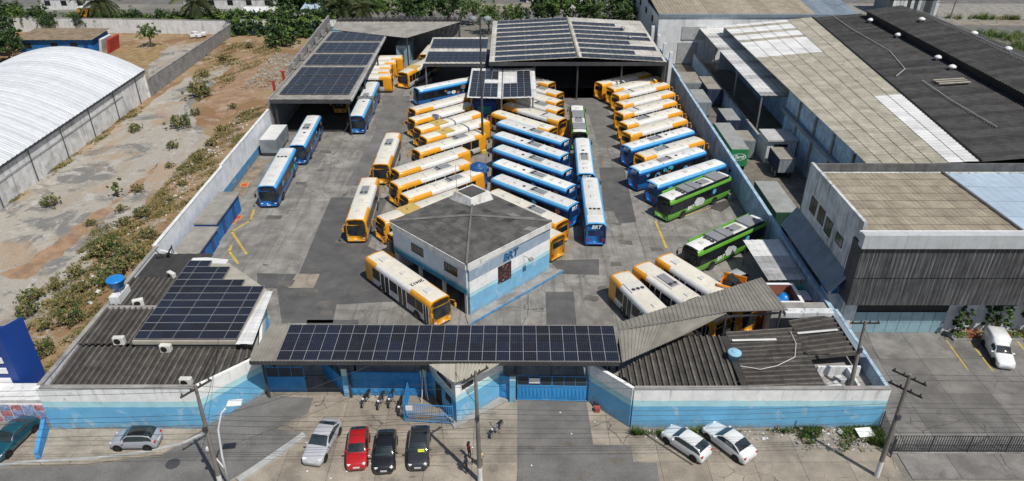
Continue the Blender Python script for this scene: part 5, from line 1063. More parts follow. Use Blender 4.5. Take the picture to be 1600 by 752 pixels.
# ---------------------------------------------------------------- buses
def bus_proto(kind, L=12.1, seed=0, roofstyle=0, artic=False, num=None):
    """local frame: x forward, y left, z up, origin on the ground under the middle"""
    t = thing('city_bus', 'bus', 'bus'); h = L/2; r = random.Random(seed)
    prof = [(1.12, .32), (1.25, .45), (1.27, .95), (1.27, 1.22), (1.25, 2.55), (1.22, 2.78), (1.12, 2.97), (.95, 3.06), (0, 3.12)]
    full = prof + [(-y, z) for y, z in prof[-2::-1]]; n = len(full)
    xs = [-h, -h+.10, -h+.35, -h+1.5, -h*.62, -h*.36, 0, h*.24, h*.40, h*.62, h-1.3, h-.4, h-.14, h]
    sc = {0: .88, 1: .965, 2: 1, len(xs)-1: .86, len(xs)-2: .955, len(xs)-3: 1}
    vs = []
    for k, x in enumerate(xs):
        s = sc.get(k, 1)
        for y, z in full:
            rake = 0
            if k >= len(xs)-2 and z > 1.2: rake = -.22*((z-1.2)/1.9)**1.3
            if k <= 1 and z > 1.4: rake = .08*((z-1.4)/1.7)
            zz = z if 0 < k < len(xs)-1 or z < 2.6 else z-.05*(z-2.6)/.5
            vs.append((x+rake, y*s, zz))
    mats = {'yellow': [m_by, m_bw, m_bcream, m_bs], 'blue': [m_bblue, m_bcyan, m_broof, m_bnavy], 'green': [m_bgreen, m_bblack, m_broof, m_bnavy]}[kind]
    def pick(xm, z, side):
        f = (xm+h)/L
        if kind == 'yellow':
            if side == 'roof': return 0 if f > .955 or f < .02 else 2
            if side == 'front': return 0
            if side == 'rear': return 0
            if z > 2.6: return 0 if (f > .68 or f < .24) else 1
            if z > 1.2: return 0 if (f > .62 or f < .28) else 1
            return 0 if (f < .10 or f > .93) else 3
        if kind == 'blue':
            if side == 'roof': return 2 if .02 < f < .975 else 1
            if side in ('front', 'rear'): return 0
            if z > 2.7: return 1
            if z > 2.5: return 0
            if z > 1.2: return 3
            return 0
        if side == 'roof': return 2 if f < .93 else 1
        if side == 'front': return 0 if z < 1.0 else 1
        if side == 'rear': return 0 if z < 1.3 or z > 2.7 else 1
        if z > 2.6: return 0
        if z > 1.2: return 1
        return 0 if f < .95 else 0
    fs = []; mi = []
    for k in range(len(xs)-1):
        for i in range(n-1):
            fs.append((k*n+i+1, k*n+i, (k+1)*n+i, (k+1)*n+i+1)[::-1]); z = (full[i][1]+full[i+1][1])/2; y = abs(full[i][0]+full[i+1][0])/2
            mi.append(pick((xs[k]+xs[k+1])/2, z, 'roof' if z > 3.05 else 'side'))
        fs.append((k*n, k*n+n-1, (k+1)*n+n-1, (k+1)*n)[::-1]); mi.append(3)
    for k, nm in ((0, 'rear'), (len(xs)-1, 'front')):
        for i in range(len(prof)-2):
            q = (k*n+i, k*n+i+1, k*n+n-2-i, k*n+n-1-i); fs.append(q if nm == 'rear' else q[::-1]); mi.append(pick(0, (prof[i][1]+prof[i+1][1])/2, nm))
        i = len(prof)-2; q = (k*n+i, k*n+i+1, k*n+i+2); fs.append(q if nm == 'rear' else q[::-1]); mi.append(pick(0, 3, nm))
    b = MB(); b.add(vs, fs, mi); b.build('body', mats, t, True)
    bpy.context.view_layer.update()
    # glass
    def on_front(z0, z1, w, mat, name, off=.02, frontal=True):
        b = MB(); rows = 4; vs = []
        for j in range(rows+1):
            z = z0+(z1-z0)*j/rows
            for q, (yy, bx) in enumerate(((-w, -.13), (-w*.93, -.02), (0, 0), (w*.93, -.02), (w, -.13))):
                x = (h+off+bx-.22*(max(0, z-1.2)/1.9)**1.3) if frontal else -(h+off+bx*.7-.08*max(0, z-1.4)/1.7)
                vs.append((x, yy, z))
        fs = [(j*5+i, j*5+i+1, (j+1)*5+i+1, (j+1)*5+i) for j in range(rows) for i in range(4)]
        b.add(vs, fs if frontal else [f[::-1] for f in fs]); return b.build(name, mat, t, True)
    on_front(1.08, 2.38, 1.10, m_screen, 'windscreen'); 
    on_front(2.48, 2.82, .92, m_black, 'destination_sign')
    if kind == 'blue':
        on_front(1.5, 2.2, .95, m_bnavy, 'rear_window', .015, False)
        text_mesh('rear_lettering', 'BRT', .62, m_signwhite, .012, t, frame((-h+.02, 0, 2.62), (0, -1, 0), (0.08, 0, 1)), .25)
    else: on_front(1.75, 2.45, .9, m_glass, 'rear_window', .015, False)
    wn = 6; dxs = [(-h+1.6, -h+3.0), (-h+3.1, -h+4.7), (-h+4.8, -h+6.2), (-h+6.3, -h+7.8), (-h+7.9, -h+9.4), (-h+9.5, -h+10.6), (-h+10.7, h-.55)]
    for s in (1, -1):
        for k, (a, c) in enumerate(dxs):
            if a > h-.8: continue
            c = min(c, h-.5); door = s == -1 and k in (1, 3, 6)
            z0 = .5 if door else 1.27; z1 = 2.5
            b = MB(); yb = lambda z: 1.272 if z < 1.22 else 1.27-.02*(z-1.22)/1.33+.004
            vs = [(a, s*yb(z0), z0), (c, s*yb(z0), z0), (c, s*(yb(1.24)), 1.24+.0001), (a, s*yb(1.24), 1.24), (c, s*yb(z1), z1), (a, s*yb(z1), z1)]
            vs = [(x, y+s*.008, z) for x, y, z in vs]
            f1 = [(0, 1, 2, 3), (3, 2, 4, 5)] if door else [(0, 1, 4, 5)]
            b.add(vs, [f[::-1] for f in f1] if s == 1 else f1); o = b.build('door' if door else 'window', m_glass, t)
            if door:
                b = MB(); m_ = (a+c)/2
                for x in (a, m_, c): b.box(x-.03, x+.03, min(s*1.265, s*1.29), max(s*1.265, s*1.29), .5, 2.5)
                b.build('door_frame', mats[1] if kind == 'yellow' else m_black, o)
    for x in (-h+3.3, h-2.6) if not artic else (-h+2.6, -.6, h-2.6):
        for s in (1, -1):
            b = MB(); b.lathe((x, s*1.13, .48), [(.0, s*.12), (.27, s*.13), (.30, s*.155), (.46, s*.155), (.48, s*.1), (.48, -s*.14), (.3, -s*.15)], 18, 'y', [1, 1, 0, 0, 0, 0]); b.build('wheel', [m_rubber, m_rim], t)
            b = MB(); b.lathe((x, s*1.2, .5), [(.50, s*.072), (.60, s*.074), (.60, s*.06)], 18, 'y'); b.build('wheel_arch', m_black, t)
    for s in (1, -1):
        b = MB(); b.path([(h-.12, s*1.12, 2.6), (h+.22, s*1.38, 2.55), (h+.25, s*1.42, 2.2)], .03, 5); b.obox((h+.25, s*1.43, 1.98), .12, .2, .46); b.build('mirror', m_black if kind != 'yellow' else m_by, t)
        b = MB(); b.obox((h-.055, s*.86, .72), .12, .34, .2); b.build('headlight', m_lamp, t, bevel=.03)
        b = MB(); b.obox((-h+.02, s*.88, .95), .1, .2, .42); b.build('tail_light', m_tail, t, bevel=.02)
    b = MB(); b.obox((h-.01, 0, .42), .12, 1.9, .2); b.build('bumper', mats[0], t, bevel=.05)
    b = MB(); b.obox((h+.055, 0, .5), .02, .42, .14); b.build('number_plate', m_plate, t)
    b = MB(); b.obox((-h-.0, 0, .45), .1, 1.8, .22); b.build('rear_bumper', mats[0] if kind != 'yellow' else m_by, t, bevel=.05)
    # roof furniture
    def hatch(x, w=.75, l=.75, hh=.10, mat=m_hatch): b = MB(); b.box(x-l/2, x+l/2, -w/2, w/2, 3.085, 3.12+hh); b.build('roof_hatch', mat, t, bevel=.03)
    def unit(x, l, w, mat=m_unit, fans=True):
        b = MB(); b.box(x-l/2-.25, x+l/2+.25, -w/2-.22, w/2+.22, 3.07, 3.16); u = b.build('unit_base', m_hatch, t, bevel=.02)
        b = MB(); b.box(x-l/2, x+l/2, -w/2, w/2, 3.161, 3.27); b.build('air_conditioner', mat, t, bevel=.03)
        if fans:
            for y in (-.28, .28): b = MB(); b.lathe((x+l/2-.4, y, 3.27), [(.22, 0), (.22, .03), (.17, .035)], 12); b.build('fan', m_unit_dark, t)
    def seam(x): b = MB(); b.box(x-.03, x+.03, -1.0, 1.0, 3.055, 3.135); b.build('roof_seam', m_hatch, t)
    if kind == 'green':
        for a, c, w in ((h-3.4, h-4.8, 1.9), (h-5.0, h-6.2, 1.9), (-h+1.0, -h+3.2, 2.0)):
            b = MB(); b.box(min(a, c), max(a, c), -w/2, w/2, 3.06, 3.36); b.build('battery_pack', m_unit, t, bevel=.04)
        unit(-h+4.9, 2.0, 1.1); hatch(h-1.9, .5, .5)
        for y in (-.5, .0, .5): b = MB(); b.lathe((h-3.1, y, 3.1), [(.24, 0), (.24, .08), (.1, .1)], 12); b.build('fan', m_unit_dark, t)
        for s in (1, -1): b = MB(); b.box(-h+.6, h-1.0, s*1.10-.04, s*1.10+.04, 2.95, 3.3); b.build('roof_rail', m_bgreen if s == -1 else m_bblack, t)
        gw = pm('graphic_white', (.55, .58, .58), bump=0)
        for s in (1, -1):
            b = MB(); vs = [(.2, .8), (1.6, .9), (2.0, 1.6), (1.5, 2.1), (.5, 1.9), (-.1, 1.4)]; b.add([(x-.6, s*1.285, z) for x, z in vs], [(0, 1, 2, 3, 4, 5) if s == -1 else (5, 4, 3, 2, 1, 0)]); b.build('side_graphic', gw, t)
            text_mesh('side_lettering', 'BRT', .7, m_signwhite, .01, t, frame((h-4.0, s*1.287, 1.05), (-s, 0, 0), (0, 0, 1)), .25)
            b = MB(); b.lathe((-h+3.6, s*1.284, 2.0), [(.36, 0), (.36, s*.006), (.05, s*.006)], 16, 'y'); b.build('side_graphic', m_bcyan, t)
    elif roofstyle == 0:
        hatch(h-2.2); hatch(-.4, .6, .6); hatch(-h+2.0, .8, .9); seam(h*.3)
    elif roofstyle == 1:
        hatch(h-2.4, .5, .5); unit(-h+4.2, 2.3, .95); seam(h-4.6); seam(-h+2.0); hatch(1.0, .5, .6)
    elif roofstyle == 2:
        b = MB(); b.box(h-5.4, h-3.0, -1.02, 1.02, 3.06, 3.135); b.build('ochre_roof_panel', m_byroof, t); hatch(h-4.2, .6, .6, .16, m_byroof); hatch(-h+2.4, .5, .9); hatch(-1, .5, .5)
    elif roofstyle == 3:
        hatch(h-1.6, .6, .5); hatch(h-3.2, .6, .8); hatch(.6, .5, .6); b = MB(); b.box(-h+2.2, -h+4.0, -.9, .9, 3.06, 3.18); b.build('fan_deck', m_hatch, t, bevel=.02)
        for y in (-.5, 0, .5): b = MB(); b.lathe((-h+3.6, y, 3.18), [(.2, 0), (.2, .05), (.16, .055)], 12); b.build('fan', m_unit_dark, t)
    elif roofstyle == 4:
        hatch(h-1.8, .8, .35, .05); hatch(h-3.6, .5, .5); b = MB(); b.lathe((h*.22, .1, 3.1), [(.22, 0), (.2, .07), (.1, .08)], 10); b.build('roof_vent', m_unit_dark, t)
        unit(-.9, 2.2, .9); hatch(-h+3.2, .6, .5); hatch(-h+1.8, .6, .5)
        seam(h*.5); seam(-h*.3)
    if num:
        text_mesh('roof_number', num, .62, m_black, .006, t, frame((h*.32 if kind == 'yellow' else -h*.1, 0, 3.135), (0, -1, 0), (1, 0, 0)))
    if artic:
        b = MB(); b.box(-.6, .6, -1.29, 1.29, .5, 3.17)
        jo = b.build('bellows', m_unit_dark, t, bevel=.05)
        for k in range(6): b = MB(); b.box(-.55+k*.2, -.45+k*.2, -1.31, 1.31, .52, 3.2); b.build('bellows_fold', m_grey_c, jo)
    if kind == 'blue':
        gm = [pm('graphic_teal', (.05, .42, .45), bump=0), pm('graphic_orange', (.35, .12, .05), bump=0), pm('graphic_sky', (.12, .35, .62), bump=0), m_signwhite]
        for s in (1, -1):
            for k in range(9):
                x = -h+1.2+r.random()*(L-4); z = r.uniform(1.3, 2.3); a = r.uniform(.15, .42); N = 7
                b = MB(); b.add([(x+a*1.4*math.cos(2*PI*q/N)*r.uniform(.7, 1.2), s*1.287, z+a*math.sin(2*PI*q/N)*r.uniform(.7, 1.2)) for q in range(N)], [tuple(range(N))[::s*-1]]); b.build('side_graphic', gm[k % 3] if k else gm[3], t)
    return t
BUSP = {}
def bus(kind, a, c, label, group, end='f', L=12.1, style=0, num=None, artic=False):
    """a: roof point at the visible end, c: roof point towards the other end; end: 'f' the visible end is the front, 'r' the rear"""
    key = (kind, L, style, num, artic)
    a = Vector(a[:2]); c = Vector(c[:2]); d = (c-a).normalized(); mid = a+d*(L/2)
    ang = math.atan2(-d.y, -d.x) if end == 'f' else math.atan2(d.y, d.x)
    if key not in BUSP:
        p = bus_proto(kind, L, len(BUSP)*7+1, style, artic, num); BUSP[key] = (p, tree_list(p)); o = p
        o.location = (mid.x, mid.y, 0); o.rotation_euler = (0, 0, ang); o['label'] = label; o['group'] = group
    else:
        o = dup(*BUSP[key], (mid.x, mid.y, 0), ang, label, group)
    return o
ordn = ['first', 'second', 'third', 'fourth', 'fifth', 'sixth', 'seventh', 'eighth', 'ninth', 'tenth', 'eleventh']
GA = 'buses nosed to the trailer alley wall'; GB = 'yellow buses slanted beside the garage office'; GC = 'buses slanted on the far side of the mast'; GD = 'buses parked in line along the boundary wall'
zr_ = 3.1
# row against the alley wall, counted from the big solar shed
rowA = [('yellow', (15.39, 125.20, 3.10), (24.69, 131.32, 3.10), 0), ('yellow', (17.11, 122.33, 3.10), (26.47, 128.58, 3.10), 0), ('yellow', (17.57, 118.88, 3.10), (27.27, 125.94, 3.10), 3), ('yellow', (17.64, 114.33, 3.10), (27.37, 121.62, 3.10), 0),
        ('yellow', (17.06, 109.76, 3.10), (27.06, 116.57, 3.10), 3), ('yellow', (17.06, 105.21, 3.10), (27.39, 111.85, 3.10), 1), ('yellow', (17.01, 101.22, 3.10), (27.21, 108.02, 3.10), 0), ('blue', (16.30, 96.03, 3.10), (27.40, 103.32, 3.10), 4),
        ('yellow', (17.73, 92.81, 3.10), (27.68, 98.94, 3.10), 1), ('blue', (16.27, 88.29, 3.10), (27.71, 95.09, 3.10), 4), ('blue', (17.93, 83.92, 3.10), (27.74, 90.40, 3.10), 0)]
for k, (kd, a, c, st) in enumerate(rowA):
    bus(kd, a, (a[0]+8.3292, a[1]+5.5339), '%s bus, %s from the solar shed, nosed to the alley wall' % ('yellow and white' if kd == 'yellow' else 'blue and white', ordn[k]), GA, 'r', 12.1 if kd == 'yellow' else 13.0, st)
bus('green', (18.62, 79.52, 3.10), (27.84, 86.66, 3.10), 'lime green electric bus alongside the last blue bus of the alley row', GA, 'f', 12.1, 0)
bus('green', (19.34, 67.44, 3.10), (28.22, 74.04, 3.10), 'lime green electric bus hemmed in by the orange skip truck', 'green electric buses', 'f', 12.1, 0)
bus('green', (10.17, 101.74, 3.10), (10.72, 114.96, 3.10), 'green and grey electric bus at the head of the central line of buses', 'green electric buses', 'r', 12.1, 0)
bus('blue', (9.79, 86.66, 3.10), (10.42, 101.22, 3.10), 'blue and white bus in the middle of the central line, behind the green one', 'blue buses in the central line', 'r', 13.0, 4)
bus('blue', (9.74, 72.95, 3.10), (10.13, 84.88, 3.10), 'blue and white bus with three small vents ending the central line', 'blue buses in the central line', 'r', 13.0, 3)
# slanted fan right of the mast: rears towards the central line
rowC = [('yellow', (7.18, 125.20, 3.10), (2.33, 128.58, 3.10), 0), ('yellow', (8.34, 119.56, 3.10), (4.05, 123.39, 3.10), 1), ('yellow', (8.08, 115.28, 3.10), (3.28, 119.22, 3.10), 0), ('yellow', (7.95, 111.25, 3.10), (2.14, 116.24, 3.10), 1),
        ('yellow', (7.99, 106.88, 3.10), (-0.31, 112.77, 3.10), 3), ('yellow', (6.30, 103.05, 3.10), (-2.14, 109.46, 3.10), 0), ('blue', (7.93, 98.20, 3.10), (-1.99, 106.60, 3.10), 4), ('blue', (7.50, 93.03, 3.10), (-2.21, 101.74, 3.10), 4),
        ('blue', (7.59, 87.88, 3.10), (-2.21, 96.75, 3.10), 4), ('blue', (7.65, 82.78, 3.10), (-2.21, 91.92, 3.10), 4), ('blue', (7.60, 77.79, 3.10), (-2.11, 86.46, 3.10), 4)]
for k, (kd, a, c, st) in enumerate(rowC):
    bus(kd, a, (a[0]+-7.5471, a[1]+6.5606), '%s bus, %s from the fuel canopy, its front facing the mast' % ('yellow and white' if kd == 'yellow' else 'blue and white', ordn[k]), GC, 'r', 12.1 if kd == 'yellow' else 13.0, st)
bus('yellow', (5.93, 73.41, 3.10), (-2.01, 81.31, 3.10), 'yellow ended bus with white roof squeezed between blue buses and office', GC, 'r', 12.1, 1)
bus('yellow', (5.22, 69.97, 3.10), (-0.76, 76.13, 3.10), 'yellow bus mostly hidden behind the office, its rear poking out', GC, 'r', 12.1, 0)
# slanted fan left of the mast: fronts towards the drive
rowB = [((-16.35, 111.55, 3.10), (-7.53, 118.88, 3.10), 0), ((-15.89, 106.88, 3.10), (-7.45, 115.28, 3.10), 0), ((-14.53, 102.92, 3.10), (-6.24, 110.05, 3.10), 2), ((-13.28, 99.44, 3.10), (-5.11, 107.16, 3.10), 2), ((-13.73, 94.40, 3.10), (-4.88, 101.48, 3.10), 1),
        ((-15.75, 87.67, 3.10), (-7.24, 94.63, 3.10), 0), ((-15.33, 83.53, 3.10), (-6.32, 91.04, 3.10), 1), ((-13.56, 80.05, 3.10), (-4.92, 87.26, 3.10), 1), ((-15.53, 74.04, 3.10), (-7.62, 81.31, 3.10), 2), ((-13.59, 69.97, 3.10), (-7.60, 75.80, 3.10), 0)]
for k, (a, c, st) in enumerate(rowB):
    bus('yellow', a, (a[0]+7.6041, a[1]+6.4945), 'yellow fronted bus, %s from the fuel canopy, its front facing the drive' % ordn[k], GB, 'f', 12.1, st)
bus('yellow', (-17.84, 89.54, 3.10), (-17.81, 101.48, 3.10), 'yellow and white bus parked head on before the slanted row, farther from the office', 'buses parked head on in the drive', 'f', 12.1, 1)
bus('yellow', (-18.31, 73.72, 3.10), (-18.61, 85.47, 3.10), 'yellow and white bus parked head on before the slanted row, nearer the office', 'buses parked head on in the drive', 'f', 12.1, 1)
bus('yellow', (-6.82, 57.58, 3.10), (-14.62, 66.23, 3.10), 'white and yellow bus with open front door leaving along the office wall', None, 'f', 12.1, 0, '20412')
bus('blue', (-31.33, 82.78, 3.10), (-32.02, 95.56, 3.10), 'blue bus standing at the head of the line by the boundary wall', GD, 'f', 13.0, 3)
bus('blue', (-30.92, 96.27, 3.10), (-31.53, 110.05, 3.10), 'blue bus half out of the long solar shed, second in the line', GD, 'f', 13.0, 4)
bus('blue', (-24.65, 108.30, 3.10), (-25.01, 128.20, 3.10), 'blue articulated bus coming out beside the edge of the long solar shed', GD, 'f', 18.0, 4, None, True)
bus('yellow', (-29.30, 117.55, 3.10), (-29.80, 137.09, 3.10), 'yellow bus in the dark of the long solar shed', GD, 'f', 12.1, 0)
bus('blue', (-16.84, 121.97, 3.10), (-7.56, 128.20, 3.10), 'blue bus with dark window band parked ahead of the fuel canopy', None, 'f', 13.0, 0)
for k, (a, c) in enumerate((((-22.03, 130.13, 3.10), (-30.63, 130.13, 3.10)), ((-22.70, 133.13, 3.10), (-31.23, 133.13, 3.10)), ((-22.88, 136.03, 3.10), (-31.77, 135.82, 3.10)), ((-22.47, 139.26, 3.10), (-31.74, 138.82, 3.10)), ((-21.63, 142.40, 3.10), (-31.09, 141.94, 3.10)))):
    bus('yellow', a, c, 'yellow bus, %s counting inwards, backed out from under the long solar shed' % ordn[k], 'yellow buses backed under the long solar shed', 'r', 12.1, 0)
bus('yellow', (-20.42, 131.32, 3.10), (-16.57, 140.14, 3.10), 'white and yellow bus turning in front of the rear workshop', None, 'f', 12.1, 2)
bus('yellow', (-17.53, 143.32, 3.10), (-16.26, 153.10, 3.10), 'yellow bus nosing out of the dark canopy behind the turning bus', None, 'f', 12.1, 0)
GT = 'buses backed under the grey beige canopy'
bus('yellow', (11.09, 62.77, 3.10), (14.25, 55.16, 3.10), 'white and yellow bus with round roof fans under the canopy, outermost of three', GT, 'r', 12.1, 3)
bus('yellow', (13.54, 64.53, 3.10), (17.91, 57.25, 3.10), 'white and yellow bus with roof number, middle of three under the canopy', GT, 'r', 12.1, 1, '10222')
bus('yellow', (16.20, 66.23, 3.10), (20.82, 59.01, 3.10), 'white and yellow bus with many roof hatches, nearest the skip truck', GT, 'r', 12.1, 0)
# ---------------------------------------------------------------- cars
def car_proto(label, col, L=4.3, W=1.74, H=1.46, style='sedan', rough=.28, roofcol=None, vanbox=False):
    t = thing('parked_car', label, 'car'); h = L/2
    if style == 'sedan': st = [(0, .60, .50, .5), (.06, .74, .62, .5), (.35, .84, .76, .5), (1.05, .87, .90, .5), (1.28, .87, .95, 1), (1.62, .87, 1.20, 1), (2.02, .87, H-.02, 1), (2.5, .87, H, 1), (3.0, .86, H-.02, 1), (3.35, .86, H-.16, 1), (3.72, .85, 1.06, 1), (3.85, .84, 1.0, .5), (4.15, .80, .97, .5), (4.27, .74, .80, .5), (4.3, .62, .55, .5)]
    elif style == 'hatch': st = [(0, .60, .50, .5), (.06, .74, .64, .5), (.32, .83, .80, .5), (.92, .86, .94, .5), (1.12, .86, .99, 1), (1.48, .86, 1.26, 1), (1.82, .86, H-.02, 1), (2.5, .86, H, 1), (3.3, .85, H-.02, 1), (3.75, .84, H-.10, 1), (4.02, .82, 1.15, 1), (4.14, .80, .95, .5), (4.26, .74, .78, .5), (4.3, .62, .5, .5)]
    else: st = [(0, .60, .50, .5), (.06, .72, .66, .5), (.30, .80, .82, .5), (.95, .83, .98, .5), (1.15, .84, 1.03, 1), (1.5, .84, 1.36, 1), (1.8, .84, 1.50, 1), (2.3, .84, 1.52, 1), (2.36, .84, H, .5), (3.0, .84, H, .5), (4.1, .84, H-.02, .5), (4.26, .82, H-.1, .5), (4.3, .78, .6, .5)]
    st = [(x*L/4.3, w*W/1.74, z, c) for x, w, z, c in st]; n = 12; rings = []
    for x, w, top, cab in st:
        belt = min(top-.03, .93); isbox = style == 'van' and top > 1.6 and cab < 1
        if cab == 1: pts = [(w*.88, .20), (w, .34), (w*1.0, .62), (w*.97, belt), (w*.97-(top-belt)*.36, top-.06), (w*.62, top)]
        elif isbox: pts = [(w*.9, .22), (w, .36), (w, .7), (w, 1.1), (w*.96, top-.10), (w*.8, top)]
        else: pts = [(w*.88, .20), (w, .34), (w*1.0, min(.62, top*.75)), (w*.97, top-.08), (w*.88, top-.02), (w*.6, top)]
        rings.append([(h-x, y, z) for y, z in pts]+[(h-x, -y, z) for y, z in pts[::-1]])
    b = MB(); vs = [p for r in rings for p in r]; fs = []; mi = []
    for k in range(len(rings)-1):
        for i in range(n-1): fs.append((k*n+i, k*n+i+1, (k+1)*n+i+1, (k+1)*n+i)); mi.append(1 if (roofcol and 4 <= i <= 6 and st[k][3] == 1 and st[k+1][3] == 1 and st[k][2] > H-.1) else 0)
        fs.append((k*n+n-1, k*n, (k+1)*n, (k+1)*n+n-1)); mi.append(0)
    fs += [tuple(range(n))[::-1], tuple(range((len(rings)-1)*n, len(rings)*n))]; mi += [0, 0]
    m = paint('car_paint_%d_%d_%d' % tuple(int(c*1000) for c in col), col, rough, .8, .05); m2 = paint('car_roof_black', (.012, .012, .012), .2, .6, .03)
    b.add(vs, fs, mi); body = b.build('body', [m, m2], t, True)
    cab = [k for k, s in enumerate(st) if s[3] == 1]; k0, k1 = cab[0], cab[-1]
    roof0 = next(k for k in cab if st[k][2] > (H-.08 if style != 'van' else 1.46)); roof1 = max(k for k in cab if st[k][2] > (H-.08 if style != 'van' else 1.46))
    def panel(ka, kb, ia, ib, name, inset=.06, off=.012):
        b = MB(); g = []
        for k in (ka, kb):
            for i in (ia, ib): g.append(Vector(rings[k][i]))
        q = [g[0], g[1], g[3], g[2]]; c = sum(q, Vector())/4; q = [p+(c-p)*inset for p in q]; nr = (q[1]-q[0]).cross(q[2]-q[0]).normalized()
        if nr.dot(c-Vector((0, 0, .6))) < 0: nr = -nr; q = q[::-1]
        b.add([p+nr*off for p in q], [(0, 1, 2, 3)]); return b.build(name, m_carglass, t)
    def screen(ks, name, off=.016):
        b = MB(); vs = []; N = len(ks)
        for j, k in enumerate(ks):
            p = [Vector(rings[k][i]) for i in (4, 5, 6, 7)]; vs += [p[0].lerp(p[1], .25), p[1], p[2], p[3].lerp(p[2], .25)]
        e = .12; vs[:4] = [a.lerp(c, e) for a, c in zip(vs[:4], vs[4:8])]; vs[-4:] = [a.lerp(c, e) for a, c in zip(vs[-4:], vs[-8:-4])]
        sg = 1 if vs[0].x > 0 else -1; nr = Vector((.55*sg, 0, .83))
        b.add([v+nr*off for v in vs], [(4*j+i, 4*j+i+1, 4*j+i+5, 4*j+i+4) for j in range(N-1) for i in range(3)]); return b.build(name, m_carglass, t, True)
    def strip(ks, ia, ib, name, inset=.10, off=.014):
        b = MB(); vs = []; N = len(ks)
        for j, k in enumerate(ks):
            p, q = Vector(rings[k][ia]), Vector(rings[k][ib]); vs += [p.lerp(q, inset), p.lerp(q, 1-inset)]
        e0 = Vector((-.04, 0, 0)); nr = (vs[1]-vs[0]).cross(vs[2]-vs[0]).normalized(); mid = sum(vs, Vector())/len(vs)
        flip = nr.dot(mid-Vector((0, 0, .6))) < 0
        if flip: nr = -nr
        b.add([v+nr*off for v in vs], [((2*j, 2*j+1, 2*j+3, 2*j+2) if not flip else (2*j+2, 2*j+3, 2*j+1, 2*j)) for j in range(N-1)]); return b.build(name, m_carglass, t, True)
    screen(list(range(k0, roof0+1)), 'windscreen'); 
    if style != 'van': screen(list(range(roof1, k1+1)), 'rear_window')
    for ia, ib in ((3, 4), (8, 7)):
        ks = list(range(k0+1, k1+1)) if style != 'van' else list(range(k0+1, k1+1)); mid = ks[len(ks)//2]
        strip([k for k in ks if k <= mid], ia, ib, 'window', .12); strip([k for k in ks if k >= mid], ia, ib, 'window', .16)
    for x in (h-.78*L/4.3, -h+.80*L/4.3):
        for s in (1, -1):
            b = MB(); b.lathe((x, s*(W/2-.11), .31), [(0, s*.09), (.19, s*.10), (.21, s*.115), (.30, s*.115), (.315, s*.06), (.315, -s*.1)], 18, 'y', [1, 1, 0, 0, 0]); b.build('wheel', [m_rubber, m_rim], t)
            b = MB(); b.lathe((x, s*(W/2-.03), .33), [(.33, s*.035), (.37, s*.03), (.37, -s*.1)], 18, 'y'); b.build('wheel_arch', m_black, t)
    for s in (1, -1):
        b = MB(); b.obox((h-.24, s*(W/2-.30), .66), .26, .34, .13, -s*.5); b.build('headlight', m_lamp, t, bevel=.03)
        b = MB(); b.obox((-h+.10, s*(W/2-.24), .80), .16, .26, .16, s*.3); b.build('tail_light', m_tail, t, bevel=.03)
        b = MB(); b.obox((h-1.42*L/4.3, s*(W/2+.06), .97), .14, .22, .13); b.build('mirror', m, t, bevel=.03)
    b = MB(); b.obox((h-.01, 0, .48), .05, .5, .13); b.build('number_plate', m_plate, t); b = MB(); b.obox((h-.06, 0, .36), .1, 1.1, .14); b.build('grille', m_black, t)
    b = MB(); b.obox((-h+.0, 0, .6), .05, .5, .13); b.build('number_plate', m_plate, t)
    return t
def car(label, front, rear, col, zz=0.0, **kw):
    f = Vector(front[:2]); r = Vector(rear[:2]); d = (f-r).normalized(); m = (f+r)/2; o = car_proto(label, col, **kw); o.location = (m.x, m.y, zz); o.rotation_euler = (0, 0, math.atan2(d.y, d.x)); return o
Zf = .004
car('silver sedan parked aslant by the long kerb', (-15.40, 39.84, 0.50), (-14.75, 43.48, 0.50), (.45, .46, .49), style='sedan', L=4.55, W=1.78, zz=Zf)
car('bright red hatchback between silver sedan and black car', (-11.91, 39.20, 0.50), (-12.29, 42.62, 0.50), (.42, .012, .015), style='hatch', L=3.95, W=1.66, zz=Zf)
car('glossy black hatchback parked between red and dark grey cars', (-9.78, 39.07, 0.50), (-10.00, 42.13, 0.50), (.012, .012, .014), style='hatch', L=4.0, W=1.68, zz=Zf)
oo = car('dark charcoal hatchback with yellow card behind its windscreen', (-7.22, 39.33, 0.50), (-7.39, 42.62, 0.50), (.028, .03, .034), style='hatch', L=4.1, W=1.68, zz=Zf)
b = MB(); b.obox((.98, .25, 1.20), .22, .5, .012, 0, 0, 0, .62); o_ = b.build('yellow_card', pm('card_yellow', (.6, .62, .05), bump=0), None); o_.parent = oo
car('white hatchback nosed to the blue wall, beside the white sedan', (12.76, 42.62, 0.50), (14.83, 40.37, 0.50), (.72, .73, .73), style='hatch', L=4.0, W=1.68, zz=Zf)
car('white sedan with dark rear window next to rubble at the wall', (16.22, 43.05, 0.50), (18.23, 40.23, 0.50), (.72, .73, .73), style='sedan', L=4.4, W=1.74, zz=Zf)
car('small silver hatchback with black roof on the sidewalk by the blue wall', (-31.78, 41.78, 0.50), (-28.13, 41.85, 0.50), (.36, .38, .42), style='hatch', L=3.7, W=1.62, H=1.52, zz=.062, roofcol=True)
car('dark teal sedan beside the poster fence', (-40.21, 40.17, 0.50), (-39.62, 43.70, 0.50), (.008, .075, .105), style='sedan', L=4.4, W=1.74, zz=.062)
v_ = car('white high cube delivery van by the planter bed', (44.79, 50.70, 0.50), (45.76, 55.11, 0.50), (.74, .75, .76), style='van', L=4.3, W=1.68, H=2.0, zz=.004); v_['category'] = 'van'; v_.name = 'delivery_van'
car('small white car on the far back road among trees', (-97, 181, 0), (-101, 180.6, 0), (.7, .7, .7), style='hatch', L=4, W=1.7)
car('dark car under trees on the back road', (-47, 190, 0), (-51, 190, 0), (.02, .02, .022), style='sedan', L=4.4, W=1.74)
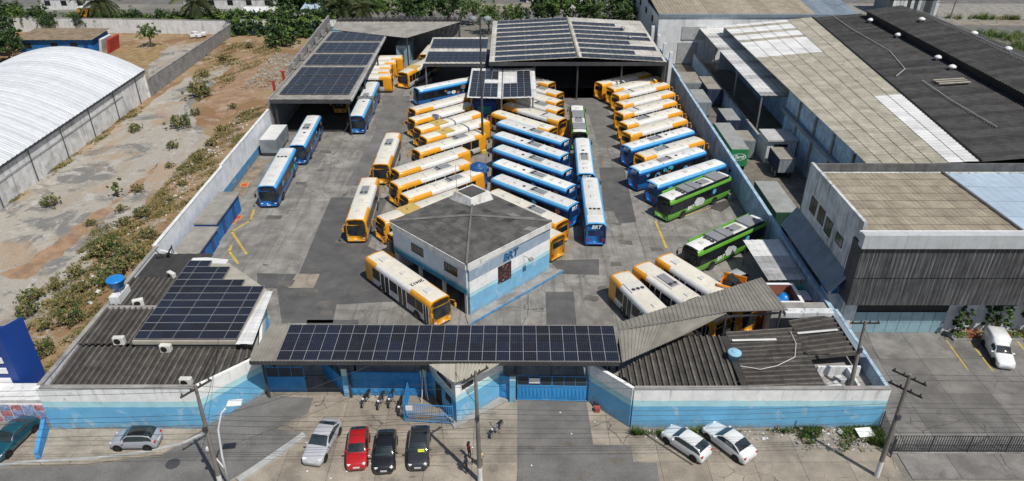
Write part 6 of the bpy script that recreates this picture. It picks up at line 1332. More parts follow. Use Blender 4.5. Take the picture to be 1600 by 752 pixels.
car('white car half hidden by the palm on the back road', (-74, 190, 0), (-78, 190, 0), (.7, .7, .7), style='sedan', L=4.4, W=1.74)
car('dark parked car on the far pavement by the crossing', (-35, 207.5, 0), (-39, 207.5, 0), (.03, .03, .035), style='hatch', L=4.1, W=1.7)
def truck(label, x, y, rz, cabcol):
    t = thing('flatbed_truck', label, 'truck', (x, y, 0), rz)
    b = MB(); b.box(-5, 2.2, -1.2, 1.2, .9, 1.15); off = [b]; 
    def pt(name, bb, m, par=None, bev=.05):
        me = bb.build(name, m, None, bevel=bev); me.parent = par or t; return me
    pt('bed', b, m_darksteel); b = MB(); b.box(2.4, 4.4, -1.2, 1.2, .6, 2.8); c = pt('cab', b, cabcol)
    b = MB(); b.box(4.38, 4.43, -1.05, 1.05, 1.6, 2.5); pt('windscreen', b, m_glass, c, 0)
    for x_ in (-3.6, -2.4, 3.2):
        for s in (1, -1): b = MB(); b.lathe((x_, s*1.05, .48), [(.2, s*.14), (.48, s*.14), (.48, -s*.14), (.2, -s*.14)], 14, 'y', [1, 0, 1]); pt('wheel', b, [m_rubber, m_rim], None, 0)
    return t
truck('dark flatbed truck on the far cleared lot', 134, 182, .0, m_darksteel)
# orange skip truck with its arm, scrap on the back
st = thing('skip_truck', 'white cab skip truck with orange lifting arms loaded with black scrap', 'truck', (21.7, 60.3, 0), math.radians(-118))
def sp(name, b, m, par=None, bev=.04):
    o = b.build(name, m, None, bevel=bev); o.parent = par or st; return o
b = MB(); b.box(-3.6, 3.0, -.45, .45, .75, 1.0); sp('chassis', b, m_darksteel)
b = MB(); b.box(1.2, 3.2, -1.15, 1.15, .7, 2.75); cb = sp('cab', b, m_bw, None, .12)
b = MB(); b.box(3.19, 3.22, -1.0, 1.0, 1.6, 2.5); sp('windscreen', b, m_glass, cb, 0)
for s in (1, -1): b = MB(); b.box(1.7, 2.9, s*1.155-.01, s*1.155+.01, 1.65, 2.45); sp('window', b, m_glass, cb, 0)
b = MB(); b.box(-3.5, .9, -1.2, 1.2, 1.0, 1.12); b.box(-3.5, .9, 1.1, 1.2, 1.12, 1.9); b.box(-3.5, .9, -1.2, -1.1, 1.12, 1.9); b.box(-3.6, -3.5, -1.2, 1.2, 1.0, 2.3); sp('skip_body', b, m_orange)
for s in (1, -1):
    b = MB(); b.path([(-.2, s*1.28, 1.1), (.3, s*1.28, 2.9), (.9, s*.9, 3.35)], .13, 6); sp('lifting_arm', b, m_orange, None, 0)
b = MB(); b.tube((.9, -.95, 3.35), (.9, .95, 3.35), .12); sp('arm_crossbar', b, m_orange, None, 0)
b = MB(); rr = random.Random(6)
for k in range(14): b.obox((-1.4+rr.uniform(-1.6, 1.6), rr.uniform(-.7, .7), 1.4+rr.random()*.9), rr.uniform(.8, 2.2), rr.uniform(.3, .7), .12, rr.uniform(0, 3), 0, rr.uniform(-.4, .4), rr.uniform(-.4, .4))
sp('scrap_load', b, m_black, None, 0)
for x in (-2.9, -1.7, 2.2):
    for s in (1, -1): b = MB(); b.lathe((x, s*1.0, .48), [(.2, s*.14), (.48, s*.14), (.48, -s*.14), (.2, -s*.14)], 14, 'y', [1, 0, 1]); sp('wheel', b, [m_rubber, m_rim], None, 0)
# silver half of a car body behind the shelter
car('old silver car wedged between skip truck and canopy', (22.35, 64.07, 0.50), (25.02, 65.83, 0.50), (.40, .42, .43), style='hatch', L=3.8, W=1.62)
# ---------------------------------------------------------------- motorcycles
def moto(label, x, y, rz, tankm, seed=0):
    t = thing('motorcycle', label, 'motorcycle', (x, y, .004), rz, 'motorcycles parked at the entrance')
    def pt(name, b, m, bev=0, smooth=False):
        o = b.build(name, m, None, smooth, bev); o.parent = t; return o
    for xx in (.66, -.62):
        b = MB(); b.lathe((xx, 0, .31), [(.17, .03), (.26, .05), (.31, .03), (.31, -.03), (.26, -.05), (.17, -.03)], 18, 'y', [1, 0, 0, 0, 1]); pt('wheel', b, [m_rubber, m_rim])
    b = MB(); b.path([(.66, .09, .31), (.48, .09, .85)], .025, 6); b.path([(.66, -.09, .31), (.48, -.09, .85)], .025, 6); pt('fork', b, m_steel)
    b = MB(); b.path([(.42, -.34, 1.06), (.44, -.2, 1.02), (.46, 0, .92), (.44, .2, 1.02), (.42, .34, 1.06)], .02, 6); pt('handlebar', b, m_black)
    b = MB(); b.path([(.47, 0, .82), (.1, 0, .62), (-.2, 0, .35), (-.62, 0, .31)], .04, 6); b.path([(.1, 0, .62), (-.3, 0, .68), (-.7, 0, .72)], .035, 6); pt('frame', b, m_black)
    b = MB(); b.lathe((.05, 0, .38), [(.1, -.14), (.16, -.1), (.16, .1), (.1, .14)], 10, 'y'); pt('engine', b, m_steel)
    b = MB(); b.obox((.18, 0, .80), .52, .28, .24); pt('fuel_tank', b, tankm, .08)
    b = MB(); b.obox((-.38, 0, .80), .72, .26, .10); pt('seat', b, m_black, .04)
    b = MB(); b.obox((.62, 0, .86), .16, .2, .2); pt('headlamp', b, m_lamp, .05)
    b = MB(); b.obox((-.82, 0, .66), .3, .16, .06); pt('mudguard', b, tankm, .02)
    b = MB(); b.tube((-.15, -.14, .3), (-.72, -.17, .42), .05); pt('exhaust', b, m_steel)
    b = MB(); b.tube((0, .1, .3), (-.05, .32, 0), .015); pt('side_stand', b, m_black)
    for s in (1, -1): b = MB(); b.tube((.44, s*.22, 1.02), (.4, s*.3, 1.2), .01, n=4); b.obox((.4, s*.32, 1.22), .02, .12, .08); pt('mirror', b, m_black)
    return t
moto('black motorcycle by the long blue screen, nearest the open gate leaf', *(-12.49, 46.74, 0.00)[:2], math.radians(-105), m_black)
moto('grey motorcycle in the middle of the three by the long blue screen', *(-11.19, 46.50, 0.00)[:2], math.radians(-100), m_darksteel)
moto('blue tanked motorcycle of the three by the long blue screen', *(-10.35, 46.74, 0.00)[:2], math.radians(-97), m_bblue)
moto('black motorcycle squeezed against the railing pen', *(-9.45, 45.80, 0.00)[:2], math.radians(-92), m_black)
moto('silver and black motorcycle standing alone beside the guard house plinth', *(-1.25, 43.12, 0.00)[:2], math.radians(-125), m_steel)

# ---------------------------------------------------------------- vegetation
def crown_mesh(name, rx, ry, rz, zc, nclump, nleaf, leafsize, seed, mats, flat=.5):
    r = random.Random(seed); b = MB()
    for c in range(nclump):
        th = r.uniform(0, 2*PI); u = r.uniform(-.6, 1); q = math.sqrt(1-u*u); rad = r.uniform(.4, 1.0)*(1+.22*math.sin(3*th+seed)+.15*math.sin(5*th+2*seed))
        cx, cy, cz = rx*q*math.cos(th)*rad, ry*q*math.sin(th)*rad, zc+rz*u*rad; cr = r.uniform(.09, .24)*(rx+ry)/2; mi = r.randrange(len(mats))
        for k in range(nleaf):
            d = Vector((r.gauss(0, 1), r.gauss(0, 1), r.gauss(0, .8))); d = d.normalized()*cr*r.uniform(.35, 1.05); p = Vector((cx, cy, cz))+d
            nrm = (d.normalized()*.7+Vector((r.gauss(0, .5), r.gauss(0, .5), .6+r.gauss(0, .4)))).normalized(); a = nrm.orthogonal().normalized(); w = nrm.cross(a); s = leafsize*r.uniform(.6, 1.35); an = r.uniform(0, PI); a, w = a*math.cos(an)+w*math.sin(an), w*math.cos(an)-a*math.sin(an)
            b.add([p-a*s, p-w*s*.5, p+a*s, p+w*s*.5], [(0, 1, 2, 3)], mi)
    return b
def trunk_mesh(h, r0, seed, reach=1.5, nl=5):
    r = random.Random(seed); b = MB(); pts = [V(0, 0, -.1)]; 
    for k in range(1, 5): pts.append(V(r.uniform(-.15, .15)*k*.5, r.uniform(-.15, .15)*k*.5, h*k/4))
    b.path(pts, [r0, r0*.85, r0*.7, r0*.55, r0*.4], 7)
    for k in range(nl):
        a = 2*PI*k/nl+r.uniform(-.4, .4); s = pts[2+k % 3]; e = s+V(math.cos(a)*reach*r.uniform(.6, 1.1), math.sin(a)*reach*r.uniform(.6, 1.1), h*r.uniform(.25, .5)); b.path([s, (s+e)/2+V(0, 0, .2), e], [r0*.4, r0*.28, r0*.12], 5)
    return b
TP = {}
def tree_proto(key, rx, rz, h, mats, nclump=60, nleaf=42, leafs=.26, seed=1, name='broadleaf_tree', label='', cat='tree'):
    t = thing(name, label, cat); b = trunk_mesh(h, .09*rx+.06, seed, rx*.55); b.build('trunk', m_bark, t); b = crown_mesh('crown', rx, rx*.95, rz, h+rz*.25, nclump, nleaf, leafs, seed, mats); b.build('crown', mats, t); TP[key] = [t, tree_list(t), False]
def plant(key, x, y, s, label, group, rz=None, sz=None):
    t, by, used = TP[key]; rz = random.uniform(0, 6.28) if rz is None else rz; sc = (s, s, sz or s)
    if not used: t.location = (x, y, -.02); t.rotation_euler = (0, 0, rz); t.scale = sc; t['label'] = label; t['group'] = group; TP[key][2] = True; return t
    return dup(t, by, (x, y, -.02), rz, label, group, sc)
tree_proto('round', 4.2, 3.6, 4.2, [L_green, L_dark], 120, 34, .27, 1); tree_proto('dark', 4.4, 3.4, 3.8, [L_dark, L_dark, L_green], 120, 34, .28, 2); tree_proto('loose', 3.6, 3.0, 4.4, [L_bright, L_green], 85, 30, .25, 3)
tree_proto('bush', 2.2, 1.5, .7, [L_green, L_bright, L_dark], 75, 24, .19, 4, 'bush', '', 'bush')
tree_proto('shrub', 1.15, .8, .45, [L_olive, L_green, L_olive, L_dry], 60, 18, .095, 5, 'shrub', '', 'shrub'); tree_proto('scrub', .9, .55, .3, [L_dry, L_olive, L_dry], 46, 18, .085, 6, 'scrub_bush', '', 'shrub'); tree_proto('conifer', 1.0, 2.0, 1.4, [L_dark, L_green], 44, 36, .13, 7, 'garden_tree', '', 'tree'); tree_proto('sapling', 1.0, 1.0, 1.2, [L_olive, L_bright], 14, 26, .16, 8, 'sapling', '', 'tree')
GF = 'trees behind the bus sheds'; GW = 'trees along the back road'; GV = 'shrubs on the vacant lot'
for x, y, s, k in ((-22.5, 177, 1.15, 'dark'), (-15.5, 178, 1.2, 'round'), (-24.8, 184, 1.1, 'dark'), (-9.5, 181, .8, 'loose')): plant(k, x, y, s, 'dense tree crowding behind the dark tiled ridge of the rear shed', GF)
for x, y, s, k in ((-5.5, 172, .8, 'loose'), (0, 173, .75, 'loose'), (3.5, 176, .7, 'bush')): plant(k, x, y, s*1.1, 'light leafy tree just behind the corner of the big solar shed', GF)
for x, y, s, k in ((7.0, 173, 1.15, 'round'), (12.5, 174.5, 1.35, 'loose'), (17.5, 172, 1.1, 'round'), (10, 180, 1.2, 'loose'), (22, 170, .7, 'bush'), (25.5, 173, .9, 'round'), (27.5, 182, 1.2, 'dark')): plant(k, x, y, s, 'leafy tree in the belt between big solar shed and far pavement', GF)
for x, y, s, k in ((-112, 150, 1.7, 'dark'), (-118, 158, 1.8, 'dark'), (-113, 140, 1.3, 'dark'), (-122, 146, 1.7, 'dark'), (-104, 148, .9, 'dark')): plant(k, x, y, s, 'large dark tree looming beside the blue cottage', GW)
for x, y, s, k in ((-122, 178, .8, 'round'), (-118, 176, .7, 'loose'), (-113.5, 177, .68, 'round'), (-110, 174, .6, 'dark'), (-106.5, 177, .5, 'loose'), (-103, 175, .55, 'round'), (-98.5, 176, .6, 'dark'), (-95, 177.5, .55, 'loose'), (-91, 177, .58, 'round'), (-87.5, 177, .5, 'dark'), (-128, 174, 1.2, 'dark')): plant(k, x, y, s, 'leafy tree filling the strip behind the blue cottage', GW)
for k in range(11): plant('bush', -85+k*1.9+random.uniform(-.4, .4), 176.4+random.uniform(-.5, .6), random.uniform(1.35, 1.8), 'bright bush growing over the pale rendered wall', 'bushes over the rendered wall')
for k in range(9): plant('bush', -65+k*2.6+random.uniform(-.5, .5), 173.6+random.uniform(-.4, .5), random.uniform(1.7, 2.2), 'dark ivy clump spilling over the blue and white back wall', 'ivy over the back wall')
for x, y, s, k in ((-47, 184, 1.5, 'dark'), (-42.5, 178, 1.0, 'dark'), (-41, 186, 1.2, 'round'), (-55, 183, 1.1, 'dark'), (-36, 183, .9, 'dark'), (-31, 181, .8, 'loose')): plant(k, x, y, s, 'dark tree at the back corner by the parapet screen', GW)
for x, y, s, k in ((-41.5, 160, .9, 'bush'), (-43.5, 166, 1.1, 'bush'), (-40.6, 153, .8, 'bush'), (-48, 169.5, 1.0, 'bush'), (-53, 170, .8, 'bush')): plant(k, x, y, s, 'green bush between rubble and the parapet screen', 'bushes by the parapet screen')
plant('loose', -80.5, 161, .62, 'spindly young tree standing in the neighbouring lot', None)
# vacant-lot shrubs
for (px, s, k, lab) in (((-56.87, 126.68, 0.00), 2.1, 'shrub', 'big round green shrub on the vacant lot near the block wall'), ((-60.94, 109.92, 0.00), 1.0, 'shrub', 'lone small shrub on the bare concrete of the vacant lot'), ((-54.25, 111.34, 0.00), 1.7, 'shrub', None), ((-54.12, 117.34, 0.00), .9, 'shrub', None), ((-52.00, 102.73, 0.00), .9, 'shrub', None), ((-52.46, 86.08, 0.00), 1.0, 'sapling', None),
    ((-59.89, 83.47, 0.00), 1.1, 'shrub', None), ((-46.77, 70.94, 0.00), 1.65, 'shrub', None), ((-52.26, 78.28, 0.00), .6, 'shrub', None), ((-46.65, 80.30, 0.00), 1.1, 'shrub', None), ((-49.71, 65.58, 0.00), .8, 'scrub', None), ((-49.91, 61.93, 0.00), 1.1, 'shrub', None), ((-48.69, 64.08, 0.00), 1.2, 'scrub', None), ((-47.95, 66.86, 0.00), 1.5, 'scrub', None), ((-49.06, 59.66, 0.00), 1.1, 'shrub', None), ((-43.65, 75.09, 0.00), 1.0, 'shrub', None), ((-43.31, 69.82, 0.00), 1.5, 'shrub', None), ((-43.37, 66.86, 0.00), 1.6, 'shrub', None), ((-43.50, 64.95, 0.00), 1.2, 'shrub', None),
    ((-50.60, 87.62, 0.00), 1.5, 'scrub', None), ((-47.98, 78.28, 0.00), 1.5, 'scrub', None), ((-50.14, 82.04, 0.00), 1.2, 'scrub', None), ((-45.63, 63.72, 0.00), 1.4, 'scrub', None), ((-46.09, 60.78, 0.00), 1.5, 'scrub', None), ((-44.02, 53.04, 0.00), 1.2, 'shrub', None), ((-43.97, 58.04, 0.00), 1.3, 'shrub', None), ((-45.93, 56.99, 0.00), 1.3, 'scrub', None), ((-46.48, 103.75, 0.00), 1.5, 'scrub', None), ((-46.42, 98.35, 0.00), 1.4, 'scrub', None), ((-45.33, 89.62, 0.00), 1.2, 'scrub', None), ((-49.55, 95.60, 0.00), 1.1, 'scrub', None), ((-47.15, 109.92, 0.00), 1.4, 'scrub', None), ((-48.64, 120.54, 0.00), 1.3, 'scrub', None), ((-60.48, 138.98, 0.00), 1.6, 'scrub', None), ((-60.54, 150.08, 0.00), 1.7, 'scrub', None), ((-58.31, 160.10, 0.00), 1.6, 'scrub', None), ((-51.65, 161.70, 0.00), 1.6, 'bush', None), ((-55.44, 163.88, 0.00), 1.4, 'scrub', None)):
    plant(k, px[0], px[1], s*(.8 if k == 'scrub' else 1), lab or {'shrub': 'green shrub scattered in the dry grass of the vacant lot', 'scrub': 'dry olive scrub scattered in the grass of the vacant lot', 'sapling': 'young pale leaved sapling on the vacant lot', 'bush': 'taller bush at the head of the vacant lot by the parapet screen'}[k], GV if lab is None and k not in ('sapling', 'bush') else None)
# garden trees and flower bed at the clad hall
for x, s in ((43.2, 1.0), (46.6, 1.25), (50.2, 1.3), (54.5, 1.2)): plant('conifer', x, 55.9, s, 'dark garden tree in the planter bed of the clad hall', 'garden trees in the planter bed')
rr = random.Random(9); b = MB()
for k in range(2600):
    x = rr.uniform(42.6, 60); y = rr.uniform(55.15, 56.1); z = .25+rr.random()*.55; a = V(rr.gauss(0, 1), rr.gauss(0, 1), rr.gauss(0, 1)).normalized(); w = a.orthogonal().normalized(); s = rr.uniform(.05, .12); p = V(x, y, z); b.add([p-a*s, p-w*s*.6, p+a*s, p+w*s*.6], [(0, 1, 2, 3)], 0 if math.sin(x*2.3)+rr.uniform(-.6, .6) > 0 else 1)
fl = stuff(b.build('flower_bed', [L_red, L_bright])); fl['label'] = 'red and yellow bedding plants in the planter bed'
# palms
def palm_proto():
    t = thing('coconut_palm', 'palm', 'palm'); b = MB(); pts = [V(0, 0, -.1), V(.1, .05, 1.2), V(.25, .1, 2.5), V(.3, .1, 3.75)]; b.path(pts, [.28, .2, .17, .14], 8); b.build('trunk', m_bark, t)
    b = MB(); L = 4.0; N = 16; r = random.Random(3)
    for k in range(N):
        u0 = k/N; u1 = (k+1)/N; f = lambda u: V(L*u*(1-.18*u), 0, 1.5*u-2.9*u*u); p, q = f(u0), f(u1); ln = 1.05*math.sin(PI*min(.98, u0*.9+.08))+.1
        b.add([p+V(0, -.03, 0), q+V(0, -.03, 0), q+V(0, .03, 0), p+V(0, .03, 0)], [(0, 1, 2, 3)])
        for s in (1, -1):
            for e in (0, .5):
                o = p.lerp(q, e); b.add([o, o+V(.14, 0, 0), o+V(.5*ln, s*ln, -.45*ln-r.uniform(0, .15))], [(0, 1, 2)])
    fr = b.build('frond', L_palm, t)
    fr.location = (.3, .1, 3.7); fr.rotation_euler = (0, -.2, 0)
    for k in range(1, 22): inst(fr, t, (.3, .1, 3.7), (random.uniform(-.15, .15), -.55+1.25*(k % 3)/2+random.uniform(-.15, .15), 2*PI*k/22*1.0+random.uniform(-.1, .1)), (random.uniform(.8, 1.1),)*3)
    b = MB()
    for k in range(5): b.lathe((.3+.3*math.cos(k*1.3), .1+.3*math.sin(k*1.3), 3.4), [(.02, 0), (.14, .1), (.16, .22), (.05, .36)], 7)
    b.build('coconuts', L_olive, t); return t
pt_ = palm_proto(); TP['palm'] = [pt_, tree_list(pt_), False]
for x, y, s, lab in ((-98.5, 178, 1.7, 'coconut palm by the orange container'), (-76.0, 177.6, 1.7, 'coconut palm rising behind the pale rendered wall'), (-40.5, 178, 1.5, 'coconut palm behind the tiled rear shed, by the parapet screen'), (-36, 179, 1.3, 'shorter coconut palm next to the tiled rear shed'), (-52, 196, 1.2, 'distant coconut palm before the long pale house')): plant('palm', x, y, s, lab, 'coconut palms')
# dry grass
def grass(name, areas, n, seed, mats, label, hmin=.15, hmax=.5):
    r = random.Random(seed); b = MB()
    for poly, share in areas:
        xs = [p[0] for p in poly]; ys = [p[1] for p in poly]; c = 0; tries = 0
        def inside(x, y):
            k = False; j = len(poly)-1
            for i in range(len(poly)):
                if (poly[i][1] > y) != (poly[j][1] > y) and x < (poly[j][0]-poly[i][0])*(y-poly[i][1])/(poly[j][1]-poly[i][1])+poly[i][0]: k = not k
                j = i
            return k
        while c < n*share and tries < n*share*8:
            tries += 1; x, y = r.uniform(min(xs), max(xs)), r.uniform(min(ys), max(ys))
            if not inside(x, y): continue
            g = math.sin(x*.9+1.3*math.sin(y*.37))+math.sin(y*.55+x*.3)+.8*math.sin(x*2.1-y*1.3)
            if g < r.uniform(-1.2, 1.4): continue
            c += 1; mi = 0 if math.sin(x*.5+y*.23)+r.uniform(-.8, .8) > 0 else r.randrange(len(mats)); h = r.uniform(hmin, hmax)*(1+.3*g)
            for k in range(5):
                a = r.uniform(0, 2*PI); d = V(math.cos(a), math.sin(a), 0); q = V(-d.y, d.x, 0)*.05; o = V(x, y, -.02)+d*r.uniform(0, .15)
                b.add([o-q, o+q, o+d*h*r.uniform(.4, .9)+V(0, 0, h)], [(0, 1, 2)], mi)
    o = stuff(b.build(name, mats)); o['label'] = label; return o
grass('grass', [([(-41.18, 49.03, 0.00), (-41.25, 66.86, 0.00), (-41.81, 73.12, 0.00), (-42.14, 95.60, 0.00), (-42.55, 123.89, 0.00), (-43.17, 131.07, 0.00), (-47.07, 114.28, 0.00), (-48.34, 96.05, 0.00), (-47.26, 82.04, 0.00), (-51.71, 78.62, 0.00), (-50.08, 69.54, 0.00), (-50.70, 60.78, 0.00), (-43.74, 49.03, 0.00)], .72), ([(-67.82, 162.79, 0.00), (-53.18, 167.25, 0.00), (-50.48, 157.49, 0.00), (-54.06, 134.93, 0.00), (-56.05, 123.89, 0.00), (-61.15, 131.07, 0.00)], .2), ([(-65.41, 84.21, 0.00), (-64.75, 97.19, 0.00), (-63.79, 121.20, 0.00), (-66.19, 125.62, 0.00), (-66.57, 98.82, 0.00), (-67.09, 84.21, 0.00)], .08)], 12000, 4, [L_dry, L_dry, L_olive, L_olive], 'dry straw coloured and green grass over the vacant lot', .08, .32)
grass('weeds', [([(20.47, 43.41, 0.00), (25.94, 43.99, 0.00), (30.04, 43.70, 0.00), (29.82, 41.45, 0.00), (27.81, 42.14, 0.00), (24.92, 39.98, 0.00), (23.96, 41.45, 0.00), (22.90, 42.84, 0.00)], .8), ([(9.67, 43.12, 0.00), (20.51, 43.55, 0.00), (20.38, 43.12, 0.00), (9.87, 42.70, 0.00)], .2)], 900, 5, [L_green, L_olive, L_bright], 'weeds growing through rubble at the foot of the blue wall', .12, .4)
grass('verge_grass', [([(83, 150), (160, 150), (160, 172), (84, 173.5)], .8), ([(80, 187.5), (200, 184), (200, 186), (80, 190)], .2)], 7000, 6, [L_bright, L_dry, L_green], 'tall yellow green grass on the verge beside the black roofs', .5, 1.3)
# rubble
def rubble(name, label, poly, n, smin, smax, mats, seed):
    r = random.Random(seed); b = MB(); xs = [p[0] for p in poly]; ys = [p[1] for p in poly]
    for k in range(n):
        x, y = r.uniform(min(xs), max(xs)), r.uniform(min(ys), max(ys)); s = r.uniform(smin, smax)*(1 if r.random() < .9 else 2)
        b.obox((x, y, s*.2), s, s*r.uniform(.5, 1), s*r.uniform(.3, .7), r.uniform(0, 3), r.randrange(len(mats)), r.uniform(-.4, .4), r.uniform(-.4, .4))
    o = stuff(b.build(name, mats)); o['label'] = label; return o
rubble('rubble', 'pale stones and rubble spread over the head of the vacant lot', [(-51.12, 150.08, 0.00), (-44.94, 154.95, 0.00), (-43.17, 131.07, 0.00), (-48.55, 132.98, 0.00)], 1500, .10, .36, [m_concrete, m_oldslab, m_oldslab, m_lot], 1)
rubble('wall_rubble', 'white rubble and litter at the foot of the blue wall', [(22.93, 43.70, 0.00), (28.72, 43.70, 0.00), (27.38, 41.11, 0.00), (22.82, 41.11, 0.00)], 240, .05, .2, [m_vault_wall, m_concrete, m_concrete, m_rust], 2)
rubble('litter', 'small litter along the sidewalk edge by the blue wall', [(10.41, 42.84, 0.00), (22.52, 43.27, 0.00), (22.28, 42.55, 0.00), (10.30, 42.14, 0.00)], 90, .05, .16, [m_white_wall, m_rust, m_concrete], 3)
rubble('lot_stones', 'small stones strewn over the dry vacant lot', [(-46.27, 56.47, 0.00), (-43.69, 96.05, 0.00), (-44.72, 120.54, 0.00), (-47.14, 70.94, 0.00)], 900, .06, .24, [m_vault_wall, m_concrete, m_rust], 4)
b = MB(); b.obox((*(28.62, 42.84, 0.00)[:2], .3), 1.3, .9, .08, .1, 0, .12, 0); b.obox((*(28.62, 42.84, 0.00)[:2], .12), 1.0, .7, .26, .1); tag(b.build('white_table', m_whitemetal), 'discarded white table top on the rubble by the corner', 'table')

# ---------------------------------------------------------------- poles, lamp, wires
def utility_pole(label, x, y, h, lean=(0, 0), arms=1, rz=0.0, white=1.6, base=0.0):
    t = thing('utility_pole', label, 'utility pole', (x, y, base)); top = V(x+lean[0], y+lean[1], h); p0 = V(x, y, base)
    b = MB(); b.tube(p0, lerp(p0, top, white/h), .19, .185, 10); b.build('lime_washed_foot', m_pole_white, t)
    b = MB(); b.tube(lerp(p0, top, white/h), top, .184, .11, 10); b.build('shaft', m_pole, t)
    for k in range(arms):
        c = lerp(p0, top, .97-.11*k); d = V(math.cos(rz), math.sin(rz), 0); b = MB(); b.obox(c, 2.3, .1, .12, rz); a = b.build('crossarm', m_wood, t)
        for s in (-1.0, -.35, .35, 1.0): b = MB(); q = c+d*s+V(0, 0, .06); b.lathe(q, [(.04, 0), (.07, .06), (.05, .12), (.07, .16), (.03, .22)], 8); b.build('insulator', m_darksteel, a)
    b = MB(); q = lerp(p0, top, .62); b.obox(q+V(0, -.2, 0), .3, .22, .4); b.build('junction_box', m_darksteel, t)
    return t
utility_pole('leaning street pole with crossed arm in front of the street office', -21.6, 37.2, 9.9, (0, .4), 1, .9)
utility_pole('tall street pole with diagonal arm in front of the guard house', -2.4, 38.0, 10.7, (-.1, .1), 1, .75)
tr = utility_pole('dark street pole with twin heavy arms and fittings at the parking lot corner', 27.8, 38.6, 10.0, (-.2, 0), 2, -.8)
utility_pole('slim pole with white crossbars standing in the workshop patio', 27.6, 44.9, 9.2, (.2, 1.0), 1, .0, .5, 2.75)
for x, y, lab in ((112, 188, 'thin leaning pole beside the patched shack'), (131, 186, 'pale roadside pole on the far pavement by the cleared lot'), (127, 174, 'roadside pole near the yellow verge grass')):
    b = MB(); b.tube((x, y, 0), (x+.6, y, 10), .16, .1); b.obox((x+.6, y, 9.6), 1.8, .1, .1); tag(b.build('roadside_pole', m_pole), lab, 'pole')
sl = thing('street_lamp', 'white curved street lamp with flat rectangular head by the long kerb', 'street lamp', (-21.0, 37.3, 0))
b = MB(); b.path([V(-21.0, 37.3, 0), V(-20.95, 37.3, 3.5), V(-20.75, 37.4, 6.0), V(-20.3, 37.6, 7.4), V(-19.7, 37.8, 8.0)], [.09, .08, .07, .06, .05], 8); b.build('pole', m_whitemetal, sl, True)
b = MB(); b.obox((-19.35, 37.85, 8.08), 1.0, .62, .12, .12); b.build('lamp_head', m_whitemetal, sl, bevel=.03)
b = MB(); b.tube((-21.0, 37.3, 2.2), (-21.9, 37.5, 3.9), .05); b.obox((-21.95, 37.5, 4.0), .2, .2, .25); b.build('camera_arm', m_whitemetal, sl)
def wire(p, q, sag, label, r=.018):
    b = MB(); b.path([lerp(p, q, t/16)+V(0, 0, -4*sag*(t/16)*(1-t/16)) for t in range(17)], r, 4); tag(b.build('power_cable', m_black), label, 'cable', 'overhead street cables')
LB = 'thin black overhead cable strung along the street between the utility poles'
for (z, dy) in ((9.5, 0), (9.55, .5), (7.2, .2), (6.75, .2), (6.2, .22), (5.4, .25)):
    xs = [(-70, 37.0), (-21.6, 37.4), (-2.4, 38.0), (27.7, 38.6), (75, 39.4)]
    for (x0, y0), (x1, y1) in zip(xs[:-1], xs[1:]): wire(V(x0, y0+dy, z), V(x1, y1+dy, z), .45, LB)
wire(V(-21.6, 37.4, 7.0), V(-9, 47, 5.4), .6, 'service cable running from the leaning pole to the entrance canopy'); wire(V(-21.6, 37.5, 7.4), V(-25, 49, 5.1), .5, 'service cable running from the leaning pole to the solar deck')
wire(V(27.7, 38.6, 8.0), V(27.8, 45.7, 8.6), .4, 'service cable from the corner pole to the slim patio pole'); wire(V(-2.4, 38.1, 7.6), V(-4.6, 45, 4.9), .3, 'service cable from the tall pole down to the guard house')
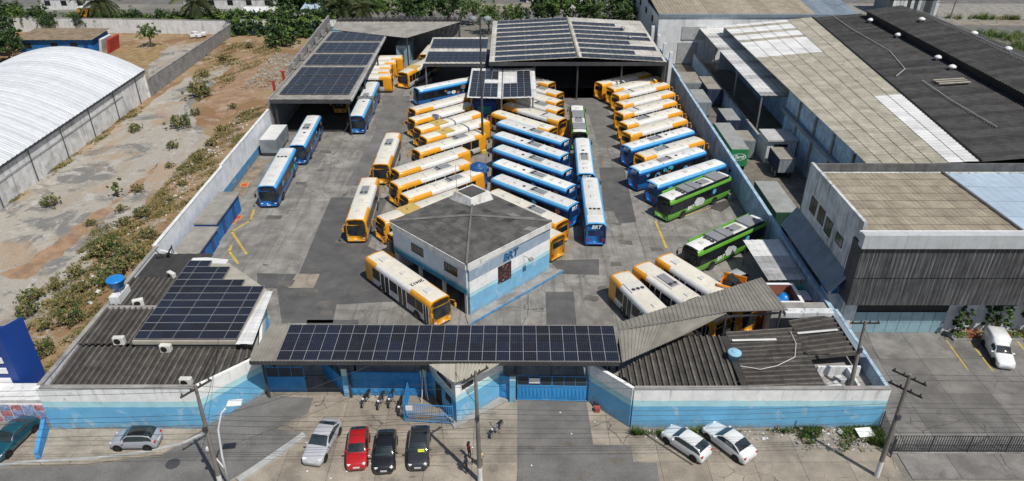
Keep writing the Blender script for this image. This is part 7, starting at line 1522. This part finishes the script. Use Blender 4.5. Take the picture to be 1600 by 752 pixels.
# ---------------------------------------------------------------- people
def person(label, x, y, rz, top, bottom, skin=(.16, .085, .05), hair=(.012, .01, .009), pose='stand', h=1.72, z0=.0):
    def gm(n, c):
        key = '%s_%d%d%d' % (n, *[int(v*255) for v in c]); return pm(key, c, bump=0, var=.1)
    s = h/1.72
    sit = pose == 'sit'
    J = {'pel': (0, 0, .95), 'che': (.02, 0, 1.25), 'nec': (.0, 0, 1.47), 'hea': (.02, 0, 1.62),
         'shl': (0, .19, 1.40), 'ell': (-.02, .24, 1.12), 'hal': (.12, .22, .92), 'shr': (0, -.19, 1.40), 'elr': (-.02, -.24, 1.12), 'har': (.10, -.22, .90),
         'hil': (0, .1, .90), 'knl': (.05, .11, .50), 'anl': (0, .12, .09), 'tol': (.17, .13, .04), 'hir': (0, -.1, .90), 'knr': (.10, -.11, .50), 'anr': (.04, -.12, .09), 'tor': (.2, -.13, .04)}
    if sit:
        for k in J: J[k] = (J[k][0], J[k][1], J[k][2]-.42) if k not in ('knl', 'knr', 'anl', 'anr', 'tol', 'tor') else J[k]
        J.update(knl=(.42, .13, .5), knr=(.42, -.13, .5), anl=(.40, .13, .09), anr=(.44, -.13, .09), tol=(.57, .14, .04), tor=(.60, -.14, .04), hal=(.3, .15, .62), har=(.3, -.15, .62))
    R = {'pel': .14, 'che': .155, 'nec': .055, 'hea': .10, 'shl': .07, 'ell': .047, 'hal': .035, 'shr': .07, 'elr': .047, 'har': .035, 'hil': .09, 'knl': .065, 'anl': .045, 'tol': .04, 'hir': .09, 'knr': .065, 'anr': .045, 'tor': .04}
    E_ = [('pel', 'che'), ('che', 'nec'), ('nec', 'hea'), ('che', 'shl'), ('shl', 'ell'), ('ell', 'hal'), ('che', 'shr'), ('shr', 'elr'), ('elr', 'har'), ('pel', 'hil'), ('hil', 'knl'), ('knl', 'anl'), ('anl', 'tol'), ('pel', 'hir'), ('hir', 'knr'), ('knr', 'anr'), ('anr', 'tor')]
    names = list(J); me = bpy.data.meshes.new('body'); me.from_pydata([tuple(c*s for c in J[n]) for n in names], [(names.index(a), names.index(b_)) for a, b_ in E_], [])
    o = bpy.data.objects.new('person_tmp', me); COL.objects.link(o); m = o.modifiers.new('s', 'SKIN'); sk = me.skin_vertices[0].data
    for i, n in enumerate(names): sk[i].radius = (R[n]*s, R[n]*s); sk[i].use_root = n == 'pel'
    o.modifiers.new('u', 'SUBSURF').levels = 1; bpy.context.view_layer.update()
    m2 = bpy.data.meshes.new_from_object(o.evaluated_get(bpy.context.evaluated_depsgraph_get())); bpy.data.objects.remove(o)
    m2.materials.clear()
    for mm in (gm('skin', skin), gm('shirt', top), gm('trousers', bottom), gm('shoes', (.03, .03, .03))): m2.materials.append(mm)
    dz = .42*s if sit else 0
    for f in m2.polygons:
        c = f.center; z = c.z/s; arm = abs(c.y)/s > .2
        f.material_index = 3 if z < .09 else 2 if z < (.97-(.42 if sit else 0)) and not arm or z < .6 and not sit else 0 if (z > 1.47-(.42 if sit else 0)) else 0 if arm and z < 1.18-(.42 if sit else 0) else 1
        f.use_smooth = True
    t = thing('person', label, 'person', (x, y, z0), rz); ob = bpy.data.objects.new('body', m2); COL.objects.link(ob); ob.parent = t
    hz = J['hea'][2]*s; b = MB(); b.lathe((.0, 0, hz-.01), [(.112*s, 0), (.125*s, .05*s), (.10*s, .12*s), (.03*s, .15*s)], 12); hh = b.build('hair', gm('hair', hair), None, True); hh.parent = t
    b = MB(); b.obox((.115*s, 0, hz-.0), .03, .025, .05); nn = b.build('nose', gm('skin', skin), None); nn.parent = t
    return t
q = (-3.36, 40.38, 0.00); person('person in dark red top standing in the shade of the tall pole', q[0], q[1], .6, (.16, .02, .03), (.02, .02, .03), z0=.004)
q = (-3.53, 38.96, 0.00); person('person in dark clothes by the foot of the tall pole', q[0], q[1], -.4, (.02, .025, .04), (.02, .022, .03), z0=.004)
q = (-2.42, 39.47, 0.00); person('person in yellow and white shirt beside the tall pole', q[0], q[1], 1.9, (.55, .42, .16), (.03, .03, .04), z0=.004)
q = (-35.02, 75.25, 0.00); person('person in white overalls beside the blue lean-to rooms', q[0], q[1], -.8, (.7, .7, .7), (.55, .57, .6))
q = (-35.90, 81.51, 0.00); person('person in red shirt at the corner of the higher lean-to room', q[0], q[1], .8, (.42, .05, .05), (.04, .06, .15))
q = (22.29, 64.08, 0.00); 
b = MB(); x, y = (7.20, 45.57, 0.00)[:2]; b.obox((x, y, .22), .42, .36, .44); b.obox((x, y, .46), .46, .4, .04); tag(b.build('red_crate', pm('faded_red_plastic', (.36, .07, .05), bump=0)), 'red crate standing against the angled blue wall by the gate', 'crate')
q = (7.19, 46.03, 0.00); person('person in maroon top sitting behind the red crate', q[0], q[1]+.35, -1.5, (.18, .03, .05), (.03, .03, .04), pose='sit', z0=.004)
b = MB(); b.obox((q[0], q[1]+.42, .22), .4, .4, .44); tag(b.build('stool', m_wood), 'low dark stool behind the red crate', 'stool')
# small yard clutter
for (px, m, lab) in (((-37.21, 102.48, 0.00), m_red, 'red oil drum by the boundary wall ahead of the box body'), ((28.80, 85.32, 0.00), m_grey_c, 'grey drum at the oil stain by the alley wall')):
    b = MB(); b.lathe((px[0], px[1], 0), [(.29, 0), (.3, .02), (.29, .3), (.305, .31), (.29, .33), (.29, .58), (.305, .59), (.29, .61), (.3, .88), (.26, .9)], 16); tag(b.build('oil_drum', m), lab, 'drum')
stn = flat('oil_stain', ragged([(26.25, 84.21, 0.00), (28.28, 84.95, 0.00), (28.82, 83.47, 0.00), (26.96, 82.04, 0.00), (25.81, 82.75, 0.00)], .8, .3, 3), .013, pm('oil_stained_concrete', (.06, .055, .05), var=.4), yard)
rr = random.Random(21)
for k in range(26):
    c = V(rr.uniform(-33, -10), rr.uniform(58, 105), 0) if k < 18 else V(rr.uniform(8, 17), rr.uniform(60, 85), 0); s = rr.uniform(.35, 1.1)
    flat('oil_stain', ragged([(c.x-s, c.y-s*.5), (c.x+s, c.y-s*.6), (c.x+s*.9, c.y+s*.5), (c.x-s*.8, c.y+s*.6)], .5, .2, k), .0135+k*.0004, pm('faint_oil_stain', (.125, .118, .108), var=.3), yard)
for k in range(10):
    c = V(rr.uniform(-15, 9), rr.uniform(38, 43), 0); s = rr.uniform(.2, .6)
    flat('dark_stain', ragged([(c.x-s, c.y-s*.4), (c.x+s, c.y-s*.5), (c.x+s*.9, c.y+s*.4), (c.x-s*.8, c.y+s*.5)], .4, .15, 60+k), .0135+k*.0004, pm('forecourt_stain', (.15, .135, .115), var=.3), fore)
b = MB(); rr = random.Random(31)
for k in range(12): x, y = (rr.uniform(-16, 8), rr.uniform(38.2, 45.5)); b.obox((x, y, .03), .12, .09, .02, rr.uniform(0, 3), 0, rr.uniform(-.2, .2))
stuff(b.build('paper_litter', m_signwhite))['label'] = 'scraps of white paper litter on the forecourt'
